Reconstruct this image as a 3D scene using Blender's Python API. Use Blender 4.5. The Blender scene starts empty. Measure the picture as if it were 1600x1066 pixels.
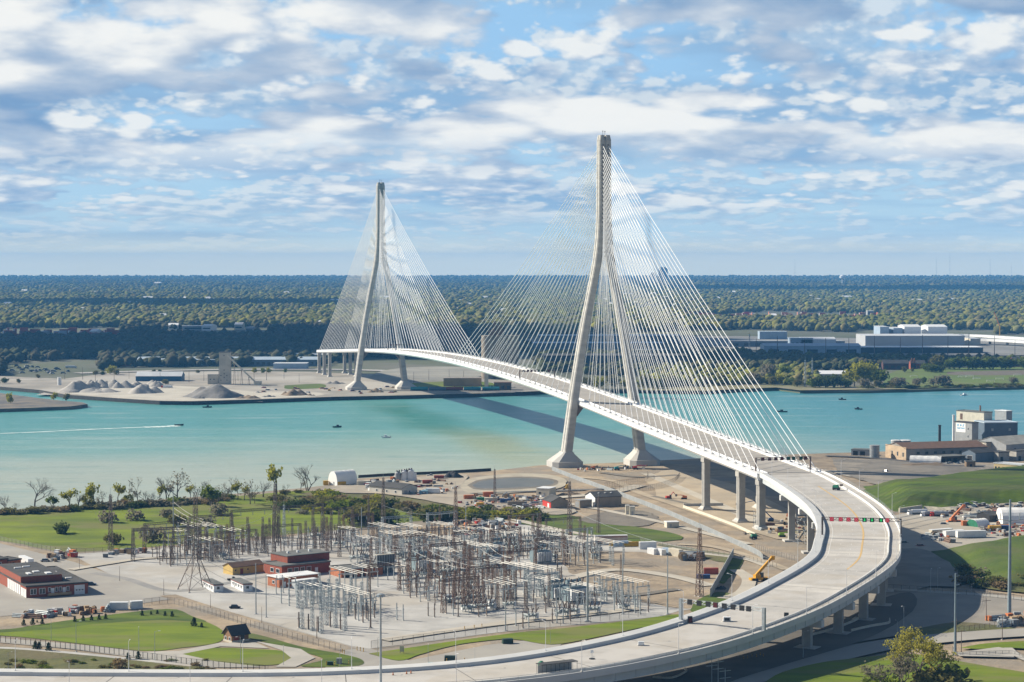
import bpy, math, random
import numpy as np
from mathutils import Vector, Matrix
S = bpy.context.scene
COL = S.collection
R = math.radians
rnd = random.Random(7)

# ------------------------------------------------------------------ camera
FPX, CAMZ = 3300.0, 135.0
PITCH = math.atan((533 - 410) / FPX)
cam = bpy.data.cameras.new("camera")
cam.sensor_width = 36.0
cam.lens = FPX / 1600 * 36.0
cam.clip_start, cam.clip_end = 5.0, 90000.0
camo = bpy.data.objects.new("camera", cam)
camo.location = (0, 0, CAMZ)
camo.rotation_euler = (math.pi / 2 - PITCH, 0, 0)
COL.objects.link(camo)
S.camera = camo

# ------------------------------------------------------------------ sun, sky, exposure
SUN_EL, SUN_AZ = R(32), R(-70)          # azimuth from +Y, clockwise
SUNV = Vector((math.sin(SUN_AZ) * math.cos(SUN_EL), math.cos(SUN_AZ) * math.cos(SUN_EL), math.sin(SUN_EL)))
sl = bpy.data.lights.new("sun", 'SUN')
sl.energy, sl.angle, sl.color = 5.0, R(0.5), (1.0, 0.90, 0.74)
so = bpy.data.objects.new("sun", sl)
so.rotation_euler = (-SUNV).to_track_quat('-Z', 'Y').to_euler()
so.location = (-300, 300, 600)
COL.objects.link(so)
S.view_settings.view_transform = 'Standard'
S.view_settings.look = 'None'
S.view_settings.exposure = 0.68
S.view_settings.gamma = 1.0
S.cycles.max_bounces = 6
S.cycles.volume_bounces = 1
S.cycles.transparent_max_bounces = 8


class NT:
    """small helper to wire shader nodes"""
    def __init__(s, tree): s.t = tree; s.n = tree.nodes; s.l = tree.links
    def node(s, typ, **kw):
        n = s.n.new(typ)
        for k, v in kw.items(): setattr(n, k, v)
        return n
    def put(s, sock, v):
        if isinstance(v, bpy.types.NodeSocket): s.l.new(v, sock)
        else: sock.default_value = v
    def math(s, op, a, b=None, c=None, clamp=False):
        n = s.node('ShaderNodeMath', operation=op, use_clamp=clamp)
        for i, v in enumerate((a, b, c)):
            if v is not None: s.put(n.inputs[i], v)
        return n.outputs[0]
    def mix(s, f, a, b):
        n = s.node('ShaderNodeMix', data_type='RGBA')
        s.put(n.inputs[0], f)
        s.put(n.inputs[6], a if not isinstance(a, tuple) else (*a[:3], 1))
        s.put(n.inputs[7], b if not isinstance(b, tuple) else (*b[:3], 1))
        return n.outputs[2]
    def noise(s, vec, scale=1.0, detail=4.0, rough=0.55, dist=0.0):
        n = s.node('ShaderNodeTexNoise', noise_dimensions='3D')
        if vec is not None: s.l.new(vec, n.inputs['Vector'])
        n.inputs['Scale'].default_value = scale
        n.inputs['Detail'].default_value = detail
        n.inputs['Roughness'].default_value = rough
        n.inputs['Distortion'].default_value = dist
        return n.outputs[0]
    def ramp(s, v, lo, hi, smooth=True):
        n = s.node('ShaderNodeMapRange', interpolation_type='SMOOTHSTEP' if smooth else 'LINEAR')
        s.put(n.inputs[0], v); s.put(n.inputs[1], lo); s.put(n.inputs[2], hi)
        n.inputs[3].default_value = 0; n.inputs[4].default_value = 1
        return n.outputs[0]
    def xyz(s, x, y, z):
        n = s.node('ShaderNodeCombineXYZ')
        for i, v in enumerate((x, y, z)): s.put(n.inputs[i], v)
        return n.outputs[0]


world = bpy.data.worlds.new("World")
S.world = world
world.use_nodes = True
w = NT(world.node_tree)
w.n.clear()
sky = w.node('ShaderNodeTexSky', sky_type='NISHITA')
sky.sun_disc = False
sky.sun_elevation, sky.sun_rotation = SUN_EL, SUN_AZ
sky.altitude, sky.air_density, sky.dust_density, sky.ozone_density = 150, 1.0, 0.6, 2.0
tc = w.node('ShaderNodeTexCoord').outputs['Generated']
sp = w.node('ShaderNodeSeparateXYZ'); w.l.new(tc, sp.inputs[0])
dx, dy, dz = sp.outputs
SKY_STR = 0.05
zc = w.math('MAXIMUM', w.math('ADD', dz, 0.0066), 0.0)          # the visible horizon dips below eye level
az = w.math('ARCTAN2', dx, dy)
low = w.ramp(dz, 0.30, 0.13)                                     # 1 near the horizon, 0 high overhead
K = 1.75
def kc(*c): return tuple(x * K for x in c)
clear = w.mix(w.ramp(dz, 0.0, 0.11), kc(3.5, 5.0, 6.0), kc(2.4, 4.2, 6.2))
col = w.mix(low, sky.outputs[0], clear)
# broken stratocumulus seen nearly edge on: flat shaded bases, bright billowing tops
ze = w.math('ADD', zc, 0.030)
v0 = w.math('LOGARITHM', ze, math.e)
def layer(col, us, vs, off, du, dv, lo, hi, dark, white, amt, contrast=0.13, zlo=None, zhi=None, puff=0.26, warm=0.62, zoff=0.0):
    """one bank of cumulus: fractal cover with cauliflower bumps, lit from upper left, flat grey-blue bases"""
    def f(uu, vv):
        p = w.xyz(w.math('MULTIPLY_ADD', az, us, off + uu), w.math('MULTIPLY_ADD', v0, vs, vv), off * 0.37)
        n_ = w.noise(p, 1.0, 6.0, 0.56, 0.0)
        big = w.noise(p, 0.36, 1.0, 0.5)
        vo = w.node('ShaderNodeTexVoronoi', feature='F1', voronoi_dimensions='2D')
        w.l.new(p, vo.inputs['Vector']); vo.inputs['Scale'].default_value = 2.3; vo.inputs['Detail'].default_value = 1.6
        vo.inputs['Roughness'].default_value = 0.5
        n_ = w.math('ADD', n_, w.math('MULTIPLY', w.math('SUBTRACT', 0.38, vo.outputs[0]), puff))
        return w.math('ADD', n_, w.math('MULTIPLY', w.math('SUBTRACT', big, 0.5), warm))
    d0, d1 = f(0, 0), f(du, dv)
    dd = w.math('SUBTRACT', d0, d1)
    lit = w.ramp(dd, -0.02, contrast * 0.98)
    a = w.math('MULTIPLY', w.math('MULTIPLY', w.ramp(d0, lo, hi), amt), w.math('ADD', 0.04, w.math('MULTIPLY', low, 0.96)))
    if zlo is not None: a = w.math('MULTIPLY', a, w.ramp(dz, zlo, zhi))
    mid = tuple(0.66 * x + 0.34 * y for x, y in zip(dark, white))
    c = w.mix(w.ramp(dd, -0.24, 0.04), dark, mid); c = w.mix(lit, c, white)
    return w.mix(a, col, c)
# soft grey-blue sheets behind, then three banks of cumulus from far to near
p_ = w.xyz(w.math('MULTIPLY_ADD', az, 5.0, 12.0), w.math('MULTIPLY', v0, 4.2), 4.4)
sh = w.noise(p_, 1.0, 4.0, 0.5)
col = w.mix(w.math('MULTIPLY', w.ramp(sh, 0.42, 0.60), low), col, kc(2.05, 3.40, 5.05))
col = layer(col, 34.0, 7.8, 31.0, -0.10, 0.34, 0.34, 0.48, kc(2.5, 3.7, 5.1), kc(5.4, 5.8, 6.0), 0.75, contrast=0.16)
col = layer(col, 17.0, 4.9, 57.3, -0.14, 0.40, 0.38, 0.49, kc(1.5, 2.75, 4.5), kc(6.3, 6.45, 6.4), 0.92, contrast=0.20, zlo=0.012, zhi=0.03)
col = layer(col, 6.9, 2.7, 3.4, -0.16, 0.46, 0.36, 0.47, kc(1.45, 2.55, 4.15), kc(6.6, 6.65, 6.5), 0.97, contrast=0.24, zlo=0.034, zhi=0.066)
hz = w.ramp(dz, 0.036, 0.004)
col = w.mix(w.math('MULTIPLY', hz, 0.50), col, kc(4.1, 5.2, 5.8))
col = w.mix(w.math('MULTIPLY', w.ramp(dz, 0.016, -0.002), 0.85), col, kc(9.2, 8.4, 5.8))            # pale air low over the horizon
# invented dark cloud bank in the unseen sky behind the viewer, cutting fill light
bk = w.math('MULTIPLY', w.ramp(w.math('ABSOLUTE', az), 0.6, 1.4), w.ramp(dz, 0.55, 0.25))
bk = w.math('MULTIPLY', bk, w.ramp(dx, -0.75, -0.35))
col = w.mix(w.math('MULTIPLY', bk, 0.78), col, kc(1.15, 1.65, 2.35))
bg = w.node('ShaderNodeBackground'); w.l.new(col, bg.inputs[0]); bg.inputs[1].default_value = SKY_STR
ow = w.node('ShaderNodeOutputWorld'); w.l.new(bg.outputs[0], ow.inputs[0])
world.cycles.sampling_method = 'MANUAL'
world.cycles.sample_map_resolution = 512

# ------------------------------------------------------------------ projecting map marks onto the ground
CP, SPt = math.cos(PITCH), math.sin(PITCH)


def G(px, py, z=0.0):
    """ground point (x, y, z) of a mark measured on the photograph at height z"""
    a, b = px - 800.0, -(py - 533.0)
    d = (a, FPX * CP + b * SPt, -FPX * SPt + b * CP)
    t = (z - CAMZ) / d[2]
    return Vector((d[0] * t, d[1] * t, z))


def GY(px, Y, z=0.0):
    return Vector(((px - 800.0) / FPX * Y, Y, z))


def ZAT(py, Y):
    """height of a mark at image row py standing at distance Y"""
    b = -(py - 533.0)
    t = Y / (FPX * CP + b * SPt)
    return CAMZ + t * (-FPX * SPt + b * CP)


def proj(p):
    q = Vector(p) - Vector((0, 0, CAMZ)); f = q.y * CP - q.z * SPt; u = q.y * SPt + q.z * CP
    return 800 + FPX * q.x / f, 533 - FPX * u / f


# ------------------------------------------------------------------ materials
MATS = {}


def M(name, c, rough=0.8, c2=None, scale=0.2, lo=0.35, hi=0.65, detail=4, metal=0.0, bump=0.0, bscale=1.0, spec=0.3,
      c3=None, scale3=0.02, amt3=0.6, stretch=None, obj=False):
    if name in MATS: return MATS[name]
    m = bpy.data.materials.new(name); m.use_nodes = True
    MATS[name] = m
    t = NT(m.node_tree)
    b = t.n['Principled BSDF']
    b.inputs['Roughness'].default_value = rough
    b.inputs['Metallic'].default_value = metal
    b.inputs['Specular IOR Level'].default_value = spec
    colr = (*c, 1)
    if c2 is None: c2 = tuple(x * 0.78 for x in c)
    if obj: pos = t.node('ShaderNodeTexCoord').outputs['Object']
    else: pos = t.node('ShaderNodeNewGeometry').outputs['Position']
    if stretch:
        mp = t.node('ShaderNodeMapping'); t.l.new(pos, mp.inputs[0]); mp.inputs['Scale'].default_value = stretch
        pos = mp.outputs[0]
    f = t.ramp(t.noise(pos, scale, detail, 0.6), lo, hi)
    out = t.mix(f, tuple(c), tuple(c2))
    if c3 is not None:
        f3 = t.ramp(t.noise(pos, scale3, 3, 0.55), 0.47, 0.62)
        out = t.mix(t.math('MULTIPLY', f3, amt3), out, tuple(c3))
    t.l.new(out, b.inputs['Base Color'])
    if bump > 0:
        bn = t.node('ShaderNodeBump'); bn.inputs['Strength'].default_value = 1.0
        bn.inputs['Distance'].default_value = bump
        t.l.new(t.noise(pos, bscale, 4, 0.6), bn.inputs['Height'])
        t.l.new(bn.outputs[0], b.inputs['Normal'])
    return m


def EM(name, c, s):
    if name in MATS: return MATS[name]
    m = bpy.data.materials.new(name); m.use_nodes = True; MATS[name] = m
    b = m.node_tree.nodes['Principled BSDF']
    b.inputs['Base Color'].default_value = (*[x * 0.3 for x in c], 1)
    b.inputs['Emission Color'].default_value = (*c, 1); b.inputs['Emission Strength'].default_value = s
    return m


# ------------------------------------------------------------------ mesh building
class MB:
    def __init__(s): s.v = []; s.f = []; s.mi = []; s.m = 0
    def add(s, vs, fs):
        o = len(s.v); s.v.extend(tuple(p) for p in vs)
        s.f.extend(tuple(i + o for i in f) for f in fs); s.mi.extend([s.m] * len(fs))
        return s
    def hexa(s, a, b):
        """a: four bottom corners (ccw), b: four top corners"""
        return s.add(list(a) + list(b), [(3, 2, 1, 0), (4, 5, 6, 7), (0, 1, 5, 4), (1, 2, 6, 5), (2, 3, 7, 6), (3, 0, 4, 7)])
    def box(s, cx, cy, z0, sx, sy, sz, rot=0.0, taper=1.0):
        c, n = math.cos(rot), math.sin(rot)
        def q(k, z): return [(cx + x * c * k - y * n * k, cy + x * n * k + y * c * k, z) for x, y in
                             ((-sx / 2, -sy / 2), (sx / 2, -sy / 2), (sx / 2, sy / 2), (-sx / 2, sy / 2))]
        return s.hexa(q(1, z0), q(taper, z0 + sz))
    def tube(s, p0, p1, r0, r1=None, n=6, cap=True):
        r1 = r0 if r1 is None else r1
        p0, p1 = Vector(p0), Vector(p1); d = (p1 - p0)
        if d.length < 1e-6: return s
        d.normalize()
        u = d.cross(Vector((0, 0, 1)) if abs(d.z) < 0.95 else Vector((0, 1, 0))).normalized(); q = d.cross(u)
        vs = []
        for p, r in ((p0, r0), (p1, r1)):
            for i in range(n):
                a = 2 * math.pi * i / n + 0.4
                vs.append(p + u * math.cos(a) * r + q * math.sin(a) * r)
        fs = [(i, (i + 1) % n, n + (i + 1) % n, n + i) for i in range(n)]
        if cap: fs += [tuple(reversed(range(n))), tuple(range(n, 2 * n))]
        return s.add(vs, fs)
    def path(s, pts, r, n=5):
        for a, b in zip(pts[:-1], pts[1:]): s.tube(a, b, r, r, n, True)
        return s
    def prism(s, poly, z0, z1, cap=True):
        n = len(poly)
        vs = [(p[0], p[1], z0) for p in poly] + [(p[0], p[1], z1) for p in poly]
        fs = [(i, (i + 1) % n, n + (i + 1) % n, n + i) for i in range(n)]
        if cap: fs += [tuple(reversed(range(n))), tuple(range(n, 2 * n))]
        return s.add(vs, fs)
    def lathe(s, prof, cx=0, cy=0, n=12, z=0):
        vs = []
        for r, h in prof:
            for i in range(n):
                a = 2 * math.pi * i / n
                vs.append((cx + r * math.cos(a), cy + r * math.sin(a), z + h))
        fs = []
        for k in range(len(prof) - 1):
            for i in range(n):
                fs.append((k * n + i, k * n + (i + 1) % n, (k + 1) * n + (i + 1) % n, (k + 1) * n + i))
        fs += [tuple(reversed(range(n))), tuple(range((len(prof) - 1) * n, len(prof) * n))]
        return s.add(vs, fs)
    def grid(s, rows):
        """rows: list of equal-length lists of points -> quads"""
        n = len(rows[0]); vs = [p for r in rows for p in r]
        fs = [(k * n + i, k * n + i + 1, (k + 1) * n + i + 1, (k + 1) * n + i) for k in range(len(rows) - 1) for i in range(n - 1)]
        return s.add(vs, fs)
    def sheet(s, pts): return s.add(pts, [tuple(range(len(pts)))])
    def build(s, name, mat, parent=None, loc=None, rotz=0.0, smooth=False):
        me = bpy.data.meshes.new(name)
        me.from_pydata(s.v, [], s.f); me.update()
        for m in (mat if isinstance(mat, (list, tuple)) else [mat]): me.materials.append(m)
        if isinstance(mat, (list, tuple)) and len(mat) > 1: me.polygons.foreach_set('material_index', s.mi)
        if smooth: me.polygons.foreach_set('use_smooth', [True] * len(me.polygons))
        o = bpy.data.objects.new(name, me); COL.objects.link(o)
        if parent: o.parent = parent
        if loc is not None: o.location = loc
        o.rotation_euler[2] = rotz
        return o


def tag(o, label=None, cat=None, group=None, kind=None):
    if label: o['label'] = label
    if cat: o['category'] = cat
    if group: o['group'] = group
    if kind: o['kind'] = kind
    return o


def thing(name, label, cat, loc=(0, 0, 0), rotz=0.0, group=None):
    o = bpy.data.objects.new(name, None); COL.objects.link(o)
    o.empty_display_size = 1.0
    o.location = loc; o.rotation_euler[2] = rotz
    return tag(o, label, cat, group)


KIDS = {}


def kids(o): return [c for c in o.children]


def copy_tree(o, parent=None, loc=None, rotz=None, scale=None, label=None):
    c = o.copy(); COL.objects.link(c)
    if parent: c.parent = parent
    if loc is not None: c.location = loc
    if rotz is not None: c.rotation_euler[2] = rotz
    if scale is not None: c.scale = scale if isinstance(scale, (tuple, list)) else (scale,) * 3
    if label: c['label'] = label
    for ch in list(o.children): copy_tree(ch, c)
    return c


def structure(o): o['kind'] = 'structure'; return o


def flat(name, marks, mat, z=0.0, world=False):
    """a flat patch of ground outlined by marks on the photograph"""
    pts = [Vector((p[0], p[1], z)) if world else G(p[0], p[1], z) for p in marks]
    nrm = sum((pts[i].x * pts[(i + 1) % len(pts)].y - pts[(i + 1) % len(pts)].x * pts[i].y) for i in range(len(pts)))
    if nrm < 0: pts.reverse()
    return structure(MB().sheet(pts).build(name, mat))


def ribbon(name, marks, width, mat, z=0.0, sub=6, world=False):
    """a strip of road or path of given width along marks on the photograph"""
    pts = [Vector((p[0], p[1], z)) if world else G(p[0], p[1], z) for p in marks]
    pts = spline(pts, sub)
    rows = [[], []]
    for i, p in enumerate(pts):
        d = (pts[min(i + 1, len(pts) - 1)] - pts[max(i - 1, 0)]).normalized(); nn = Vector((-d.y, d.x, 0))
        rows[0].append(p - nn * width / 2); rows[1].append(p + nn * width / 2)
    return structure(MB().grid(rows).build(name, mat))


def spline(pts, sub=6):
    pts = [Vector(p) for p in pts]
    if sub <= 1 or len(pts) < 3: return pts
    out = []
    P = [2 * pts[0] - pts[1]] + pts + [2 * pts[-1] - pts[-2]]
    for i in range(1, len(P) - 2):
        for k in range(sub):
            t = k / sub
            a, b, c, d = P[i - 1], P[i], P[i + 1], P[i + 2]
            out.append(0.5 * ((2 * b) + (c - a) * t + (2 * a - 5 * b + 4 * c - d) * t * t + (3 * b - a - 3 * c + d) * t ** 3))
    out.append(pts[-1])
    return out


# palette
CONC = M("pale_concrete", (0.50, 0.49, 0.46), 0.85, (0.43, 0.42, 0.40), 0.08, c3=(0.36, 0.36, 0.35), scale3=0.05, amt3=0.35)
CONC_T = M("pylon_concrete", (0.46, 0.45, 0.42), 0.85, (0.36, 0.355, 0.34), 0.14, stretch=(0.6, 0.6, 2.2))
WHITE = M("white_paint", (0.78, 0.79, 0.79), 0.45, (0.72, 0.73, 0.74), 0.1)
CABLE = M("white_cable_sheath", (0.86, 0.87, 0.87), 0.4, (0.84, 0.85, 0.85), 0.1)
STEEL = M("galvanised_steel", (0.40, 0.44, 0.46), 0.5, (0.32, 0.36, 0.38), 0.8, metal=0.35)
DSTEEL = M("dark_weathered_steel", (0.13, 0.11, 0.10), 0.7, (0.20, 0.15, 0.12), 0.9)
RUST = M("rusty_steel", (0.22, 0.13, 0.09), 0.8, (0.15, 0.11, 0.09), 0.7)
BLACK = M("black_housing", (0.02, 0.02, 0.022), 0.6, (0.03, 0.03, 0.03), 1.0)
INSUL = M("grey_porcelain", (0.30, 0.34, 0.36), 0.35, (0.22, 0.26, 0.28), 1.0)
BRICKI = M("brown_porcelain", (0.10, 0.07, 0.06), 0.35, (0.08, 0.06, 0.05), 1.0)
ALU = M("bright_aluminium", (0.80, 0.78, 0.72), 0.42, (0.72, 0.70, 0.65), 0.4)
BRICK = M("red_brick", (0.30, 0.085, 0.05), 0.85, (0.24, 0.07, 0.045), 0.9, detail=6)
ORANGE = M("orange_brick", (0.42, 0.16, 0.08), 0.85, (0.34, 0.12, 0.06), 0.9)
ROOFD = M("dark_roof", (0.050, 0.052, 0.055), 0.85, (0.075, 0.075, 0.075), 0.15)
ROOFG = M("grey_roof", (0.16, 0.165, 0.16), 0.85, (0.12, 0.125, 0.12), 0.2)
GLASS = M("dark_glass", (0.03, 0.045, 0.06), 0.15, (0.04, 0.05, 0.06), 0.5, spec=0.6)
WHITEP = M("white_panel", (0.74, 0.76, 0.77), 0.5, (0.66, 0.68, 0.70), 0.5)
# ------------------------------------------------------------------ land and river
GRASS = M("meadow_grass", (0.165, 0.215, 0.004), 0.9, (0.090, 0.130, 0.006), 0.045, stretch=(0.45, 1.0, 1.0), c3=(0.150, 0.150, 0.045), scale3=0.035, amt3=0.8, bump=0.35, bscale=0.5, detail=7)
LAWN = M("mown_lawn", (0.150, 0.205, 0.003), 0.9, (0.100, 0.150, 0.004), 0.09, stretch=(0.4, 1.2, 1.0), c3=(0.165, 0.165, 0.050), scale3=0.05, amt3=0.7, bump=0.1, bscale=1.2, detail=7)
DGRASS = M("rough_green_grass", (0.095, 0.145, 0.006), 0.9, (0.050, 0.085, 0.008), 0.07, c3=(0.10, 0.11, 0.035), scale3=0.03, amt3=0.6, bump=0.4, bscale=0.4, stretch=(0.5, 1.4, 1), detail=7)
SCRUB = M("dry_scrub", (0.13, 0.13, 0.045), 0.95, (0.075, 0.085, 0.028), 0.08, c3=(0.16, 0.13, 0.075), scale3=0.04, bump=0.5, bscale=0.4, detail=7)
DIRT = M("bare_dirt", (0.37, 0.295, 0.205), 0.95, (0.235, 0.19, 0.14), 0.06, c3=(0.25, 0.22, 0.18), scale3=0.025, amt3=0.9, bump=0.5, bscale=0.3, detail=8)
DDIRT = M("dark_soil", (0.15, 0.135, 0.115), 0.95, (0.20, 0.18, 0.15), 0.06, bump=0.5, bscale=0.3, detail=8)
GRAVEL = M("yard_gravel", (0.46, 0.455, 0.435), 0.95, (0.355, 0.35, 0.335), 0.06, c3=(0.38, 0.345, 0.29), scale3=0.022, amt3=0.6, detail=8)
GRAVEL2 = M("grey_crushed_stone", (0.30, 0.295, 0.285), 0.95, (0.23, 0.23, 0.225), 0.07, c3=(0.36, 0.34, 0.31), scale3=0.03, detail=8)
ROAD = M("worn_pavement", (0.35, 0.335, 0.30), 0.9, (0.30, 0.285, 0.26), 0.05, c3=(0.29, 0.28, 0.26), scale3=0.02, amt3=0.8, detail=8)
ASPH = M("dark_asphalt", (0.11, 0.112, 0.115), 0.9, (0.085, 0.087, 0.09), 0.08, c3=(0.15, 0.15, 0.15), scale3=0.03, detail=7)
FARLAND = M("far_land", (0.095, 0.110, 0.055), 0.95, (0.15, 0.145, 0.115), 0.006, c3=(0.06, 0.075, 0.04), scale3=0.0015, detail=7)
FARYARD = M("river_yard_ground", (0.34, 0.31, 0.265), 0.95, (0.24, 0.225, 0.195), 0.02, c3=(0.42, 0.40, 0.36), scale3=0.008, amt3=0.7, detail=8)
SEAWALL = M("dark_sheet_piling", (0.035, 0.032, 0.030), 0.85, (0.055, 0.05, 0.045), 0.3)

NEARBANK = [(-900, 850), (-400, 826), (-150, 812), (0, 801), (100, 793), (200, 785), (300, 777), (400, 769), (470, 763), (505, 759), (522, 752), (555, 748),
            (620, 744), (690, 741), (767, 736), (845, 727), (905, 725.5), (985, 722), (1060, 718), (1150, 713), (1285, 708.5),
            (1400, 705), (1500, 698), (1600, 691), (1900, 676), (2400, 660)]
FARBANK = [(-900, 590), (-300, 600), (0, 606), (62, 611), (105, 619), (180, 624), (250, 628.5), (300, 629), (400, 626), (520, 622), (640, 619.5), (800, 615),
           (860, 612), (1000, 611), (1100, 612), (1150, 609), (1212, 606.5), (1250, 611), (1350, 611), (1430, 609), (1500, 607),
           (1600, 605), (1900, 600), (2400, 590)]
HOR = 21500.0
base = MB()
ang = [R(-38 + 76 * i / 40) for i in range(41)]
base.sheet([(0, -60, -7)] + [(HOR * math.sin(a), HOR * math.cos(a), -7) for a in reversed(ang)])
structure(base.build("river_bed", DDIRT))

def bank_sheet(name, front, back, mat, z, skirt):
    top = MB()
    top.sheet(front + back)
    for a, b in zip(front[:-1], front[1:]):
        top.add([a, b, Vector((b.x, b.y, skirt)), Vector((a.x, a.y, skirt))], [(0, 1, 2, 3)])
    return structure(top.build(name, mat))

nb = [G(*p) for p in NEARBANK]
bank_sheet("ground", list(reversed(nb)), [Vector((-700, 300, 0)), Vector((-700, 80, 0)), Vector((700, 80, 0)), Vector((900, 400, 0))], DIRT, 0, -6.5)
fb = [G(*p) for p in FARBANK]
back = [Vector((HOR * math.sin(a), HOR * math.cos(a), 0)) for a in ang]
bank_sheet("far_ground", fb, list(reversed(back)), FARLAND, 0, -6.5)

# water: a turbid green river with milky sediment drifting along the near bank
wm = bpy.data.materials.new("river_water"); wm.use_nodes = True
t = NT(wm.node_tree); b = t.n['Principled BSDF']
pos = t.node('ShaderNodeNewGeometry').outputs['Position']
sx = t.node('ShaderNodeSeparateXYZ'); t.l.new(pos, sx.inputs[0])
def P2(o, k=(1, 1, 1)):
    mp = t.node('ShaderNodeMapping'); t.l.new(pos, mp.inputs[0]); mp.inputs['Scale'].default_value = k
    return mp.outputs[0]
# across-river coordinate (0 at near bank, 1 at the far bank)
wob = t.math('MULTIPLY', t.math('SUBTRACT', t.noise(P2(0, (0.6, 2.2, 1)), 0.0040, 4, 0.55), 0.5), 330.0)
yy = t.math('ADD', t.math('ADD', sx.outputs[1], t.math('MULTIPLY', sx.outputs[0], -0.22)), wob)
teal, mid, silt, olive = (0.070, 0.262, 0.248), (0.145, 0.325, 0.290), (0.365, 0.410, 0.335), (0.29, 0.31, 0.17)
c = t.mix(t.ramp(yy, 1390, 1740), silt, mid)
c = t.mix(t.ramp(yy, 1620, 1900), c, teal)
bl = t.ramp(sx.outputs[0], 120, 380)
c = t.mix(t.math('MULTIPLY', bl, t.ramp(yy, 1340, 1520)), c, (0.060, 0.235, 0.290))
# the green plume that trails from the far pier towards the near bank
A, Bp = G(600, 626), G(800, 700)
dv = (Bp - A); L = dv.length; dv.normalize()
px_ = t.math('ADD', sx.outputs[0], -A.x); py_ = t.math('ADD', sx.outputs[1], -A.y)
al = t.math('DIVIDE', t.math('ADD', t.math('MULTIPLY', px_, dv.x), t.math('MULTIPLY', py_, dv.y)), L)
ac = t.math('ABSOLUTE', t.math('ADD', t.math('ADD', t.math('MULTIPLY', px_, -dv.y), t.math('MULTIPLY', py_, dv.x)), t.math('MULTIPLY', wob, 0.14)))
pl = t.math('MULTIPLY', t.ramp(ac, 42, 6), t.math('MULTIPLY', t.ramp(al, -0.05, 0.12), t.ramp(al, 1.5, 0.75)))
c = t.mix(t.math('MULTIPLY', pl, 0.9), c, t.mix(t.ramp(al, 0.45, 0.95), (0.020, 0.165, 0.125), olive))
streak = t.noise(P2(0, (0.35, 1.5, 1)), 0.022, 6, 0.62)
c = t.mix(t.math('MULTIPLY', t.ramp(streak, 0.52, 0.72), 0.40), c, (0.40, 0.48, 0.44))
c = t.mix(t.math('MULTIPLY', t.ramp(streak, 0.47, 0.30), 0.40), c, (0.060, 0.24, 0.235))
fleck = t.noise(P2(0, (0.30, 1.3, 1)), 0.13, 5, 0.66)
c = t.mix(t.math('MULTIPLY', t.ramp(fleck, 0.55, 0.75), 0.34), c, (0.50, 0.56, 0.52))
c = t.mix(t.math('MULTIPLY', t.ramp(fleck, 0.48, 0.30), 0.30), c, (0.075, 0.22, 0.21))
t.l.new(c, b.inputs['Base Color'])
b.inputs['Roughness'].default_value = 0.32
b.inputs['IOR'].default_value = 1.33
b.inputs['Specular IOR Level'].default_value = 0.30
bn = t.node('ShaderNodeBump'); bn.inputs['Strength'].default_value = 1.0; bn.inputs['Distance'].default_value = 0.8
wv = t.math('ADD', t.noise(P2(0, (0.7, 1.6, 1)), 0.16, 5, 0.65), t.math('MULTIPLY', t.noise(P2(0, (0.5, 1.2, 1)), 0.03, 3, 0.5), 1.5))
t.l.new(wv, bn.inputs['Height']); t.l.new(bn.outputs[0], b.inputs['Normal'])
structure(MB().sheet([(-1500, 900, -2.5), (1800, 900, -2.5), (1800, 2700, -2.5), (-1500, 2700, -2.5)]).build("river", wm))

# low spit of land at the left of the far bank
sp_ = [G(*p) for p in [(-250, 648), (-100, 643), (0, 640), (60, 638), (110, 636), (137, 632.5), (128, 629.5), (95, 627), (60, 623), (30, 619), (0, 615), (-100, 610), (-250, 606)]]
structure(MB().prism([(p.x, p.y) for p in sp_], -6, 0.6).build("river_spit", M("spit_ground", (0.10, 0.10, 0.10), 0.95, (0.20, 0.17, 0.13), 0.05)))
for nm, pts, lab in (("sea_wall", fb[2:15], "long dark sheet pile wall along the far river bank"),):
    m = MB()
    for a, b_ in zip(pts[:-1], pts[1:]):
        d = (b_ - a).normalized(); n_ = Vector((d.y, -d.x, 0)) * 0.6
        m.hexa([(a.x, a.y, -6.4), (a.x + n_.x, a.y + n_.y, -6.4), (b_.x + n_.x, b_.y + n_.y, -6.4), (b_.x, b_.y, -6.4)],
               [(a.x, a.y, 1.2), (a.x + n_.x, a.y + n_.y, 1.2), (b_.x + n_.x, b_.y + n_.y, 1.2), (b_.x, b_.y, 1.2)])
    tag(m.build(nm, SEAWALL), lab, "wall")

# ------------------------------------------------------------------ the cable-stayed bridge
T1 = Vector((60.8, 1401.0, 0.0))
AX = Vector((-0.2338, 0.9723, 0.0)); TX = Vector((0.9723, 0.2338, 0.0))
def B(s, u, z): return T1 + AX * s + TX * u + Vector((0, 0, z))
SPAN, BACK = 853.0, 345.0
def deck_z(s):
    q = abs(s - SPAN / 2); h = 470.0
    k = 4.6e-5
    if q <= h: return ZC - k * q * q
    return ZC - k * h * h - 2 * k * h * (q - h)
ZC = 51.0
bridge = thing("cable_stayed_bridge", "long white cable-stayed bridge with two tall concrete pylons across the river", "bridge", T1)
def bpart(m, name, mat, parent=None, smooth=False):
    o = m.build(name, mat, parent or bridge, smooth=smooth)
    if (parent or bridge) is bridge: o.location = (0, 0, 0)
    o.data.transform(Matrix.Translation(-T1)) ; return o
DECKM = M("deck_surface", (0.40, 0.375, 0.34), 0.9, (0.35, 0.33, 0.30), 0.06, c3=(0.33, 0.315, 0.29), scale3=0.03, detail=7)
def sweep(secs, prof, m=None):
    m = m or MB()
    m.grid([[f(u, dz) for f in secs] for u, dz in prof])
    return m
ss = [-BACK + i * (SPAN + 2 * BACK) / 80 for i in range(81)]
secs = [(lambda s: (lambda u, dz: B(s, u, deck_z(s) + dz)))(s) for s in ss]
bpart(sweep(secs, [(12.6, 0.02), (-12.6, 0.02)]), "deck", DECKM)
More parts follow.
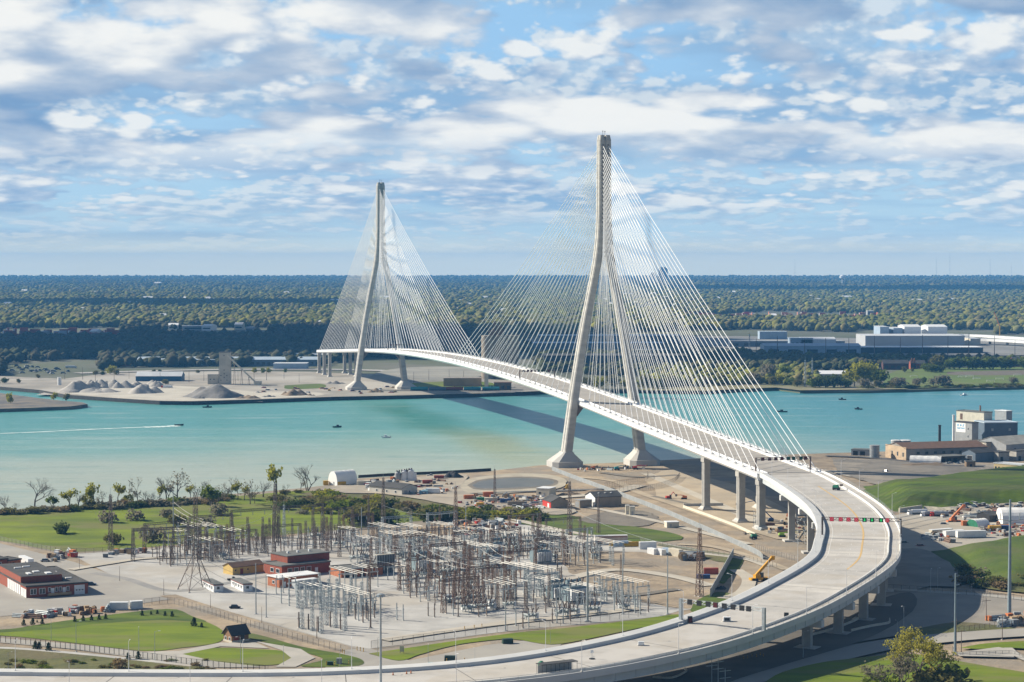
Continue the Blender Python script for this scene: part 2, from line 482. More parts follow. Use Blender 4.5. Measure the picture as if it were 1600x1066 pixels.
m = MB()
for sg in (-1, 1):
    pr = [(12.5, -0.02), (12.5, 1.15), (12.95, 1.15), (13.0, 0.35), (17.9, 0.35), (18.0, 0.6), (18.35, 0.6), (18.6, -1.3), (17.4, -2.6), (11.0, -2.6), (6, -2.2), (0, -2.2)]
    pr = [(u * sg, z) for u, z in pr]
    if sg < 0: pr.reverse()
    sweep(secs, pr, m)
for s0 in (-BACK, SPAN + BACK):
    q = B(s0, 0, deck_z(s0))
    m.hexa([B(s0 - .3, -18.4, deck_z(s0) - 2.6), B(s0 + .3, -18.4, deck_z(s0) - 2.6), B(s0 + .3, 18.4, deck_z(s0) - 2.6), B(s0 - .3, 18.4, deck_z(s0) - 2.6)][::-1],
           [B(s0 - .3, -18.4, deck_z(s0) - .05), B(s0 + .3, -18.4, deck_z(s0) - .05), B(s0 + .3, 18.4, deck_z(s0) - .05), B(s0 - .3, 18.4, deck_z(s0) - .05)][::-1])
bpart(m, "edge_girder", WHITE)
# deck joints and lane lines
m = MB()
for s in np.arange(-BACK + 12, SPAN + BACK, 15.0):
    if True:
        z = deck_z(s) + 0.045
        m.add([B(s, -12.4, z), B(s, 12.4, z), B(s + 0.25, 12.4, z), B(s + 0.25, -12.4, z)], [(0, 1, 2, 3)])
bpart(m, "deck_joints", M("joint_seal", (0.16, 0.155, 0.15), 0.9))
# hand rails along both outer edges
m = MB()
for sg in (-1, 1):
    for zz in (0.95, 1.35): m.path([B(s, 18.2 * sg, deck_z(s) + zz) for s in ss], 0.06, 4)
    for s in np.arange(-BACK, SPAN + BACK, 6.0): m.tube(B(s, 18.2 * sg, deck_z(s) + .5), B(s, 18.2 * sg, deck_z(s) + 1.4), 0.06, n=4)
bpart(m, "guard_rail", WHITE)

# pylons: two inclined legs that merge into one mast
ZT = 219.0
LEGU = [(8, 25.6), (46, 20.6), (80, 15.2), (100, 11.6), (115, 8.6), (128, 5.9), (138, 4.2), (150, 2.95), (165, 2.2), (ZT, 2.0)]
def lerp(tab, z):
    for (a, va), (b_, vb) in zip(tab[:-1], tab[1:]):
        if z <= b_: return va + (vb - va) * max(0, (z - a)) / (b_ - a)
    return tab[-1][1]
def smooth_lerp(tab, z, w=6): return sum(lerp(tab, z + d) for d in (-w, -w / 2, 0, w / 2, w)) / 5
def leg(s0, sg):
    m = MB(); rows = []
    zs = [7.5, 20, 35, 50, 65, 80, 90, 100, 108, 116, 122, 128, 133, 138, 143, 150, 158, 170, 190, 205, ZT - 3.5, ZT]
    for z in zs:
        u = smooth_lerp(LEGU, z) * sg if 12 < z < ZT - 6 else lerp(LEGU, z) * sg
        hw = lerp([(8, 2.75), (46, 2.6), (100, 2.45), (140, 2.25), (ZT, 1.98)], z)      # half width across the deck
        hl = lerp([(8, 5.4), (46, 4.9), (120, 4.1), (ZT, 3.9)], z)                        # half length along the deck
        if z > ZT - 3: hw *= 0.72; hl *= 0.80
        c = 0.7
        rows.append([B(s0 + a, u + b_, z) for a, b_ in
                     ((-hl, -hw + c), (-hl, hw - c), (-hl + c, hw), (hl - c, hw), (hl, hw - c), (hl, -hw + c), (hl - c, -hw),
                      (0.75, -hw), (0.62, -hw + .32), (-0.62, -hw + .32), (-0.75, -hw), (-hl + c, -hw), (-hl, -hw + c))])
    m.grid(rows); m.sheet(rows[-1][:-1])
    return m
def pylon(s0, sfx):
    pr = bpy.data.objects.new("pylon", None); COL.objects.link(pr); pr.parent = bridge
    pr.location = B(s0, 0, 0) - T1
    pm = Matrix.Translation(-B(s0, 0, 0))
    def sub(m, name, mat):
        o = m.build(name, mat, pr); o.data.transform(pm); return o
    for sg in (-1, 1):
        lm_ = leg(s0, sg); lm_.m = 1
        for k in range(27):                                 # anchor recesses down the mast faces
            z = 139 + (ZT - 7 - 139) * k / 26
            for e in (-1, 1):
                p = B(s0 + e * 4.0, 1.75 * sg, z); lm_.box(p.x, p.y, z - 0.7, 0.55, 0.7, 1.4, math.atan2(AX.y, AX.x))
        sub(lm_, "leg", [CONC_T, DSTEEL])
        # flared pedestal
        m = MB(); u0 = 26.6 * sg
        def oc(hl, hu, z, du=0, c=3.5):
            return [B(s0 + a, u0 + du + b_, z) for a, b_ in ((-hl, -hu + c), (-hl, hu - c), (-hl + c, hu), (hl - c, hu), (hl, hu - c), (hl, -hu + c), (hl - c, -hu), (-hl + c, -hu), (-hl, -hu + c))]
        m.grid([oc(11, 10.5, 0), oc(11, 10.5, 3.6), oc(10.5, 10, 3.8), oc(6.4, 4.0, 8.8, -1.0 * sg, 1.2), oc(5.9, 3.5, 9.8, -1.3 * sg, 1.2)])
        m.sheet(oc(5.9, 3.5, 9.8, -1.3 * sg, 1.2)[:-1])
        sub(m, "pedestal", CONC)
        # bracket under the deck
        m = MB()
        zz = deck_z(s0) - 2.9
        uu = (lerp(LEGU, zz) - 2.0) * sg
        m.hexa([B(s0 - 3.2, uu, zz - 6.5), B(s0 + 3.2, uu, zz - 6.5), B(s0 + 3.2, uu - 0.6 * sg, zz - 6.5), B(s0 - 3.2, uu - 0.6 * sg, zz - 6.5)][::int(-sg)],
               [B(s0 - 3.2, uu, zz), B(s0 + 3.2, uu, zz), B(s0 + 3.2, uu - 5.5 * sg, zz), B(s0 - 3.2, uu - 5.5 * sg, zz)][::int(-sg)])
        sub(m, "bracket", DSTEEL)
    for a, b_ in ((-1.5, -1.2), (1.2, 1.0)):
        m = MB(); p = B(s0 + a, b_, ZT); m.tube(p, p + Vector((0, 0, 2.2)), 0.12, n=4); m.box(p.x, p.y, ZT + 2.1, .5, .5, .8)
        sub(m, "beacon", BLACK)
pylon(0.0, "a"); pylon(SPAN, "b")

# stay cables: 27 per plane and side; the near pylon's are parts of their own (the longest hundred), the rest are one part
def stay(s0, k, e, sg, main):
    z = 139 + (ZT - 7 - 139) * k / 26
    d = (20 + k * 15.05) if main else (20 + k * 12.35)
    s1 = s0 + e * d
    a = B(s0 + e * 3.9, 1.75 * sg, z); c = B(s1, 15.4 * sg, deck_z(s1) + 0.9)
    mid = [a.lerp(c, f) - Vector((0, 0, 4 * f * (1 - f) * 0.012 * d)) for f in (0, .25, .5, .75, 1)]
    return mid, c, (a - c).normalized()
rest = MB(); count = 0
ANCM = M("anchor_grey", (0.42, 0.43, 0.44), 0.6, (0.34, 0.35, 0.36), 0.5)
jobs = []
for s0, em in ((0.0, 1), (SPAN, -1)):
    for k in range(26, -1, -1):
        for sg in (-1, 1):
            jobs.append((s0, k, -em, sg, False)); jobs.append((s0, k, em, sg, True))
jobs.sort(key=lambda j: (j[0] > 0, -j[1], j[4], j[3]))
for j in jobs:
    pts, c, d = stay(*j)
    p0 = c - d * 0.9
    if count < 100:
        cb = bpart(MB().path(pts, 0.185, 5), "stay_cable", CABLE); count += 1
        am = MB(); am.tube(p0, c + d * 3.2, 0.32, 0.28, 6); am.box(c.x, c.y, c.z - 1.0, 1.1, 1.5, 0.9, math.atan2(AX.y, AX.x)); bpart(am, "anchorage", ANCM, cb)
    else:
        rest.path(pts, 0.20, 4); rest.m = 1; rest.tube(p0, c + d * 3.2, 0.30, 0.26, 5); rest.m = 0
o = bpart(rest, "stay_cables_of_far_pylon", [CABLE, ANCM]); o['kind'] = 'stuff'

# back span piers on both shores
PIER = M("pier_concrete", (0.40, 0.39, 0.36), 0.85, (0.31, 0.305, 0.29), 0.12, stretch=(1, 1, 1.6))
def pier_leg(s, u):
    zt = deck_z(s) - 2.7
    pr = bpy.data.objects.new("pier", None); COL.objects.link(pr); pr.parent = bridge; pr.location = B(s, u, 0) - T1
    def sub(m, name, mat):
        o = m.build(name, mat, pr); o.data.transform(Matrix.Translation(-B(s, u, 0))); return o
    c = B(s, u, 0); rot = math.atan2(TX.y, TX.x)
    m = MB(); m.box(c.x, c.y, 2.0, 3.3, 4.6, zt - 2.0, rot)
    for e in (-1, 1):
        q = B(s + e * 1.1, u - 1.72, 0); m.box(q.x, q.y, 2.0, 0.16, 1.1, zt - 5, rot)
    sub(m, "shaft", PIER)
    m = MB(); m.box(c.x, c.y, zt - 2.6, 4.3, 5.4, 2.58, rot); sub(m, "cap", PIER)
    m = MB(); m.box(c.x, c.y, 0, 6.4, 8.0, 1.0, rot); m.box(c.x, c.y, 1.0, 5.6, 7.0, 1.2, rot, 0.72); sub(m, "footing", CONC)
for s in (-257, -313, -343, SPAN + 257, SPAN + 300, SPAN + 343):
    for u in (-15.6, 15.6): pier_leg(s, u)

# ------------------------------------------------------------------ curving approach viaduct
e0 = B(-BACK - 0.4, 0, 0); z0 = deck_z(-BACK)
RC = [(*B(-BACK + 24, 0, 0).xy, deck_z(-BACK + 24)), (e0.x, e0.y, z0), (146.7, 1015.3, 26.3), (150.8, 953.8, 23.6), (147.7, 900.3, 21.5), (140.6, 857.9, 19.8), (132.1, 820.1, 18.4),
      (112.9, 775.3, 16.5), (86.0, 726.0, 14.1), (48.4, 677.6, 11.8), (0.3, 641.6, 10.1), (-56.1, 628.1, 8.8), (-126.2, 631.9, 7.7), (-209.3, 638.5, 6.9), (-300, 636, 6.2)]
rp = spline(RC, 6)[6:]
rn = []
for i, p in enumerate(rp):
    d = (rp[min(i + 1, len(rp) - 1)] - rp[max(i - 1, 0)]); d.z = 0; d.normalize()
    if i == 0: d = -AX
    rn.append(Vector((-d.y, d.x, 0)))
rl = [0.0]
for a, b_ in zip(rp[:-1], rp[1:]): rl.append(rl[-1] + (b_ - a).length)
def RP(dist, u, dz):
    """point on the viaduct: distance along it, offset towards its outer side, height above its deck"""
    for i in range(len(rl) - 1):
        if dist <= rl[i + 1] or i == len(rl) - 2:
            f = (dist - rl[i]) / (rl[i + 1] - rl[i])
            return rp[i].lerp(rp[i + 1], f) + rn[i].lerp(rn[i + 1], f).normalized() * u + Vector((0, 0, dz))
def Rdir(dist):
    a, b_ = RP(dist - 1, 0, 0), RP(dist + 1, 0, 0); return math.atan2(b_.y - a.y, b_.x - a.x)
RLEN = rl[-1]
via = thing("approach_viaduct", "pale concrete approach viaduct sweeping in a wide curve from bridge end to bottom left", "viaduct", e0)
def vpart(m, name, mat, parent=None):
    o = m.build(name, mat, parent or via)
    o.data.transform(Matrix.Translation(-e0)); return o
vs = [(lambda i: (lambda u, dz: rp[i] + rn[i] * u + Vector((0, 0, dz))))(i) for i in range(len(rp))]
ROADV = M("viaduct_surface", (0.47, 0.455, 0.43), 0.9, (0.375, 0.36, 0.335), 0.11, lo=0.4, hi=0.72, c3=(0.41, 0.375, 0.32), scale3=0.06, amt3=0.5, detail=8)
vpart(sweep(vs, [(12.6, 0), (-13.5, 0)]), "road_deck", ROADV)
BAND = M("barrier_concrete", (0.60, 0.61, 0.60), 0.8, (0.54, 0.55, 0.55), 0.1)
vpart(sweep(vs, [(-13.5, 0.0), (-13.7, 1.15), (-14.1, 1.2), (-17.0, 1.55), (-17.3, 1.5), (-17.35, -0.9), (-16.4, -1.1)]), "inner_parapet", BAND)
vpart(sweep(vs, [(13.1, 0.2), (13.05, 0.95), (12.7, 0.95), (12.5, 0.0)]), "path_barrier", BAND)
vpart(sweep(vs, [(17.2, 0.2), (13.1, 0.2)]), "footpath", ROADV)
vpart(sweep(vs, [(16.6, -1.2), (17.8, -1.0), (17.8, 1.1), (17.45, 1.15), (17.2, 0.2)]), "outer_parapet", BAND)
GIRD = M("girder_paint", (0.50, 0.54, 0.55), 0.55, (0.46, 0.50, 0.515), 0.2)
m = MB()
for u in (-15.6, -7.8, 0, 7.8, 15.9):
    sweep(vs, [(u + .3, -1.1), (u + .3, -3.9), (u - .3, -3.9), (u - .3, -1.1)], m)
sweep(vs, [(-16.4, -1.1), (16.6, -1.15)], m)
for dd in np.arange(6, RLEN - 5, 7.5):
    a = Rdir(dd); p = RP(dd, 16.15, 0); m.box(p.x, p.y, p.z - 3.85, 0.3, 0.45, 2.7, a)
vpart(m, "girders", GIRD)
m = MB()
for zz in (1.7, 2.3): m.path([RP(d_, 17.6, zz) for d_ in np.arange(0, RLEN, 10)], 0.05, 4)
for d_ in np.arange(0, RLEN, 5): m.tube(RP(d_, 17.6, 1.1), RP(d_, 17.6, 2.35), 0.05, n=4)
vpart(m, "guard_rail", STEEL)
# painted lines and deck joints
def line(u, wd, a, b_, z=0.03, step=5, m=None):
    m = m or MB(); n = max(2, int((b_ - a) / step)); ds = [a + (b_ - a) * i / n for i in range(n + 1)]
    m.grid([[RP(d_, u - wd / 2, z) for d_ in ds], [RP(d_, u + wd / 2, z) for d_ in ds]]); return m
structure(line(2.2, 0.75, 45, 265).build("centre_line", M("yellow_line_paint", (0.60, 0.40, 0.16), 0.8, (0.54, 0.39, 0.19), 0.5)))
m = MB(); line(-10.6, 0.35, 40, 300, m=m); line(11.4, 0.3, 40, 300, m=m)
for a in np.arange(50, 290, 12):
    line(-6.4, 0.22, a, a + 3, m=m); line(-2.2, 0.22, a, a + 3, m=m); line(6.6, 0.22, a, a + 3, m=m)
structure(m.build("edge_line", M("white_line_paint", (0.66, 0.65, 0.62), 0.8, (0.55, 0.54, 0.51), 0.4)))
m = MB()
for a in np.arange(8, RLEN - 60, 37.0):
    m.grid([[RP(a, u, 0.02) for u in (-13.3, 12.4)], [RP(a + .3, u, 0.02) for u in (-13.3, 12.4)]])
vpart(m, "deck_joints", MATS["joint_seal"])
for a, b_, q_ in ((225, 238, 0), (188, 203, 0), (60, 72, 1), (104, 120, 1), (150, 158, 0), (258, 276, 1), (300, 312, 0), (330, 350, 1)):
    m = MB(); nn_ = 8
    for u0, u1 in ((-13, 12.2),): m.grid([[RP(a + (b_ - a) * k / nn_, u, 0.015) for u in (u0, 0, u1)] for k in range(nn_ + 1)])
    vpart(m, "deck_slab", (M("fresh_slab", (0.54, 0.52, 0.48), 0.9, (0.46, 0.44, 0.41), 0.12), M("worn_slab", (0.39, 0.38, 0.36), 0.9, (0.46, 0.445, 0.42), 0.12))[q_])
for dd in (46, 88, 128, 166, 204, 240, 274, 306, 338):
    pr = bpy.data.objects.new("pier", None); COL.objects.link(pr); pr.parent = via
    c = RP(dd, 0, 0); pr.location = Vector((c.x, c.y, 0)) - e0
    a = Rdir(dd)
    def sub(m, name, mat):
        o = m.build(name, mat, pr); o.data.transform(Matrix.Translation(-Vector((c.x, c.y, 0)))); return o
    zt = c.z - 3.95
    m = MB(); m.box(c.x, c.y, zt - 2.6, 2.6, 33.5, 2.6, a); sub(m, "cap", BAND)
    for u in (-11, 11):
        q = RP(dd, u, 0); sub(MB().box(q.x, q.y, 0.9, 2.2, 3.2, zt - 3.5, a), "column", PIER); sub(MB().box(q.x, q.y, 0, 6, 8, 0.9, a), "footing", CONC)
# retaining wall where the road comes down to ground level
m = MB(); i0 = next(i for i in range(len(rp)) if i > 20 and proj(rp[i] + rn[i] * 17.3)[0] < 905)
sweep(vs[i0:], [(-17.1, -1.0), (-17.1, -9.5)], m); sweep(vs[i0:], [(17.3, -9.5), (17.3, -1.1)], m)
m.add([rp[i0] + rn[i0] * -17.1 + Vector((0, 0, -9.5)), rp[i0] + rn[i0] * 17.3 + Vector((0, 0, -9.5)), rp[i0] + rn[i0] * 17.3 + Vector((0, 0, -1)), rp[i0] + rn[i0] * -17.1 + Vector((0, 0, -1))], [(0, 1, 2, 3)])
vpart(m, "retaining_wall", M("wall_panel", (0.42, 0.44, 0.45), 0.85, (0.37, 0.39, 0.40), 0.3))
# ------------------------------------------------------------------ ground cover, roads and paths
Zc = [0.04]
def patch(name, marks, mat):
    Zc[0] += 0.012
    return flat(name, marks, mat, Zc[0])
def road(name, marks, wd, mat, sub=6):
    Zc[0] += 0.012
    return ribbon(name, marks, wd, mat, Zc[0], sub)
def wavy(pts, amp=2.0, sub=4, seed=1):
    """natural uneven outline for a patch given in photograph marks"""
    r = random.Random(seed); q = [Vector((p[0], p[1], 0)) for p in pts]
    out = spline(q + [q[0]], sub)[:-1]
    return [(p.x + r.uniform(-amp, amp), p.y + r.uniform(-amp, amp) * 0.22) for p in out]
patch("meadow", wavy([(-160, 818), (0, 804), (100, 796), (200, 788.5), (300, 781), (400, 773), (470, 767), (560, 771), (620, 776), (700, 790), (760, 805), (735, 813), (690, 815),
                 (600, 821), (520, 829), (440, 836), (330, 846), (200, 858), (110, 862.5), (60, 856), (0, 845), (-160, 832)], 1.2), GRASS)
patch("scrub_ground", wavy([(470, 771), (520, 766), (640, 777), (720, 791), (800, 803), (850, 808), (745, 813), (680, 803), (600, 793), (520, 783)], 2.5), SCRUB)
patch("gravel_yard", wavy([(110, 866), (200, 860), (330, 850), (440, 840), (560, 825), (700, 811), (800, 815), (880, 828), (1000, 848), (1080, 862), (1150, 875), (1110, 940), (1060, 955), (1010, 966), (800, 986), (600, 1011), (545, 1012), (420, 978),
                     (300, 942), (190, 905)], 1.0, 5), GRAVEL)
patch("dirt_lot", wavy([(860, 868), (960, 862), (1060, 868), (1150, 880), (1115, 938), (1060, 950), (960, 930), (900, 900)], 5, 5, 3), DIRT)
patch("dirt_lot", wavy([(560, 826), (660, 814), (740, 816), (720, 832), (620, 842), (560, 836)], 3, 5, 4), DIRT)
patch("pavement", [(-160, 966), (0, 963), (60, 959), (170, 951), (240, 940), (268, 936), (330, 955), (430, 985), (540, 1017), (548, 1009), (430, 975), (300, 940), (190, 903), (115, 878),
                   (60, 864), (0, 849), (-160, 830)], ROAD)
patch("pavement", [(520, 1030), (548, 1009), (580, 1014), (640, 1032), (760, 1008), (860, 996), (880, 1004), (860, 1026), (800, 1042), (560, 1052), (500, 1052)], ROAD)
road("asphalt_strip", [(145, 895), (200, 905), (250, 921), (300, 922), (350, 912), (420, 900)], 4.5, GRAVEL2)
road("gravel_road", [(262, 930), (330, 952), (430, 982), (545, 1015)], 7, DIRT)
patch("lawn", wavy([(-160, 990), (0, 984), (60, 976), (150, 963.5), (262, 951.5), (300, 963), (346, 984), (343, 1003), (285, 1012), (225, 1017), (110, 1004), (0, 993), (-160, 990)], 0.5), LAWN)
patch("lawn", wavy([(-160, 987), (0, 984), (60, 976), (150, 963.5), (262, 951.5), (300, 963), (320, 972), (250, 969), (150, 975), (60, 985), (-160, 995)], 0.7), DGRASS)
patch("lawn", wavy([(278, 1020), (335, 1012.5), (395, 1014), (440, 1017), (462, 1026), (452, 1036), (390, 1040), (320, 1033)], 0.5), LAWN)
patch("lawn", wavy([(350, 989), (395, 990), (470, 1010), (535, 1022), (566, 1031), (560, 1040), (500, 1042), (470, 1040), (505, 1030), (470, 1018), (400, 1000)], 0.5), DGRASS)
patch("footpath", [(-160, 1000), (0, 997), (110, 1006), (225, 1018.5), (280, 1017), (345, 1004), (400, 1004), (420, 1013), (345, 1010), (285, 1022), (340, 1034), (410, 1042), (330, 1043),
                   (230, 1030), (110, 1014), (0, 1004), (-160, 1007)], M("footpath_concrete", (0.42, 0.40, 0.36), 0.9, (0.36, 0.345, 0.31), 0.1))
patch("footpath", [(395, 1001), (470, 1014), (492, 1028), (462, 1042), (430, 1042), (455, 1028), (440, 1016)], MATS["footpath_concrete"])
patch("scrub_ground", wavy([(-160, 1008), (0, 1010), (110, 1020), (230, 1034), (330, 1044), (330, 1056), (0, 1056), (-160, 1056)], 0.7), SCRUB)
road("gravel_edging", [(-160, 1009), (0, 1012), (100, 1019), (200, 1029), (300, 1040)], 3.2, GRAVEL)
patch("lawn", wavy([(576, 1021), (630, 1013.5), (700, 1003), (800, 989.5), (900, 979.5), (1000, 967.5), (1060, 960), (1060, 972), (1000, 981), (930, 996), (862, 1007), (800, 998.5), (735, 1004), (690, 1013), (655, 1023), (622, 1032)], 0.4), LAWN)
patch("grass_bank", wavy([(790, 806), (860, 802), (930, 813), (1000, 824), (1055, 834), (1062, 843), (1000, 847), (930, 840), (870, 830), (815, 818)], 2.0), DGRASS)
patch("grass_bank", wavy([(1030, 849), (1090, 858), (1150, 868), (1160, 874), (1130, 878), (1080, 868), (1030, 858)], 1.5, 4, 9), SCRUB)
patch("grass_bank", wavy([(1136, 872), (1160, 870), (1158, 884), (1138, 905), (1130, 912), (1122, 905)], 1, 4, 8), DGRASS)
patch("grass_bank", wavy([(1085, 940), (1120, 925), (1148, 932), (1110, 950), (1080, 956)], 1, 4, 8), DGRASS)
road("gravel_road", [(790, 808), (870, 827), (960, 843), (1060, 860), (1160, 872), (1200, 884)], 5.5, M("light_gravel", (0.47, 0.435, 0.37), 0.95, (0.40, 0.37, 0.315), 0.07, detail=7))
patch("dark_soil_patch", wavy([(900, 812), (960, 797), (1010, 800), (1030, 812), (1000, 822), (930, 818)], 3, 5, 6), DDIRT)
patch("pale_dirt", wavy([(1010, 745), (1060, 735), (1150, 760), (1240, 800), (1250, 840), (1180, 835), (1090, 800), (1030, 775)], 6, 5, 7), M("pale_dirt", (0.44, 0.37, 0.27), 0.95, (0.36, 0.30, 0.22), 0.04, c3=(0.31, 0.27, 0.21), scale3=0.03, detail=8))
for k_, (mk, wd_, mt_) in enumerate((([(900, 745), (960, 752), (1000, 770), (1060, 790), (1130, 815)], 6, 'pale_dirt'), ([(1010, 740), (1080, 770), (1150, 800), (1230, 835)], 7, 'light_gravel'), ([(880, 785), (960, 800), (1030, 815), (1090, 830), (1170, 850)], 5, 'light_gravel'), ([(1020, 775), (1090, 790), (1200, 810), (1250, 825)], 4, 'dark_soil'),
        ([(940, 738), (1000, 745), (1060, 742)], 7, 'dark_soil'), ([(1060, 850), (1120, 855), (1190, 875), (1230, 890)], 5, 'pale_dirt'), ([(880, 905), (960, 890), (1050, 900), (1110, 915)], 7, 'light_gravel'), ([(900, 925), (980, 930), (1060, 920)], 5, 'dark_soil'), ([(1150, 890), (1170, 905), (1160, 925), (1130, 935)], 6, 'light_gravel'), ([(600, 1000), (700, 985), (800, 972), (900, 962), (1000, 950)], 6, 'light_gravel'),
        ([(110, 890), (170, 880), (230, 872), (330, 870)], 5, 'light_gravel'), ([(1300, 735), (1340, 745), (1400, 742), (1470, 738)], 6, 'light_gravel'), ([(1310, 722), (1370, 732), (1440, 731)], 4, 'pale_dirt'), ([(1400, 815), (1470, 812), (1540, 806)], 8, 'light_gravel'), ([(1405, 835), (1460, 828), (1540, 838), (1620, 846)], 6, 'pale_dirt'), ([(620, 765), (700, 758), (760, 760), (820, 740)], 5, 'dark_soil'))):
    if mt_ == 'pale_dirt': mm_ = M("pale_dirt", (0.44, 0.37, 0.27), 0.95, (0.36, 0.30, 0.22), 0.04, c3=(0.31, 0.27, 0.21), scale3=0.03, detail=8)
    else: mm_ = DDIRT if mt_ == 'dark_soil' else MATS[mt_]
    road("wheel_track", mk, wd_, mm_)
# settling pond with its bank
patch("pond_bank", wavy([(700, 764), (735, 748), (800, 740), (860, 742), (885, 752), (868, 764), (800, 770), (730, 772)], 1.5, 5), M("pond_bank", (0.42, 0.38, 0.30), 0.95, (0.33, 0.30, 0.24), 0.08))
patch("pond_shore", wavy([(730, 758), (750, 749.5), (800, 745), (850, 746.5), (872, 752), (860, 760), (800, 765), (745, 765)], 0.6, 5), DDIRT)
patch("pond", wavy([(737, 758), (755, 751), (800, 747), (848, 748.5), (866, 753), (852, 759), (800, 762.5), (750, 763)], 0.2, 5), M("pond_water", (0.14, 0.135, 0.12), 0.4, (0.11, 0.11, 0.10), 0.05))
road("access_road", [(720, 772), (800, 768.5), (900, 765.5), (960, 763)], 5, ASPH)
road("gravel_road", [(560, 760), (640, 764), (700, 778), (800, 780), (900, 775), (960, 768), (1000, 758)], 9, MATS["light_gravel"])
patch("work_yard", wavy([(500, 765), (560, 752), (640, 746), (730, 742), (720, 765), (800, 785), (880, 790), (900, 800), (860, 804), (760, 800), (680, 784), (600, 772), (540, 770)], 2, 5), M("work_yard", (0.40, 0.35, 0.275), 0.95, (0.31, 0.275, 0.225), 0.06, c3=(0.25, 0.23, 0.20), scale3=0.05, detail=8))
# east side of the viaduct
patch("dark_soil_patch", wavy([(1300, 716), (1380, 718), (1460, 722), (1560, 726), (1640, 724), (1640, 742), (1520, 745), (1440, 752), (1395, 760), (1350, 752), (1310, 735)], 2.5, 5), M("grey_soil", (0.26, 0.235, 0.20), 0.95, (0.19, 0.175, 0.15), 0.05, c3=(0.33, 0.29, 0.235), scale3=0.03, amt3=0.9, bump=0.5, bscale=0.3, detail=8))
road("asphalt_road", [(1290, 712), (1360, 715), (1420, 721), (1470, 727), (1540, 728)], 7, ASPH)
patch("gravel_yard", wavy([(1395, 806), (1450, 795), (1530, 789), (1640, 782), (1700, 782), (1700, 850), (1600, 848), (1500, 856), (1440, 862), (1400, 850)], 1.2, 5), M("storage_yard", (0.40, 0.36, 0.295), 0.95, (0.33, 0.30, 0.25), 0.05, c3=(0.36, 0.35, 0.32), scale3=0.02, detail=8))
patch("haul_road", wavy([(1380, 860), (1440, 858), (1490, 885), (1500, 915), (1440, 918), (1400, 950), (1330, 960), (1330, 900)], 2, 5), M("haul_road", (0.27, 0.25, 0.22), 0.95, (0.20, 0.185, 0.165), 0.06))
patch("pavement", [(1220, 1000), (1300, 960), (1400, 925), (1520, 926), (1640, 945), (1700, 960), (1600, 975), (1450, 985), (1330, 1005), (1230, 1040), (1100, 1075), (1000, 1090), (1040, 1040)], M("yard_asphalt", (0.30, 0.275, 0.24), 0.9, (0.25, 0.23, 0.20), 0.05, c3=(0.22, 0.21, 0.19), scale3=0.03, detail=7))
patch("verge", wavy([(1515, 880), (1560, 872), (1640, 868), (1700, 900), (1640, 925), (1560, 922), (1520, 910)], 2, 4), SCRUB)
patch("verge", wavy([(1420, 985), (1500, 972), (1600, 985), (1530, 990), (1440, 1000)], 1, 4), SCRUB)
road("concrete_path", [(1370, 919), (1450, 924), (1530, 929), (1620, 938), (1720, 950)], 5.5, MATS["footpath_concrete"])
road("asphalt_road", [(1060, 1110), (1130, 1072), (1210, 1047), (1290, 1027), (1380, 1008), (1470, 997), (1560, 990), (1720, 982)], 15, ROAD, 8)
patch("lawn", wavy([(1150, 1120), (1200, 1062), (1260, 1040), (1330, 1029), (1420, 1022), (1480, 1030), (1600, 1050), (1700, 1060), (1700, 1120)], 0.8, 5), LAWN)
patch("lawn", wavy([(1500, 1012), (1545, 1005), (1640, 999), (1700, 1000), (1700, 1020), (1640, 1016), (1570, 1012), (1530, 1014)], 0.8, 5), LAWN)
patch("concrete_pad", [(1492, 1020), (1560, 1011), (1582, 1015), (1585, 1027), (1500, 1025)], MATS["footpath_concrete"])
road("footpath", [(1575, 1012), (1590, 1024), (1620, 1036), (1680, 1046)], 3, MATS["footpath_concrete"])
patch("undercroft_road_and_shade", wavy([(860, 1085), (1000, 1046), (1150, 1003), (1260, 963), (1335, 948), (1420, 925), (1425, 955), (1350, 1000), (1240, 1034), (1130, 1070), (1050, 1115), (850, 1130)], 1, 4), M("asphalt_with_shade", (0.13, 0.12, 0.108), 0.9, (0.10, 0.095, 0.088), 0.06, c3=(0.18, 0.165, 0.145), scale3=0.03, detail=7))  # dark asphalt; the shade beneath the ramp is also put into its colour
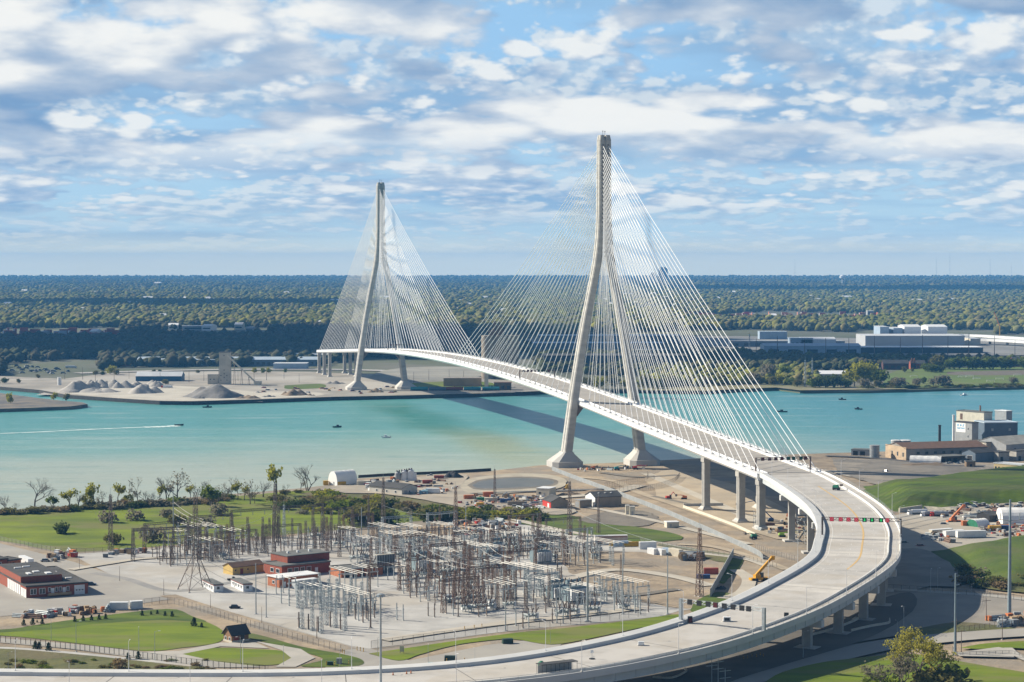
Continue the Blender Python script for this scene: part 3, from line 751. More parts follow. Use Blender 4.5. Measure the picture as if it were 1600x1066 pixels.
# grassy mounds: real relief
def inpoly(px, py, poly):
    c = np.zeros(len(px), bool); n = len(poly)
    for i in range(n):
        (x0, y0), (x1, y1) = poly[i], poly[(i + 1) % n]
        k = ((y0 > py) != (y1 > py)); 
        with np.errstate(divide='ignore', invalid='ignore'):
            c ^= k & (px < (x1 - x0) * (py - y0) / (y1 - y0 + 1e-9) + x0)
    return c
def mound(name, marks, h, mat, seed=0, step=4.0, edge=22.0):
    """a grassy rise whose height grows with the distance from its outline"""
    pts = spline([G(*p) for p in marks] + [G(*marks[0])], 5)[:-1]; P = np.array([(p.x, p.y) for p in pts]); Q = np.roll(P, -1, 0)
    xs = np.arange(P[:, 0].min() - step, P[:, 0].max() + step, step); ys = np.arange(P[:, 1].min() - step, P[:, 1].max() + step, step)
    X, Y = np.meshgrid(xs, ys); ins = inpoly(X.ravel(), Y.ravel(), [tuple(p) for p in P]).reshape(X.shape)
    d = np.full(X.shape, 1e9)
    for p, q in zip(P, Q):
        e = q - p; tt = np.clip(((X - p[0]) * e[0] + (Y - p[1]) * e[1]) / (e @ e + 1e-9), 0, 1); d = np.minimum(d, np.hypot(X - p[0] - tt * e[0], Y - p[1] - tt * e[1]))
    f = np.clip(np.where(ins, d, -d) / edge, -.2, 1); Z = h * (f * f * (3 - 2 * f)) * np.sign(f) + .25 * np.sin(X * .21 + seed) * np.sin(Y * .13 + X * .05) * np.clip(f, 0, 1)
    Z = np.where(f <= 0, -.4, Z + .12)
    return MB().grid([[(X[i, j], Y[i, j], Z[i, j]) for j in range(len(xs))] for i in range(len(ys))]).build(name, mat, smooth=True)
structure(mound("grassy_hill", [(1345, 760), (1400, 758), (1470, 748), (1560, 738), (1700, 730), (1760, 770), (1640, 786), (1540, 789), (1440, 795), (1400, 800), (1370, 785)], 6.0, DGRASS, 1))
structure(mound("grassy_mound", [(1448, 862), (1500, 856), (1560, 846), (1700, 840), (1700, 900), (1600, 918), (1530, 910), (1490, 895)], 5.5, M("mound_grass", (0.085, 0.125, 0.012), 0.9, (0.055, 0.09, 0.012), 0.06, c3=(0.10, 0.11, 0.04), scale3=0.04, bump=0.4, bscale=0.4), 2))

# ------------------------------------------------------------------ far bank ground
def fpatch(name, marks, mat):
    Zc[0] += 0.03
    return flat(name, marks, mat, Zc[0])
fpatch("river_yard", [(-200, 592), (0, 588), (100, 592), (170, 583), (330, 580), (480, 581), (560, 584), (700, 588), (870, 600), (860, 611), (800, 613.5), (640, 618), (520, 620.5), (400, 624.5), (300, 627.5), (250, 627), (105, 617), (62, 609.5), (0, 604.5), (-200, 600)], FARYARD)
fpatch("river_yard", wavy([(90, 612), (140, 598), (250, 602), (330, 606), (400, 612), (480, 612), (500, 618), (380, 624), (260, 626), (120, 617)], 2, 5), M("pale_stone_dust", (0.50, 0.47, 0.40), 0.95, (0.40, 0.375, 0.32), 0.03))
road("yard_road", [(120, 583), (300, 578), (500, 577), (640, 580)], 26, M("yard_road", (0.40, 0.385, 0.36), 0.95, (0.33, 0.32, 0.30), 0.02))
fpatch("grass_strip", wavy([(636, 599), (700, 596), (760, 597), (770, 604), (690, 607), (645, 605)], 1, 4), LAWN)
fpatch("grass_strip", wavy([(445, 602), (500, 600), (505, 606), (450, 608)], 1, 4), DGRASS)
fpatch("storage_field", wavy([(575, 590), (600, 579), (660, 573), (740, 575), (760, 586), (700, 594), (620, 596)], 1, 4), M("storage_field", (0.30, 0.29, 0.25), 0.95, (0.24, 0.235, 0.205), 0.02))
fpatch("playing_field", wavy([(1378, 601), (1390, 584), (1420, 577), (1500, 575), (1620, 573), (1760, 570), (1760, 598), (1600, 602), (1500, 604.5), (1430, 606.5)], 1, 4), M("playing_field_grass", (0.115, 0.165, 0.03), 0.9, (0.085, 0.13, 0.03), 0.02, c3=(0.15, 0.165, 0.06), scale3=0.01))
fpatch("ploughed_strip", wavy([(1480, 581), (1640, 578), (1700, 578), (1700, 583), (1600, 586), (1490, 586)], 0.8, 4), M("ploughed", (0.16, 0.14, 0.11), 0.95))
fpatch("shore_ground", [(1000, 608), (1100, 601), (1200, 600), (1260, 604), (1400, 604), (1420, 608), (1250, 610), (1212, 605.5), (1150, 608), (1100, 611), (1000, 610)], M("shore_ground", (0.17, 0.17, 0.07), 0.95, (0.25, 0.225, 0.16), 0.03))
fpatch("rail_yard", wavy([(820, 535), (1000, 533), (1150, 545), (1400, 560), (1600, 555), (1700, 560), (1700, 540), (1400, 530), (1100, 525), (850, 528)], 1, 4), M("plant_ground", (0.17, 0.17, 0.165), 0.95, (0.24, 0.24, 0.23), 0.01))

# ------------------------------------------------------------------ woods on the far side
def ico(sub):
    import bmesh
    bm = bmesh.new(); bmesh.ops.create_icosphere(bm, subdivisions=sub, radius=1.0)
    bm.verts.ensure_lookup_table()
    v = np.array([p.co[:] for p in bm.verts]); f = np.array([[q.index for q in g.verts] for g in bm.faces]); bm.free()
    return v, f
FOL = bpy.data.materials.new("wood_foliage"); FOL.use_nodes = True
_t = NT(FOL.node_tree); _b = _t.n['Principled BSDF']
_at = _t.node('ShaderNodeAttribute', attribute_name='tint')
_pos = _t.node('ShaderNodeNewGeometry').outputs['Position']
_f = _t.ramp(_t.noise(_pos, 0.35, 5, 0.7), 0.38, 0.62)
_c = _t.node('ShaderNodeMix', data_type='RGBA', blend_type='MULTIPLY'); _c.inputs[0].default_value = 1.0
_t.l.new(_at.outputs['Color'], _c.inputs[6]); _t.l.new(_t.mix(_f, (1.12, 1.1, 1.05), (0.78, 0.8, 0.84)), _c.inputs[7])
_t.l.new(_c.outputs[2], _b.inputs['Base Color']); _b.inputs['Roughness'].default_value = 0.9; _b.inputs['Specular IOR Level'].default_value = 0.1
SPRING = [(0.150, 0.165, 0.024), (0.190, 0.190, 0.032), (0.105, 0.132, 0.024), (0.130, 0.118, 0.050), (0.160, 0.128, 0.068), (0.068, 0.090, 0.026), (0.220, 0.205, 0.024), (0.140, 0.142, 0.075)]
DULL = [(0.060, 0.064, 0.028), (0.072, 0.066, 0.040), (0.045, 0.058, 0.026), (0.085, 0.072, 0.045), (0.036, 0.050, 0.024)]
def wood(name, pos, size, pal, sub=1, seed=0, lumps=1, flat_=0.8):
    g = np.random.default_rng(seed); n = len(pos)
    v, f = ico(sub); nv, nf = len(v), len(f)
    V, F, C = [], [], []
    pal = np.array(pal); off = 0
    for l in range(lumps):
        rad = 1 + g.uniform(-0.30, 0.30, (n, nv, 1))
        sc = (size * g.uniform(0.75, 1.25, n) * (1.0 if l == 0 else 0.66))[:, None, None]
        a = g.uniform(0, 6.28, n); ca, sa = np.cos(a), np.sin(a)
        q = v[None] * rad * sc * np.array([0.55, 0.55, flat_ * 0.62])
        q = np.stack([q[..., 0] * ca[:, None] - q[..., 1] * sa[:, None], q[..., 0] * sa[:, None] + q[..., 1] * ca[:, None], q[..., 2]], -1)
        c = pos.copy()
        c[:, 2] += (size * 0.55) if np.isscalar(size) else size * 0.55
        if l:
            c[:, :2] += g.normal(0, 0.33, (n, 2)) * (size if np.isscalar(size) else size[:, None]); c[:, 2] += g.uniform(-0.25, 0.12, n) * size
        V.append((q + c[:, None]).reshape(-1, 3))
        F.append((f[None] + (np.arange(n) * nv)[:, None, None] + off).reshape(-1, 3)); off += n * nv
        if l == 0:                                                     # neighbouring trees tend to be of one kind
            ph = np.sin(pos[:, 0] * .011 + 1.3 * seed) + np.sin(pos[:, 1] * .004 + pos[:, 0] * .003 + seed) + np.sin(pos[:, 0] * .031 - pos[:, 1] * .007)
            idx = np.clip(((ph + 3) / 6 * len(pal) + g.normal(0, 1.6, n)).astype(int), 0, len(pal) - 1); col = (0.55 * pal[idx] + 0.45 * pal.mean(0)) * g.uniform(0.82, 1.18, (n, 1))
        C.append(np.repeat(col * g.uniform(0.85, 1.15, (n, 1)), nv, 0))
    V, F, C = np.concatenate(V).astype(np.float32), np.concatenate(F).astype(np.int32), np.concatenate(C)
    me = bpy.data.meshes.new(name)
    me.vertices.add(len(V)); me.vertices.foreach_set('co', V.ravel())
    me.loops.add(F.size); me.loops.foreach_set('vertex_index', F.ravel())
    me.polygons.add(len(F)); me.polygons.foreach_set('loop_start', np.arange(0, F.size, 3, dtype=np.int32)); me.polygons.foreach_set('loop_total', np.full(len(F), 3, np.int32))
    at = me.color_attributes.new('tint', 'FLOAT_COLOR', 'POINT')
    at.data.foreach_set('color', np.concatenate([C, np.ones((len(C), 1))], 1).astype(np.float32).ravel())
    me.polygons.foreach_set('use_smooth', np.ones(len(F), bool))
    me.update(); me.validate()
    me.materials.append(FOL)
    o = bpy.data.objects.new(name, me); COL.objects.link(o); o['kind'] = 'stuff'
    return o
def scatter(n, poly, holes=(), seed=0, clump=0.0, cs=60.0):
    """points on the far land inside an outline, with natural clearings"""
    g = np.random.default_rng(seed)
    xs = [p[0] for p in poly]; ys = [p[1] for p in poly]
    px, py = g.uniform(min(xs), max(xs), n), g.uniform(min(ys), max(ys), n)
    k = inpoly(px, py, poly)
    for h in holes: k &= ~inpoly(px, py, h)
    if clump > 0:
        wv = np.zeros(n)
        for i in range(7):
            fx, fy, ph = g.normal(0, 1 / cs), g.normal(0, 6 / cs), g.uniform(0, 6.28); wv += np.sin(6.28 * (px * fx + py * fy) + ph)
        k &= wv / 7 > -1 + clump + g.normal(0, 0.12, n)
    px, py = px[k], py[k]
    a, b_ = px - 800, -(py - 533); d1, d2 = FPX * CP + b_ * SPt, -FPX * SPt + b_ * CP
    tt = -CAMZ / d2
    return np.stack([a * tt, d1 * tt, np.zeros(len(px))], 1)
HOLES = [[(820, 524), (1080, 520), (1080, 545), (840, 552)],                  # long warehouses behind the near pylon
         [(1140, 552), (1150, 515), (1340, 520), (1350, 556)],
         [(1330, 556), (1340, 516), (1560, 516), (1570, 556)], [(1540, 545), (1600, 528), (1760, 526), (1760, 556)],
         [(1040, 500), (1200, 487), (1380, 492), (1380, 503), (1150, 503)],
         [(-10, 530), (5, 514), (190, 512), (190, 530)], [(240, 520), (330, 512), (420, 514), (420, 526), (250, 528)],
         [(170, 575), (500, 572), (640, 560), (740, 560), (740, 590), (170, 590)], [(0, 570), (160, 560), (160, 590), (0, 590)]]
NEARW = [(-160, 588), (-160, 512), (500, 510), (760, 516), (820, 528), (820, 552), (740, 560), (560, 562), (490, 574), (170, 575), (150, 586)]
p = scatter(9000, NEARW, HOLES, 1, 0.10, 90); wood("riverside_wood", p, np.random.default_rng(1).uniform(7, 15, len(p)), DULL, 1, 1, 2)
MIDW = [(-160, 514), (-160, 476), (1760, 476), (1760, 522), (1340, 524), (1140, 516), (820, 524), (500, 512)]
p = scatter(18500, MIDW, HOLES, 2, 0.20, 90); wood("suburban_wood", p, np.random.default_rng(2).uniform(9, 19, len(p)), SPRING, 1, 2, 2)
FARW = [(-200, 478), (-200, 450), (1800, 450), (1800, 478)]
p = scatter(21000, FARW, HOLES, 3, 0.18, 120); wood("distant_wood", p, np.random.default_rng(3).uniform(11, 20, len(p)), SPRING, 1, 3, 1, 0.6)
VFAR = [(-260, 451), (-260, 432.5), (1860, 432.5), (1860, 451)]
p = scatter(22000, VFAR, (), 4, 0.06, 160); wood("horizon_wood", p, np.random.default_rng(4).uniform(14, 24, len(p)), SPRING[:5] + DULL, 0, 4, 1, 0.5)
PLANTW = [(1000, 606), (1010, 585), (1100, 575), (1180, 588), (1240, 575), (1280, 590), (1280, 605), (1200, 601), (1080, 606)]
BACKW = [(830, 556), (1140, 556), (1330, 560), (1560, 566), (1760, 566), (1760, 574), (1380, 574), (1340, 580), (1150, 578), (1000, 590), (850, 582)]
p = scatter(2600, BACKW, (), 6, 0.30, 60); wood("plant_side_wood", p, np.random.default_rng(6).uniform(6, 12, len(p)), DULL + SPRING[2:4], 1, 6, 2)
p = scatter(900, PLANTW, (), 7, 0.1, 60); wood("shore_wood", p, np.random.default_rng(7).uniform(5, 11, len(p)), SPRING, 1, 7, 2)
# ------------------------------------------------------------------ buildings
BEIGE = M("beige_wall", (0.52, 0.40, 0.27), 0.85, (0.44, 0.34, 0.24), 0.3)
CREAM = M("cream_wall", (0.60, 0.56, 0.46), 0.8, (0.52, 0.485, 0.40), 0.3)
GREYW = M("grey_cladding", (0.33, 0.345, 0.355), 0.7, (0.28, 0.295, 0.305), 0.3)
BLUEG = M("blue_grey_cladding", (0.14, 0.18, 0.23), 0.6, (0.12, 0.155, 0.20), 0.2)
YELLOW = M("yellow_render", (0.60, 0.43, 0.15), 0.85, (0.52, 0.37, 0.13), 0.4)
BROWNR = M("brown_roof", (0.16, 0.095, 0.065), 0.85, (0.12, 0.075, 0.055), 0.4)
TANW = M("tan_siding", (0.34, 0.28, 0.215), 0.85, (0.28, 0.235, 0.18), 0.4)
TENT = M("white_fabric", (0.82, 0.82, 0.80), 0.55, (0.76, 0.76, 0.75), 0.15)
CONR = M("oxide_red_steel", (0.34, 0.065, 0.04), 0.6, (0.26, 0.05, 0.035), 0.5)
CONO = M("orange_steel", (0.58, 0.19, 0.07), 0.6, (0.48, 0.15, 0.055), 0.5)
CONB = M("blue_steel", (0.035, 0.075, 0.20), 0.55, (0.03, 0.06, 0.16), 0.5)
CONY = M("yellow_steel", (0.62, 0.37, 0.045), 0.55, (0.52, 0.31, 0.04), 0.5)
CONG = M("green_steel", (0.03, 0.20, 0.11), 0.55, (0.025, 0.16, 0.09), 0.5)
TEAL = M("teal_paint", (0.05, 0.30, 0.33), 0.5, (0.04, 0.25, 0.28), 0.5)
LIME = M("lime_paint", (0.30, 0.50, 0.05), 0.5, (0.25, 0.43, 0.05), 0.5)
RED = M("red_paint", (0.50, 0.045, 0.03), 0.5, (0.42, 0.04, 0.03), 0.5)
REDM = M("dull_red", (0.26, 0.06, 0.04), 0.7, (0.20, 0.05, 0.035), 0.5)
WOODM = M("raw_timber", (0.42, 0.30, 0.18), 0.85, (0.32, 0.23, 0.14), 0.6)
TYRE = M("tyre_rubber", (0.02, 0.02, 0.02), 0.9, (0.03, 0.03, 0.03), 1.0)
BLUEW = M("pale_blue_cladding", (0.33, 0.42, 0.52), 0.6, (0.29, 0.37, 0.46), 0.2)
LBLUE = M("light_blue_roof", (0.42, 0.50, 0.58), 0.6, (0.36, 0.44, 0.52), 0.05)
PALER = M("pale_metal_roof", (0.60, 0.62, 0.63), 0.5, (0.52, 0.54, 0.56), 0.05)


class Bld:
    """a building placed on two ground marks (front-left and front-right corner seen from the river side)"""
    def __init__(s, name, label, cat, a, b_, depth, h, wall, roof, kind='flat', rise=2.0, ov=0.3, group=None, width=None, y0=None, parapet=0.35, wname="wall"):
        A = G(*a) if y0 is None else GY(a[0], y0); Bm = G(*b_) if y0 is None else GY(b_[0], y0)
        s.W = width or (Bm - A).length; s.D, s.h = depth, h
        s.root = thing(name, label, cat, A, math.atan2((Bm - A).y, (Bm - A).x), group)
        W, D = s.W, s.D
        m = MB()
        if kind == 'flat':
            m.hexa([(0, 0, -.3), (W, 0, -.3), (W, D, -.3), (0, D, -.3)], [(0, 0, h), (W, 0, h), (W, D, h), (0, D, h)])
            s.walls = m.build(wname, wall, s.root)
            r = MB()
            if parapet: 
                for x0, y0_, x1, y1 in ((-ov, -ov, W + ov, .35), (-ov, D - .35, W + ov, D + ov), (-ov, .35, .35, D - .35), (W - .35, .35, W + ov, D - .35)):
                    r.hexa([(x0, y0_, h - .25), (x1, y0_, h - .25), (x1, y1, h - .25), (x0, y1, h - .25)], [(x0, y0_, h + parapet), (x1, y0_, h + parapet), (x1, y1, h + parapet), (x0, y1, h + parapet)])
                r.hexa([(.35, .35, h - .2), (W - .35, .35, h - .2), (W - .35, D - .35, h - .2), (.35, D - .35, h - .2)], [(.35, .35, h + .1), (W - .35, .35, h + .1), (W - .35, D - .35, h + .1), (.35, D - .35, h + .1)])
            else:
                r.hexa([(-ov, -ov, h), (W + ov, -ov, h), (W + ov, D + ov, h), (-ov, D + ov, h)], [(-ov, -ov, h + .3), (W + ov, -ov, h + .3), (W + ov, D + ov, h + .3), (-ov, D + ov, h + .3)])
            s.roof = r.build("roof", roof, s.root)
        elif kind in ('gablex', 'gabley'):                     # ridge along the front / ridge away from the front
            X = kind == 'gablex'
            L, C = (W, D) if X else (D, W)
            def q(l, c, z): return (l, c, z) if X else (c, l, z)
            m.add([q(0, 0, -.3), q(L, 0, -.3), q(L, C, -.3), q(0, C, -.3), q(0, 0, h), q(L, 0, h), q(L, C, h), q(0, C, h), q(0, C / 2, h + rise), q(L, C / 2, h + rise)],
                  [(0, 1, 5, 4), (2, 3, 7, 6), (1, 2, 6, 9, 5), (3, 0, 4, 8, 7)])
            s.walls = m.build(wname, wall, s.root)
            r = MB(); k = rise / (C / 2)
            for e in (0, 1):
                c0, z0 = (-ov, h - ov * k) if e == 0 else (C + ov, h - ov * k)
                r.hexa([q(-ov, c0, z0 + .02), q(L + ov, c0, z0 + .02), q(L + ov, C / 2, h + rise + .02), q(-ov, C / 2, h + rise + .02)],
                       [q(-ov, c0, z0 + .25), q(L + ov, c0, z0 + .25), q(L + ov, C / 2, h + rise + .25), q(-ov, C / 2, h + rise + .25)])
            s.roof = r.build("roof", roof, s.root)
        elif kind in ('archx', 'archy'):
            X = kind == 'archx'; L, C = (W, D) if X else (D, W)
            prof = [(C / 2 - C / 2 * math.cos(math.pi * i / 12), h * math.sin(math.pi * i / 12) ** 0.75) for i in range(13)]
            def q(l, c, z): return (l, c, z) if X else (c, l, z)
            n = 9
            m.grid([[q(L * k / n, c, z + (0.12 if k % 2 else 0) * (z > .1)) for c, z in prof] for k in range(n + 1)])
            s.roof = s.walls = m.build("fabric_cover", roof, s.root)
            e = MB(); e.sheet([q(0.02, c, z) for c, z in prof]); e.sheet([q(L - .02, c, z) for c, z in prof])
            e.build("end_panel", wall, s.root)
    def at(s, face, u, z, d=0.0):
        return {'front': (u, -d, z), 'back': (u, s.D + d, z), 'left': (-d, u, z), 'right': (s.W + d, u, z)}[face]
    def opening(s, name, face, u, z, w_, h_, mat=None, frame=None, proud=0.06, parent=None):
        """a window, door or shutter set on one face, with a frame of its own"""
        mat = mat or GLASS
        m = MB()
        def bx(mm, u0, u1, z0, z1, d):
            c = [s.at(face, u0, z0, -.02), s.at(face, u1, z0, -.02), s.at(face, u1, z1, -.02), s.at(face, u0, z1, -.02)]
            e = [s.at(face, u0, z0, d), s.at(face, u1, z0, d), s.at(face, u1, z1, d), s.at(face, u0, z1, d)]
            mm.hexa(c, e)
        bx(m, u - w_ / 2, u + w_ / 2, z, z + h_, proud)
        o = m.build(name, mat, parent or s.root)
        if frame:
            f = MB(); t_ = 0.14
            bx(f, u - w_ / 2 - t_, u + w_ / 2 + t_, z - t_, z, proud + .05); bx(f, u - w_ / 2 - t_, u + w_ / 2 + t_, z + h_, z + h_ + t_, proud + .05)
            bx(f, u - w_ / 2 - t_, u - w_ / 2, z, z + h_, proud + .05); bx(f, u + w_ / 2, u + w_ / 2 + t_, z, z + h_, proud + .05)
            f.build("frame", frame, o)
        return o
    def box(s, name, x, y, z, sx, sy, sz, mat, parent=None, taper=1.0):
        return MB().box(x, y, z, sx, sy, sz, 0, taper).build(name, mat, parent or s.root)

# --- red brick garage at the left edge
g = Bld("brick_garage", "long low red brick garage with white doors and dark flat roof at left edge", "garage", (41.4, 935), (137.5, 928), 50, 4.7, BRICK, ROOFD)
m = MB(); m.hexa([(-.05, 9, 4.0), (17, 9, 4.0), (17, 49.9, 4.0), (-.05, 49.9, 4.0)], [(-.05, 9, 7.3), (17, 9, 7.3), (17, 49.9, 7.3), (-.05, 49.9, 7.3)])
m.build("raised_hall", BRICK, g.root)
m = MB(); m.hexa([(.3, 9.3, 7.1), (16.7, 9.3, 7.1), (16.7, 49.6, 7.1), (.3, 49.6, 7.1)], [(.3, 9.3, 7.45), (16.7, 9.3, 7.45), (16.7, 49.6, 7.45), (.3, 49.6, 7.45)])
m.build("upper_roof", ROOFD, g.root)
for u in (2.0, 5.6): 
    o = g.opening("window", 'front', u + .8, 1.4, 2.3, 2.1, GLASS, WHITE)
    g.box("mullion", u + .8, -.1, 1.4, .14, .12, 2.1, WHITE, o)
for u in (9.4, 12.2, 13.8, 16.9): g.opening("window", 'front', u, 2.0, .9, 1.6, GLASS, WHITE)
for u in (10.7, 15.4): g.opening("door", 'front', u, .9, 1.3, 2.5, WHITEP)
o = g.opening("garage_door", 'front', 21.7, .1, 4.0, 3.7, WHITEP, WHITE)
for k in (-1.2, 0, 1.2): g.box("pane", 21.7 + k, -.1, 1.7, .7, .1, .45, GLASS, o)
for u in (1.2, 3.4, 5.6, 7.8): g.opening("garage_door", 'left', u, .1, 1.7, 3.2, WHITEP, WHITE)
for u in range(7): g.opening("garage_door", 'left', 11 + u * 3.1, .1, 2.3, 3.8, WHITEP, WHITE)
g.box("deck_porch", 13.0, -1.3, .75, 9.5, 2.4, .22, WOODM)
g.box("porch_railing", 13.0, -2.4, .97, 9.5, .1, .8, WOODM)
for x, y, sx, sy, hh in ((5, 16, 1.6, 4, 7.45), (9, 20, 2.5, 2.5, 7.45), (12.5, 14, 2.2, 3.6, 7.45), (5, 34, 3, 1.2, 7.45), (9, 36, 3, 1.2, 7.45), (21, 14, 2.6, 1.2, 4.8), (20, 33, 2, 2, 4.8)):
    g.box("skylight", x, y, hh, sx, sy, .4, WHITEP)
# --- second brick building behind it
g2 = Bld("brick_outbuilding", "small red brick building with dark roof behind the long garage at left edge", "building", (-45, 893), (12, 888), 12, 4.2, BRICK, ROOFD)
for u in (3, 8, 13): g2.opening("window", 'front', u, 1.3, 1.6, 1.6, GLASS, WHITE)
g2.opening("door", 'right', 4, 0, 1.2, 2.2, WHITEP)
g3 = Bld("brick_store", "orange brick store with a plain flat roof between garage and white trailer", "building", (13, 888), (33, 885.5), 10, 3.4, ORANGE, ROOFD)
g3.opening("door", 'front', 2.5, 0, 1.2, 2.3, BLACK)
# --- little hut with the dark roof
h = Bld("pump_house", "small tan brick hut with dark gable roof and red doors on the lawn", "hut", (362.3, 1004.7), (388.5, 1001.2), 5.6, 2.9, M("hut_brick", (0.27, 0.16, 0.09), 0.85, (0.22, 0.13, 0.075), 0.8), ROOFD, 'gablex', 2.6, .6)
h.opening("door", 'front', 1.9, 0, 1.9, 2.2, REDM)
h.opening("window", 'front', 4.4, .9, 1.2, 1.2, GLASS, BLACK)
for u in (1.4, 4.1): h.opening("window", 'left', u, .7, .9, 1.1, GLASS, WHITE)
h.box("stone_base", h.W / 2, 2.8, -.1, h.W + .16, 5.76, .75, CREAM)
# --- site trailers beside the substation
for i, (a, b_, lab) in enumerate((((334, 926), (349, 925), "white site trailer with dark roof, nearer the lattice mast"), ((380, 925), (394.5, 924), "white site trailer with dark roof, nearer the yellow building"))):
    tr = Bld("site_trailer", lab, "trailer", a, b_, 16.5, 3.1, WHITEP, ROOFG, 'flat', parapet=0, ov=.12, group="white site trailers by the substation gate")
    tr.box("red_trim", tr.W / 2, 8.2, 2.78, tr.W + .3, 16.8, .22, REDM)
    for u in (2.5, 6, 9.5, 13.5): tr.opening("window", 'left', u, 1.2, 1.2, 1.1, GLASS, WHITE)
    tr.opening("door", 'left', 11.5, .3, .9, 2.1, GREYW); tr.opening("window", 'front', 1.9, 1.2, 1.2, 1.1, GLASS, WHITE)
    for y in (3, 8, 13): tr.box("support", tr.W / 2, y, -.2, tr.W * .8, .5, .35, BLACK)
# --- yellow shed
y_ = Bld("yellow_shed", "yellow rendered shed with brown gable roof beside the brick control house", "shed", (363.6, 899), (412, 893.5), 7.5, 3.3, YELLOW, BROWNR, 'gablex', 1.5, .35)
y_.opening("door", 'front', 4.6, 0, 1.5, 2.5, REDM); y_.opening("window", 'front', 1.5, 1.6, .7, .7, GLASS); y_.opening("window", 'front', 7.8, 1.6, .7, .7, GLASS)
# --- control house
c_ = Bld("control_house", "two level red brick control house with grey flat roofs inside the substation", "building", (440.5, 902), (516, 894), 15, 4.7, BRICK, ROOFG)
for u in (3.4, 8.0): 
    o = c_.opening("window", 'left', u, 1.5, 2.6, 1.6, GLASS, WHITE)
for u in (4, 7.2, 10.4, 13.6): c_.opening("window", 'front', u, 1.5, 2.0, 1.9, GLASS, WHITE)
c_.opening("door", 'front', 17.5, .1, 1.5, 2.6, WHITEP)
m = MB(); m.hexa([(6.5, 6, 0), (28, 6, 0), (28, 20, 0), (6.5, 20, 0)], [(6.5, 6, 7.6), (28, 6, 7.6), (28, 20, 7.6), (6.5, 20, 7.6)]); m.build("upper_block", BRICK, c_.root)
m = MB(); m.hexa([(6.2, 5.7, 7.61), (28.3, 5.7, 7.61), (28.3, 20.3, 7.61), (6.2, 20.3, 7.61)], [(6.2, 5.7, 7.95), (28.3, 5.7, 7.95), (28.3, 20.3, 7.95), (6.2, 20.3, 7.95)]); m.build("upper_roof", ROOFG, c_.root)
for x in (11, 16, 22): c_.box("roof_vent", x, 13, 7.95, .8, .8, .9, WHITEP)
s_ = Bld("relay_house", "small orange brick house with bright white flat roof in front of control house", "building", (436.5, 919), (498, 912), 9, 4.1, ORANGE, WHITE, 'flat', parapet=0, ov=.5)
s_.opening("door", 'front', 2.5, 0, 1.4, 2.4, WHITEP); s_.opening("window", 'left', 4.5, 1.4, 1.6, 1.2, GLASS, WHITE)
pb = Bld("battery_cabinet", "long pale grey cabinet standing against the white roofed brick house", "cabinet", (462, 921), (496, 917), 3, 3.3, M("pale_cabinet", (0.50, 0.54, 0.56), 0.6), WHITEP, parapet=0, ov=.1)
for u in (2, 5, 8): pb.opening("door", 'front', u, .2, 1.6, 2.6, WHITEP)
lb = Bld("switch_house", "low orange brick switch house with dark openings and flat grey roof", "building", (533, 903.5), (598, 898.5), 12, 3.6, ORANGE, ROOFG)
for u in (3, 6.5, 10, 13.5): lb.opening("door", 'front', u, 0, 2.0, 2.6, BLACK)
fw = Bld("fire_wall", "tall dark grey panelled fire wall between the transformers", "wall", (589, 897), (616, 894.5), .9, 8.0, M("fire_wall", (0.15, 0.155, 0.16), 0.85, (0.12, 0.125, 0.13), 0.5), CREAM, parapet=0, ov=.15)
for u in np.linspace(0, fw.W, 8): fw.box("rib", float(u), -.1, 0, .25, .3, 8.0, GREYW)
# --- works yard on the near bank
wb = Bld("works_shed", "long dark roofed shed with pale walls in the works yard near the bank", "shed", (628, 774.5), (652, 771.5), 26, 4.0, M("pale_shed_wall", (0.55, 0.53, 0.48), 0.8, (0.48, 0.46, 0.42), 0.3), ROOFD, 'gabley', 2.2, .5)
wb.opening("door", 'front', 3.2, 0, 2.4, 2.8, GREYW); wb.opening("window", 'front', 6.6, 1.3, 1.2, 1.1, GLASS, WHITE)
for u in (5, 12, 20): wb.opening("window", 'left', u, 1.3, 1.3, 1.1, GLASS, WHITE)
wc = Bld("gable_cabin", "small white gabled cabin beside the long dark roofed works shed", "cabin", (587, 770), (599, 769), 8, 3.0, WHITEP, ROOFD, 'gabley', 2.0, .4)
wc.opening("door", 'front', 2.3, 0, 1.2, 2.1, GREYW)
at_ = Bld("storage_tent", "white arched fabric storage tent on the near river bank", "tent", (512.5, 757.5), (527, 759.5), 15, 8.6, TENT, TENT, 'archy')
at_.opening("door", 'front', at_.W * .62, 0, 1.4, 2.2, GREYW)
rh = Bld("red_sided_shed", "dark gabled shed with red side wall at the edge of the works yard", "shed", (861, 796), (889, 795), 15, 4.0, TANW, ROOFD, 'gabley', 2.6, .4)
m = MB().hexa([(-.08, 0, 0), (-.02, 0, 0), (-.02, 15, 0), (-.08, 15, 0)], [(-.08, 0, 3.9), (-.02, 0, 3.9), (-.02, 15, 3.9), (-.08, 15, 3.9)]).build("red_side_wall", RED, rh.root)
rh.opening("door", 'left', 4.5, 0, 3, 2.8, WHITEP, proud=.14)
bs = Bld("brown_shed", "long brown walled shed with dark skylit roof in the middle of the dirt site", "shed", (930, 792.5), (971, 790.5), 13, 5.4, TANW, ROOFD, 'gablex', 2.4, .5)
m = MB().add([(-.06, 0, 0), (-.06, 13, 0), (-.06, 13, 5.3), (-.06, 6.5, 7.6), (-.06, 0, 5.3)], [(0, 1, 2, 3, 4)]).build("gable_end", WHITEP, bs.root)
for u in (4, 8, 11.5): bs.box("skylight", u, 4.2, 7.1, .9, 1.2, .25, WHITEP)
bt = Bld("storage_container", "brown box container standing beside the brown skylit shed", "container", (906, 794), (925, 792.5), 5, 4.0, TANW, GREYW, parapet=0, ov=.08)
bt.opening("door", 'left', 2.5, .2, 3.6, 3.2, GREYW)
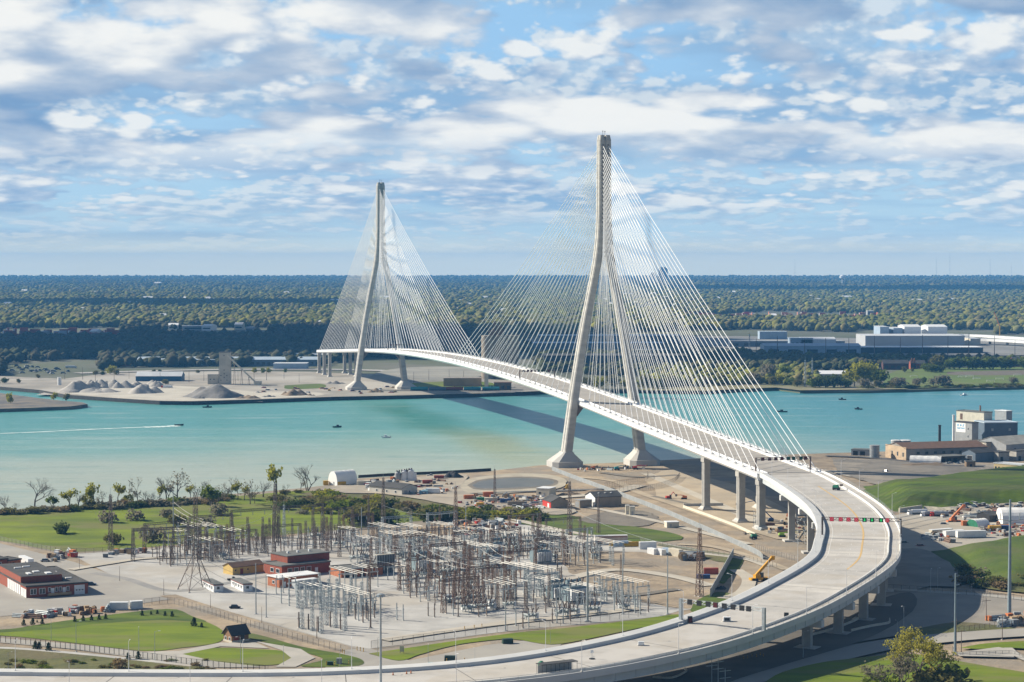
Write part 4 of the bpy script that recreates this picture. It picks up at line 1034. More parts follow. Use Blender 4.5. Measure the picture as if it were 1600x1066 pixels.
for i, (x0, x1, yb, hh, lab) in enumerate(((977.5, 983.5, 805, 4.9, "tall narrow pale concrete box on dark soil, left of a wider one"), (984, 992, 806, 4.6, "wide pale concrete box on dark soil, right of a narrow one"))):
    k = Bld("utility_box", lab, "utility box", (x0, yb), (x1, yb), 3.4, hh, CREAM, CONC, parapet=0, ov=.1)
    k.opening("door", 'front', k.W / 2, .2, 1.1, 2.1, GREYW)
k = Bld("utility_box", "low white concrete box on bare dirt near the grass bank", "utility box", (1042, 825), (1061, 824.5), 5, 2.7, CREAM, WHITEP, parapet=0, ov=.15)
k.opening("hatch", 'front', 2, .5, 1.2, 1.4, GREYW)
k = Bld("site_office", "cream flat roofed site office by the yellow roller", "office", (838, 775), (858, 776), 10, 4.4, CREAM, WHITEP, parapet=0, ov=.15)
k.opening("window", 'front', 2.2, 1.2, 1.4, 1.2, GLASS); k.opening("door", 'front', 5, 0, 1.1, 2.1, GREYW)
# --- industrial works at the right
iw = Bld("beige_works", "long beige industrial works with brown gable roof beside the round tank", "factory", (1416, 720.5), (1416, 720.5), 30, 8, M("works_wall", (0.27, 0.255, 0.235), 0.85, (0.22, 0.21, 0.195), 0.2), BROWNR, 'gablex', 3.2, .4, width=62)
iw.root.rotation_euler[2] = 0.30
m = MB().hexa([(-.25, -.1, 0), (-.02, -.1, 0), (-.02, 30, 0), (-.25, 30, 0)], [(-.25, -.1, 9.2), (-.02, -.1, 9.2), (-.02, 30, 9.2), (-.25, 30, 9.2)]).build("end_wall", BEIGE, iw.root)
for u in (4, 12, 20): iw.opening("window", 'left', u, 2.6, 1.8, 2.8, GLASS, CREAM, proud=.3)
for u in range(7): iw.opening("window", 'front', 9 + u * 6.5, 4.4, 2.2, 1.6, GLASS)
rx = Bld("loading_canopy", "low dark loading canopy in front of the beige works", "canopy", (1468, 724), (1508, 722), 11, 4.2, M("canopy_wall", (0.12, 0.105, 0.09), 0.85), ROOFG, parapet=0, ov=.6)
for u in (3, 8, 13): rx.opening("bay", 'front', u, 0, 3.2, 3.0, BLACK)
qt = Bld("quonset_tent", "long low white arched tent in front of the beige works", "tent", (1421, 723.5), (1470, 724.8), 11, 4.6, TENT, TENT, 'archx')
qt.opening("door", 'right', 5.5, 0, 3.4, 3.0, BLACK)
sg = Bld("sign_tower", "grey clad tower block with a white sign board facing left", "tower", (1518.5, 702), (1530.5, 700), 18, 19, GREYW, ROOFD, parapet=.3, width=6.7)
sg.root.rotation_euler[2] = 0.62;  
o = sg.opening("sign_board", 'left', 10.6, 11.6, 9.2, 6.8, WHITE, proud=.15)
lm = M("sky_blue_letter", (0.10, 0.42, 0.72), 0.5)
def glyphs(mm, rows, face, u0, z0, cw, ch, s_, d=.22):
    for r_, row in enumerate(rows):
        for c__, ch_ in enumerate(row):
            if ch_ != ' ':
                u, z = u0 - c__ * cw, z0 - r_ * ch
                mm.hexa([s_.at(face, u, z, .1), s_.at(face, u - cw, z, .1), s_.at(face, u - cw, z + ch, .1), s_.at(face, u, z + ch, .1)],
                        [s_.at(face, u, z, d), s_.at(face, u - cw, z, d), s_.at(face, u - cw, z + ch, d), s_.at(face, u, z + ch, d)])
mm = MB()
glyphs(mm, ["# #   #    ## ", "##   ###   #  ", "# #   #   ##  "], 'left', 13.9, 17.0, .5, .55, sg)
glyphs(mm, ["# # # ## # # #", "#####  # ## # "], 'left', 13.9, 14.6, .5, .5, sg)
mm.build("sign_lettering", lm, o)
for z in (13.6, 8.0): sg.opening("window", 'left', 3.6, z, 1.2, 1.9, GLASS, WHITE)
wt = Bld("white_tower_block", "white upper tower block with flat roof behind the grey sign tower", "tower", (1537, 696.5), (1556, 696), 27, 24.5, CREAM, ROOFG, parapet=.3, width=9)
wt.root.rotation_euler[2] = 0.62; wt.box("flue", 6, 9, 24.5, .9, .9, 4.5, RUST); wt.opening("window", 'left', 22, 18, 2.4, 4.5, BROWNR)
bb = Bld("slate_block", "huge dark blue grey clad block at the right edge of the works", "factory", (1538, 700.5), (1592, 694), 22, 18.5, M("slate_cladding", (0.10, 0.135, 0.18), 0.6, (0.085, 0.115, 0.155), 0.1), LBLUE, parapet=.3, width=25)
bb.root.rotation_euler[2] = 0.12
for u in (6, 19): 
    for z in (6, 12.5): bb.opening("vent", 'front', u, z, 1.6, 1.8, GREYW)
kb = Bld("roof_plant_house", "small grey plant tower rising behind the dark blue grey block", "tower", (1572, 690), (1582, 688.5), 12, 23, GREYW, WHITEP, parapet=.2, width=6)
kb.opening("door", 'front', 3, 14, 1.2, 2.4, BLACK)
kb.root.rotation_euler[2] = 0.55
lk = Bld("cream_block", "cream walled block with a shaded front below the sign tower", "factory", (1567, 704) if False else (1541, 709), (1578, 704), 20, 8.0, M("cream_block_wall", (0.36, 0.33, 0.28), 0.85, (0.30, 0.275, 0.235), 0.2), ROOFG, parapet=.3, width=24)
lk.root.rotation_euler[2] = 0.40
for u in (4.5, 11, 16.5): lk.opening("panel", 'left', u, .6, 4.4, 6.6, CREAM)
sl_ = Bld("sloping_shed", "grey shed with long sloping pale roof at the far right of the works", "shed", (1572, 711), (1640, 706), 30, 7, GREYW, M("pale_slope_roof", (0.36, 0.35, 0.31), 0.7), 'gablex', 4.5, .3)
sl_.opening("hatch", 'front', 9, 3, 1.4, 1.4, BLACK)
bw = Bld("blue_grey_warehouse", "blue grey gabled warehouse with an open door in front of the cream block", "warehouse", (1524, 722.5), (1560, 719.5), 12, 6, BLUEG, ROOFD, 'gablex', 2.2, .3)
bw.opening("door", 'left', 5, 0, 4.5, 4.2, BLACK, WHITE)
for i, (a, b_, hh, lab) in enumerate((((1560, 721), (1577, 720), 6.0, "squat grey concrete block beside the blue grey warehouse"), ((1588, 720), (1640, 717), 6.5, "wide grey concrete block at the right edge beside the dark gap"))):
    k = Bld("concrete_block_house", lab, "building", a, b_, 10, hh, M("stained_wall", (0.40, 0.385, 0.35), 0.85, (0.32, 0.31, 0.285), 0.3), ROOFD)
    k.opening("door", 'front', 3, 0, 2.4, 3, BLACK)
ys = Bld("yellow_shop", "low pale yellow shop with dark windows and flat roof beside the green hill", "shop", (1553, 735.5), (1596, 739.5), 9, 5.0, M("pale_yellow_wall", (0.62, 0.50, 0.27), 0.8, (0.56, 0.45, 0.24), 0.4), PALER, parapet=.4)
for u in (1.5, 4, 8.5): ys.opening("window", 'front', u, 1.6, 1.5 if u < 8 else 3.2, 1.3, GLASS)
ys.opening("door", 'front', 14.5, 0, 2, 2.8, BLACK)
yb = Bld("brown_brick_hut", "small brown brick hut at the foot of the green hill", "hut", (1510, 731), (1524, 731), 6, 4, M("hut_brown", (0.30, 0.215, 0.14), 0.85), ROOFG)
yb.opening("door", 'front', 3, 0, 1.4, 2.3, BLACK)
ob = Bld("open_sheds", "low dark open sheds left of the round steel tank", "shed", (1330, 711.5), (1358, 712.5), 10, 4, GREYW, ROOFG, parapet=0)
for u in (3, 8): ob.opening("bay", 'front', u, 0, 3.4, 3.0, BLACK)
# big arched storage dome at the right edge and the green ended shelter
dm = Bld("storage_dome", "large white arched storage dome at the right edge of the storage yard", "tent", (1567, 822), (1650, 822), 16, 8.5, TENT, TENT, 'archx')
dm.opening("door", 'right', 10, 0, 4.5, 4.2, GREYW)
gs = Bld("green_ended_shelter", "small white arched shelter with green ends among the storage yard containers", "tent", (1528, 826), (1547, 824), 8, 4.2, CONG, TENT, 'archx')
gs.opening("door", 'right', 4, 0, 2.4, 2.4, BLACK)
ft = Bld("black_tarp_shelter", "flat black covered shelter between green ended shelter and white dome", "shelter", (1546, 818), (1580, 815.5), 10, 4.0, BLACK, ROOFD, 'gablex', 1.4, .3)
ft.opening("bay", 'front', 5, 0, 6, 3, BLACK)

# --- tanks and chimneys
def tank(name, label, cat, mark, r, h, mat, top=None, cone=0.0, y0=None, n=20, rings=0):
    c = G(*mark) if y0 is None else GY(mark[0], y0)
    o = thing(name, label, cat, c)
    MB().lathe([(r, -.2), (r, h)], n=n).build("shell", mat, o, smooth=False)
    MB().lathe([(r * 1.03, h - .05), (r * 1.03, h + .35), (max(.3, r * (.2 if cone else .96)), h + .4 + cone)], n=n).build("lid", top or mat, o)
    if rings:
        m = MB()
        for k in range(rings): m.lathe([(r + .06, h * (k + .5) / rings), (r + .06, h * (k + .5) / rings + .18)], n=n)
        m.build("hoops", STEEL, o)
    m = MB()
    for k in (-.25, .25): m.tube((k, -r - .12, 0), (k, -r - .12, h + .8), .05, n=4)
    for k in np.arange(.4, h, .6): m.tube((-.25, -r - .12, float(k)), (.25, -r - .12, float(k)), .04, n=4)
    m.build("ladder", STEEL, o)
    return o
tank("storage_tank", "grey round steel tank against the beige wall end of the works", "tank", (1366.5, 716), 3.4, 8.6, GREYW, rings=4)
tank("storage_tank", "round grey tank with pale lid behind beige works, left of the pair", "tank", (1399.5, 706), 3.4, 8, GREYW, WHITEP, rings=3)
tank("storage_tank", "round grey tank with pale lid behind beige works, right of the pair", "tank", (1414, 706), 4.0, 8, BLUEG, WHITEP, rings=3)
def chimney(label, mark, r, h, mat, base):
    o = thing("chimney", label, "chimney", G(*mark))
    MB().lathe([(r, 0), (r * .86, h)], n=12).build("stack", mat, o); MB().lathe([(r * 1.12, h - .3), (r * 1.12, h + .25), (r * .7, h + .26)], n=12).build("rim", mat, o)
    MB().box(0, 0, -.2, r * 4, r * 4, base).build("base", CREAM, o)
chimney("slim black chimney rising behind the beige works", (1468, 705), 1.05, 18.5, BLACK, 7)
chimney("tall white chimney left of the grey sign tower", (1489.5, 703), .95, 25, WHITE, 6)

# --- far bank: warehouses, yard buildings, plant
def far(name, label, cat, x0, x1, ybase, depth, h, wall, roof, kind='flat', rise=2.0, group=None, wins=0, ang=0.0):
    b__ = Bld(name, label, cat, (x0, ybase), (x1, ybase), depth, h, wall, roof, kind, rise, .4, group, parapet=0)
    b__.root.rotation_euler[2] = ang
    if wins:
        for k in range(wins): b__.opening("window", 'front', b__.W * (k + .5) / wins, h * .25, b__.W / wins * .55, h * .4, GLASS)
    return b__
far("freight_shed", "very long blue grey freight shed with a row of bays behind the stone yard", "warehouse", 214, 500, 572.5, 30, 8.5, BLUEG, LBLUE, 'gablex', 3.2, wins=34)
far("brick_annex", "dull red brick annex at the left end of the long freight shed", "warehouse", 173, 213, 572.5, 24, 6.5, REDM, LBLUE, 'gablex', 2, wins=5)
far("pale_warehouse", "pale grey flat roofed warehouse at the right end of the freight shed", "warehouse", 427, 479, 577.5, 28, 7.5, BLUEW, PALER, wins=0)
far("upper_store", "white roofed upper store behind right end of the freight shed", "warehouse", 444, 520, 564, 24, 8, BLUEG, PALER, 'gablex', 2)
far("blue_shed", "dark blue metal shed with pale gable roof behind gravel heaps", "shed", 212, 283.5, 597, 24, 6.5, M("deep_blue_cladding", (0.02, 0.085, 0.17), 0.55), PALER, 'gablex', 4.5, wins=0)
bt_ = Bld("batching_tower", "tall pale concrete batching tower beside the grey gravel heap", "tower", (342.5, 602), (359.5, 602), 11, 36, M("tower_concrete", (0.47, 0.44, 0.37), 0.85, (0.37, 0.35, 0.30), 0.12), ROOFG, parapet=.4)
for x, z in ((5.5, 32), (5.5, 16), (2, 10), (5.5, 12), (8.5, 10), (5.5, 8), (2, 5), (8.5, 5)): bt_.opening("window", 'front', x, z, 1.0, 1.1, GLASS)
lb_ = far("batching_annex", "low pale concrete annex with slanted roof beside batching tower", "annex", 324.5, 341.5, 601.5, 9, 11, MATS["tower_concrete"], ROOFG)
for x in (3, 7): lb_.opening("window", 'front', x, 5.5, 1.2, 1.3, GLASS)
cv = thing("conveyor", "long sloping covered conveyor running down from batching tower", "conveyor", G(400, 603))
a, b_ = G(400, 603), G(357, 602)
p1_, p0_ = Vector((b_.x - a.x, 3, 32)), Vector((0, 0, 2.5))
MB().hexa([p0_ + Vector((0, -1, 0)), p0_ + Vector((0, 1, 0)), p1_ + Vector((0, 1, 0)), p1_ + Vector((0, -1, 0))][::-1], [p0_ + Vector((0, -1, 2.2)), p0_ + Vector((0, 1, 2.2)), p1_ + Vector((0, 1, 2.2)), p1_ + Vector((0, -1, 2.2))][::-1]).build("gallery", CREAM, cv)
m = MB()
for f in (.25, .5, .75):
    q = p0_.lerp(p1_, f); m.tube((q.x, q.y - 1, q.z), (q.x - 1, q.y - 1, 0), .25, n=4); m.tube((q.x, q.y + 1, q.z), (q.x + 1, q.y + 1, 0), .25, n=4)
m.build("trestle", DSTEEL, cv)
MB().box(2, 0, 0, 8, 6, 5).build("hopper", CREAM, cv)
# cement silo group behind the bridge deck
cs = thing("silo_cluster", "massive round brown concrete silo cluster topped by rusty machinery behind the deck", "silo", G(775, 592))
m = MB()
for k in range(3): m.lathe([(8.0, 0), (8.0, 50), (7.6, 50.4)], -9 + k * 14, k * 2.0, 24)
m.build("silo_walls", M("silo_concrete", (0.33, 0.28, 0.22), 0.85, (0.26, 0.22, 0.175), 0.06), cs)
MB().box(5, 4, 2, 34, 12, 46).build("core_block", MATS["silo_concrete"], cs)
m = MB(); m.box(0, 2, 50.4, 18, 7, 5); m.box(4, 2, 55, 7, 5, 7); m.box(-2, 2, 55, 3, 3, 12); m.tube((10, 2, 54), (3, 2, 66), .9); m.tube((-6, 2, 54), (0, 2, 64), .7)
m.build("headhouse", RUST, cs)
fl = MB(); fl.sheet([(-3, -8.4, 22), (4, -8.4, 21.6), (4, -8.4, 25.2), (-3, -8.4, 25.6)]); fl.build("painted_flag", M("faded_flag", (0.55, 0.33, 0.32), 0.8, (0.6, 0.55, 0.55), 0.6), cs)
far("tan_works", "tan brick works with flat roof behind the row of rail cars", "building", 693, 752, 605, 22, 9.5, M("tan_brick", (0.36, 0.26, 0.17), 0.85, (0.30, 0.215, 0.14), 0.1), M("tan_roof", (0.35, 0.31, 0.27), 0.9), wins=0)
far("brown_house", "small tan and brown block right of the silos at the waterside", "building", 772, 799, 611, 16, 8.5, M("brown_block", (0.20, 0.145, 0.10), 0.85), BROWNR, wins=3)
far("thin_tower", "pale slim silo beside the tan works", "silo", 757, 763, 606, 9, 20, CREAM, CREAM)
for i, x in enumerate((643, 672, 698, 726, 755)):
    cc = (TEAL, BLUEG, REDM, TEAL, TEAL)[i]
    o = thing("rail_car", ("grey blue tank rail car nearest the far pylon foot", "slate rail car second from the far pylon foot", "rusty red rail car in the waterside row", "teal rail car right of the rusty red one", "teal rail car at the right end of the waterside row")[i], "rail car", G(x + 12, 611.5), 0.02)
    MB().tube((-9, 0, 3.0), (9, 0, 3.0), 1.7, n=10).build("tank_body", cc, o)
    MB().box(0, 0, .9, 18.6, 2.4, .45).build("underframe", BLACK, o)
    MB().tube((0, 0, 4.5), (0, 0, 5.3), .6, n=8).build("dome", cc, o)
    for e in (-6.5, 6.5): 
        m = MB()
        for q in (-.9, .9): m.tube((e + q, -1.1, .45), (e + q, 1.1, .45), .45, n=8)
        m.build("bogie", BLACK, o)
# Detroit-side plant: long roofs
P = [("glass_works", "long pale blue roofed warehouse behind near pylon, upper row", "warehouse", 842, 1065, 537, 60, 13, BLUEG, LBLUE, 'flat', 0),
     ("steel_store", "long blue grey warehouse behind near pylon, lower row", "warehouse", 832, 1040, 545.5, 60, 9, BLUEG, LBLUE, 'flat', 0),
     ("dark_hall", "long dark industrial hall behind near pylon below the green strip", "warehouse", 850, 1075, 577, 60, 17, M("dark_cladding", (0.05, 0.06, 0.075), 0.7), ROOFD, 'flat', 12),
     ("cream_store", "low cream sand coloured shed behind the right pylon leg", "shed", 993, 1048, 551, 30, 4, CREAM, CREAM, 'flat', 0),
     ("stepped_offices", "stepped blue grey office block with banded windows behind the stay cables", "office", 1187, 1230, 531, 30, 14, BLUEW, LBLUE, 'flat', 0),
     ("low_offices", "long low grey building left of the toll plaza roofs", "building", 1140, 1320, 543, 40, 10, BLUEG, GREYW, 'flat', 10),
     ("teal_roof_plaza", "wide customs plaza building with pale blue sloping roof", "building", 1194, 1345, 556, 50, 14, BLUEW, LBLUE, 'gablex', 5),
     ("white_roof_hall", "white roofed upper hall in the middle of the pale blue plaza", "building", 1252, 1306, 548, 40, 17, WHITEP, WHITE, 'gablex', 2),
     ("glass_atrium", "glassy blue box hall beside the white roofed upper hall", "building", 1235, 1270, 548, 30, 19, BLUEW, LBLUE, 'flat', 5),
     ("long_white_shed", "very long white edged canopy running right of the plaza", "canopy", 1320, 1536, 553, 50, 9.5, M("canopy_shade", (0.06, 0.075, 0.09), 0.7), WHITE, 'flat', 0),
     ("plant_hall", "big pale grey plant hall with flat roof beyond the long canopy", "factory", 1352, 1507, 545, 90, 20, M("pale_plant_wall", (0.42, 0.44, 0.46), 0.6, (0.38, 0.40, 0.42), 0.03), PALER, 'flat', 0),
     ("roof_block", "left pale cube on the roof level of big plant hall", "factory", 1375, 1389, 541, 60, 31, BLUEW, PALER, 'flat', 0),
     ("roof_block", "second pale cube on the roof level of big plant hall", "factory", 1396, 1410, 541, 60, 29, BLUEW, PALER, 'flat', 0),
     ("roof_block", "third white cube pair on the roof level of big plant hall", "factory", 1413, 1439, 541, 60, 31, WHITEP, WHITEP, 'gablex', 1),
     ("roof_block", "rightmost white cube on the roof level of big plant hall", "factory", 1450, 1480, 541, 60, 31, WHITEP, WHITEP, 'gablex', 1),
     ("ramp_store", "white low store below the raised road at right", "store", 1516, 1532, 541, 60, 12, CREAM, PALER, 'flat', 0),
     ("river_store", "low white roofed store among trees close to the far shore", "store", 1278, 1327, 590, 40, 4, CREAM, WHITE, 'gablex', 1.5),
     ("fort_house", "dark red brick fort house with pale gable at the playing field edge", "house", 1423, 1446, 577, 14, 7, BRICK, ROOFD, 'gablex', 5),
     ("fort_house", "small dark house with orange gable among the round field trees", "house", 1452, 1462, 573, 12, 8, ORANGE, ROOFD, 'gabley', 5),
     ("fort_house", "dark gabled house at the right edge behind the tree row", "house", 1582, 1596, 574, 14, 9, BRICK, ROOFD, 'gablex', 5),
     ("fort_barracks", "long dark brick barracks left of the fort house in the shade", "house", 1380, 1420, 578, 14, 8, M("dark_brick", (0.10, 0.05, 0.045), 0.85), ROOFD, 'gablex', 4)]
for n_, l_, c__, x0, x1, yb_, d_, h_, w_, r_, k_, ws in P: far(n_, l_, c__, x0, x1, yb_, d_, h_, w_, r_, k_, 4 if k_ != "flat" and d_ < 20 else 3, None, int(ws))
o = thing("orange_gable", "pair of orange brick gables standing at the left edge of the fort house", "gable", G(1423, 577)); 
for k in (0, 3.4): MB().add([(k, 0, 0), (k + 2.6, 0, 0), (k + 2.6, 0, 11), (k + 1.3, 0, 14), (k, 0, 11), (k, 1, 0), (k + 2.6, 1, 0), (k + 2.6, 1, 11), (k + 1.3, 1, 14), (k, 1, 11)], [(0, 1, 2, 3, 4), (9, 8, 7, 6, 5), (0, 4, 9, 5), (1, 6, 7, 2), (4, 3, 8, 9), (3, 2, 7, 8)]).build("gable_wall", ORANGE, o)
# elevated road of the interchange at right
for i, (marks, hh, lab) in enumerate((([(1460, 533), (1520, 533), (1600, 538), (1720, 544)], 10, "raised white road bridge curving off to the right, upper one"), ([(1500, 538), (1560, 540), (1640, 545), (1760, 552)], 9, "raised white road bridge curving off to the right, lower one"))):
    o = thing("overpass", lab, "overpass", G(*marks[0])); pts = spline([G(*p) - G(*marks[0]) for p in marks], 5); m = MB(); rows = [[], [], [], []]
    for k_, p in enumerate(pts):
        d = (pts[min(k_ + 1, len(pts) - 1)] - pts[max(0, k_ - 1)]).normalized(); nn = Vector((-d.y, d.x, 0)) * 9
        rows[0].append(p - nn + Vector((0, 0, hh - 2.5))); rows[1].append(p - nn + Vector((0, 0, hh + 1.2))); rows[2].append(p + nn + Vector((0, 0, hh + 1.2))); rows[3].append(p + nn + Vector((0, 0, hh - 2.5)))
    m.grid(rows).build("deck", WHITE, o)
    for p in pts[::2]: MB().box(p.x, p.y, 0, 3, 6, hh - 2.4).build("pier", PIER, o)
# scattered roofs among the woods
pr = random.Random(11); n_ = 0
FARB = [(32, 478, 18), (10, 481, 9), (205, 478, 14), (285, 477, 10), (258, 470, 9), (230, 471, 13), (267, 470, 10), (328, 473, 12), (365, 472, 14), (400, 476, 9), (113, 455, 6), (270, 446.5, 18), (245, 446.5, 9), (255, 500, 9), (300, 517, 30), (270, 516, 14), (322, 517, 14), (372, 516, 12), (388, 520, 9),
        (60, 527, 7), (88, 526, 9), (145, 526, 10), (600, 470, 16), (640, 478, 20), (520, 476, 12), (560, 500, 8), (610, 505, 12), (660, 502, 9), (690, 468, 14), (720, 475, 12), (1150, 507, 8), (1325, 470, 12), (1395, 471, 16), (1342, 472, 8), (1435, 475, 14), (1485, 473.5, 30), (1540, 474, 24), (1480, 480, 10), (1505, 482, 14), (1270, 468, 6), (1210, 500, 7), (1410, 497, 8), (1440, 503, 7), (1500, 500, 8), (1560, 503, 9), (1590, 503, 7),
        (1360, 493, 9), (1160, 463, 9), (860, 470, 12), (930, 480, 10), (980, 465, 12), (1040, 470, 10), (1090, 462, 9), (20, 500, 6), (110, 497, 6), (180, 505, 7), (350, 500, 7), (430, 495, 8), (480, 487, 8), (455, 505, 7)]
proto = {}
FARB += [(pr.uniform(-20, 1600), pr.uniform(458, 512), pr.uniform(3, 8)) for _ in range(75)]
for x, yb_, wd in FARB:
    k_ = pr.randrange(4); dd = G(x, yb_).y; W_ = wd * dd / FPX * 1.1
    if k_ not in proto:
        b__ = Bld("far_building", "pale roofed low building showing among the distant trees", "building", (800, 500), (805, 500), 18, 8, (WHITEP, GREYW, CREAM, BLUEW)[k_], (WHITE, PALER, PALER, LBLUE)[k_], 'flat' if k_ % 2 else 'gablex', 3, .3, "pale roofs scattered among the distant trees", width=30, parapet=0)
        b__.opening("windows", 'front', 15, 3, 24, 2.2, GLASS)
        proto[k_] = b__.root; o = b__.root
    else: o = copy_tree(proto[k_])
    o.location = G(x - wd / 2, yb_); o.rotation_euler[2] = pr.uniform(-.25, .25); hs = 1.0 + dd / 9000
    o.scale = (W_ / 30, 1.5 + dd / 6000, (hs + pr.uniform(0, .4)) * .72)
# red and orange container stacks far off
cp = None
for i in range(175):
    if i < 130: x, yb_ = pr.uniform(1045, 1375), pr.uniform(494.5, 502.5)
    else: x, yb_ = pr.uniform(-5, 190), pr.uniform(521, 530)
    cm_ = pr.randrange(3)
    if cp is None: cp = {}
    key = (cm_, i < 130)
    if key not in cp:
        o = thing("shipping_container", "orange red container stacked in the distant rail yard" if i < 130 else "dull red container stacked behind riverside trees at left", "container", (0, 0, 0), 0, "orange containers in the distant rail yard" if i < 130 else "dull red containers behind the riverside trees")
        m = MB(); m.box(0, 0, 0, 12, 2.6, 2.7); m.box(0, 0, 2.72, 12, 2.6, 2.7)
        for q in np.arange(-5.6, 5.7, .8): m.box(float(q), -1.33, .1, .3, .1, 5.2)
        m.build("shell", (CONO, RED, M("salmon_steel", (0.55, 0.25, 0.16), 0.6))[cm_] if i < 130 else (CONR, REDM, CONR)[cm_], o); MB().box(-6.03, 0, .1, .08, 2.3, 5.2).build("door", WHITEP, o)
        cp[key] = o
    else: o = copy_tree(cp[key])
    o.location = G(x, yb_); o.rotation_euler[2] = pr.choice([0, 0, 1.57, .2]); o.scale = (1.25, 1.3, pr.choice([1.2, 1.7, 2.3]))
# ------------------------------------------------------------------ trees and shrubs near enough to tell apart
BARK = M("grey_bark", (0.16, 0.135, 0.11), 0.9, (0.11, 0.095, 0.08), 1.0)
def leafmat(name, a, b_, c3=None):
    m = M(name, a, 0.75, b_, 0.9, 0.35, 0.65, 3, spec=0.10)
    t = NT(m.node_tree); bs = t.n['Principled BSDF']                  # thin leaves pass light
    tr = t.node('ShaderNodeBsdfTranslucent'); mx = t.node('ShaderNodeMixShader'); mx.inputs[0].default_value = 0.45
    t.l.new(bs.inputs['Base Color'].links[0].from_socket, tr.inputs[0])
    t.l.new(bs.outputs[0], mx.inputs[1]); t.l.new(tr.outputs[0], mx.inputs[2]); t.l.new(mx.outputs[0], t.n['Material Output'].inputs[0])
    return m
LEAF = {'yellow': leafmat("yellow_green_leaf", (0.36, 0.34, 0.035), (0.25, 0.26, 0.04)), 'green': leafmat("fresh_green_leaf", (0.17, 0.21, 0.022), (0.105, 0.145, 0.02)),
        'olive': leafmat("olive_leaf", (0.19, 0.175, 0.055), (0.125, 0.12, 0.042)), 'brown': leafmat("brown_twigs", (0.27, 0.20, 0.10), (0.19, 0.145, 0.08)),
        'dark': leafmat("dark_leaf", (0.095, 0.120, 0.026), (0.062, 0.085, 0.022)), 'conifer': leafmat("conifer_needles", (0.036, 0.060, 0.022), (0.022, 0.040, 0.018)),
        'grey': leafmat("grey_twigs", (0.27, 0.245, 0.17), (0.19, 0.175, 0.125)), 'willow': leafmat("willow_leaf", (0.46, 0.42, 0.070), (0.32, 0.30, 0.065))}
def leaves(pts, size, r, n=1):
    m = MB()
    for p in pts:
        for _ in range(n):
            c = Vector(p) + Vector((r.gauss(0, size * .6), r.gauss(0, size * .6), r.gauss(0, size * .5)))
            a = Vector((r.gauss(0, 1), r.gauss(0, 1), r.gauss(0, 1))).normalized(); b_ = a.orthogonal().normalized()
            s = size * r.uniform(.5, 1.1); q = a.cross(b_) * s * .5; a = b_ * s * .5
            m.add([c - a - q, c + a - q * .6, c + a * .7 + q, c - a * .8 + q * .8], [(0, 1, 2, 3)])
    return m
def grow(m, p, d, ln, rad, lev, r, tips, spread=.5, up=.25, n=None, mid=None):
    q = p + d * ln
    m.tube(p, q, rad, rad * .68, 5 if lev > 1 else 3, lev > 2)
    if lev == 0: tips.append(q); return
    if lev <= 2: tips.append(p.lerp(q, .6)); 
    k = n or r.choice((2, 3, 3))
    for i in range(k):
        dd = (d + Vector((r.gauss(0, spread), r.gauss(0, spread), r.gauss(up * .3, spread * .6)))).normalized(); dd.z = dd.z * .8 + up * .35; dd.normalize()
        grow(m, p.lerp(q, r.uniform(.55, 1.0)) if i else q, dd, ln * r.uniform(.62, .86), rad * .62, lev - 1, r, tips, spread, up)
def make_tree(kind, seed, leaf, ln=(3.2,), lev=4, lsize=.6, ln_n=2, spread=.5, name="tree", label="", cat="tree", group=None, cap=900):
    r = random.Random(seed); m = MB(); tips = []
    for _ in range(1 if kind != 'multi' else 3):
        d = Vector((r.gauss(0, .06), r.gauss(0, .06), 1)) if kind != 'multi' else Vector((r.gauss(0, .3), r.gauss(0, .3), 1)); d.normalize()
        grow(m, Vector((r.gauss(0, .4), r.gauss(0, .4), -.2)) if kind == 'multi' else Vector((0, 0, -.2)), d, ln[0], .26, lev, r, tips, spread)
    o = thing(name, label, cat, (0, 0, 0), 0, group)
    m.build("trunk", BARK, o)
    if leaf:
        if len(tips) > cap: tips = r.sample(tips, cap)
        leaves(tips, lsize, r, ln_n).build("crown", LEAF[leaf], o)
    o['_h'] = max(v[2] for v in m.v)
    return o
def make_bush(seed, leaf, name="bush", label="", group=None, n=420, twig=True, flat_=.75, cat="bush", lsize=.34):
    r = random.Random(seed); pts = []
    lumps = [(Vector((r.gauss(0, .55), r.gauss(0, .55), r.uniform(.45, .95))), r.uniform(.45, .8)) for _ in range(6)]
    while len(pts) < n:
        c, rad = r.choice(lumps); v = Vector((r.gauss(0, 1), r.gauss(0, 1), r.gauss(0, 1))).normalized() * rad * r.uniform(.6, 1.05); v.z *= flat_
        p = c + v
        if p.z > .03: pts.append(p)
    o = thing(name, label, cat, (0, 0, 0), 0, group)
    leaves(pts, lsize, r).build("foliage", LEAF[leaf], o)
    m = MB()
    for _ in range(9):
        a = r.uniform(0, 6.28); q = Vector((math.cos(a) * r.uniform(.3, 1), math.sin(a) * r.uniform(.3, 1), r.uniform(.7, 1.5))); m.tube((0, 0, -.1), q, .045, .015, 4)
    m.build("stems", BARK, o); o['_h'] = 1.7
    return o
def make_conifer(seed, label="", group=None):
    r = random.Random(seed); pts = []
    for k in range(330):
        z = r.uniform(.1, 1) ; rad = (1.04 - z) * .36 * r.uniform(.5, 1.05); a = r.uniform(0, 6.28); pts.append((math.cos(a) * rad, math.sin(a) * rad, z))
    o = thing("conifer", label, "conifer", (0, 0, 0), 0, group)
    leaves(pts, .11, r).build("foliage", LEAF['conifer'], o); MB().tube((0, 0, -.1), (0, 0, .9), .035, .01, 5).build("trunk", BARK, o); o['_h'] = 1.02
    return o
USED = set()
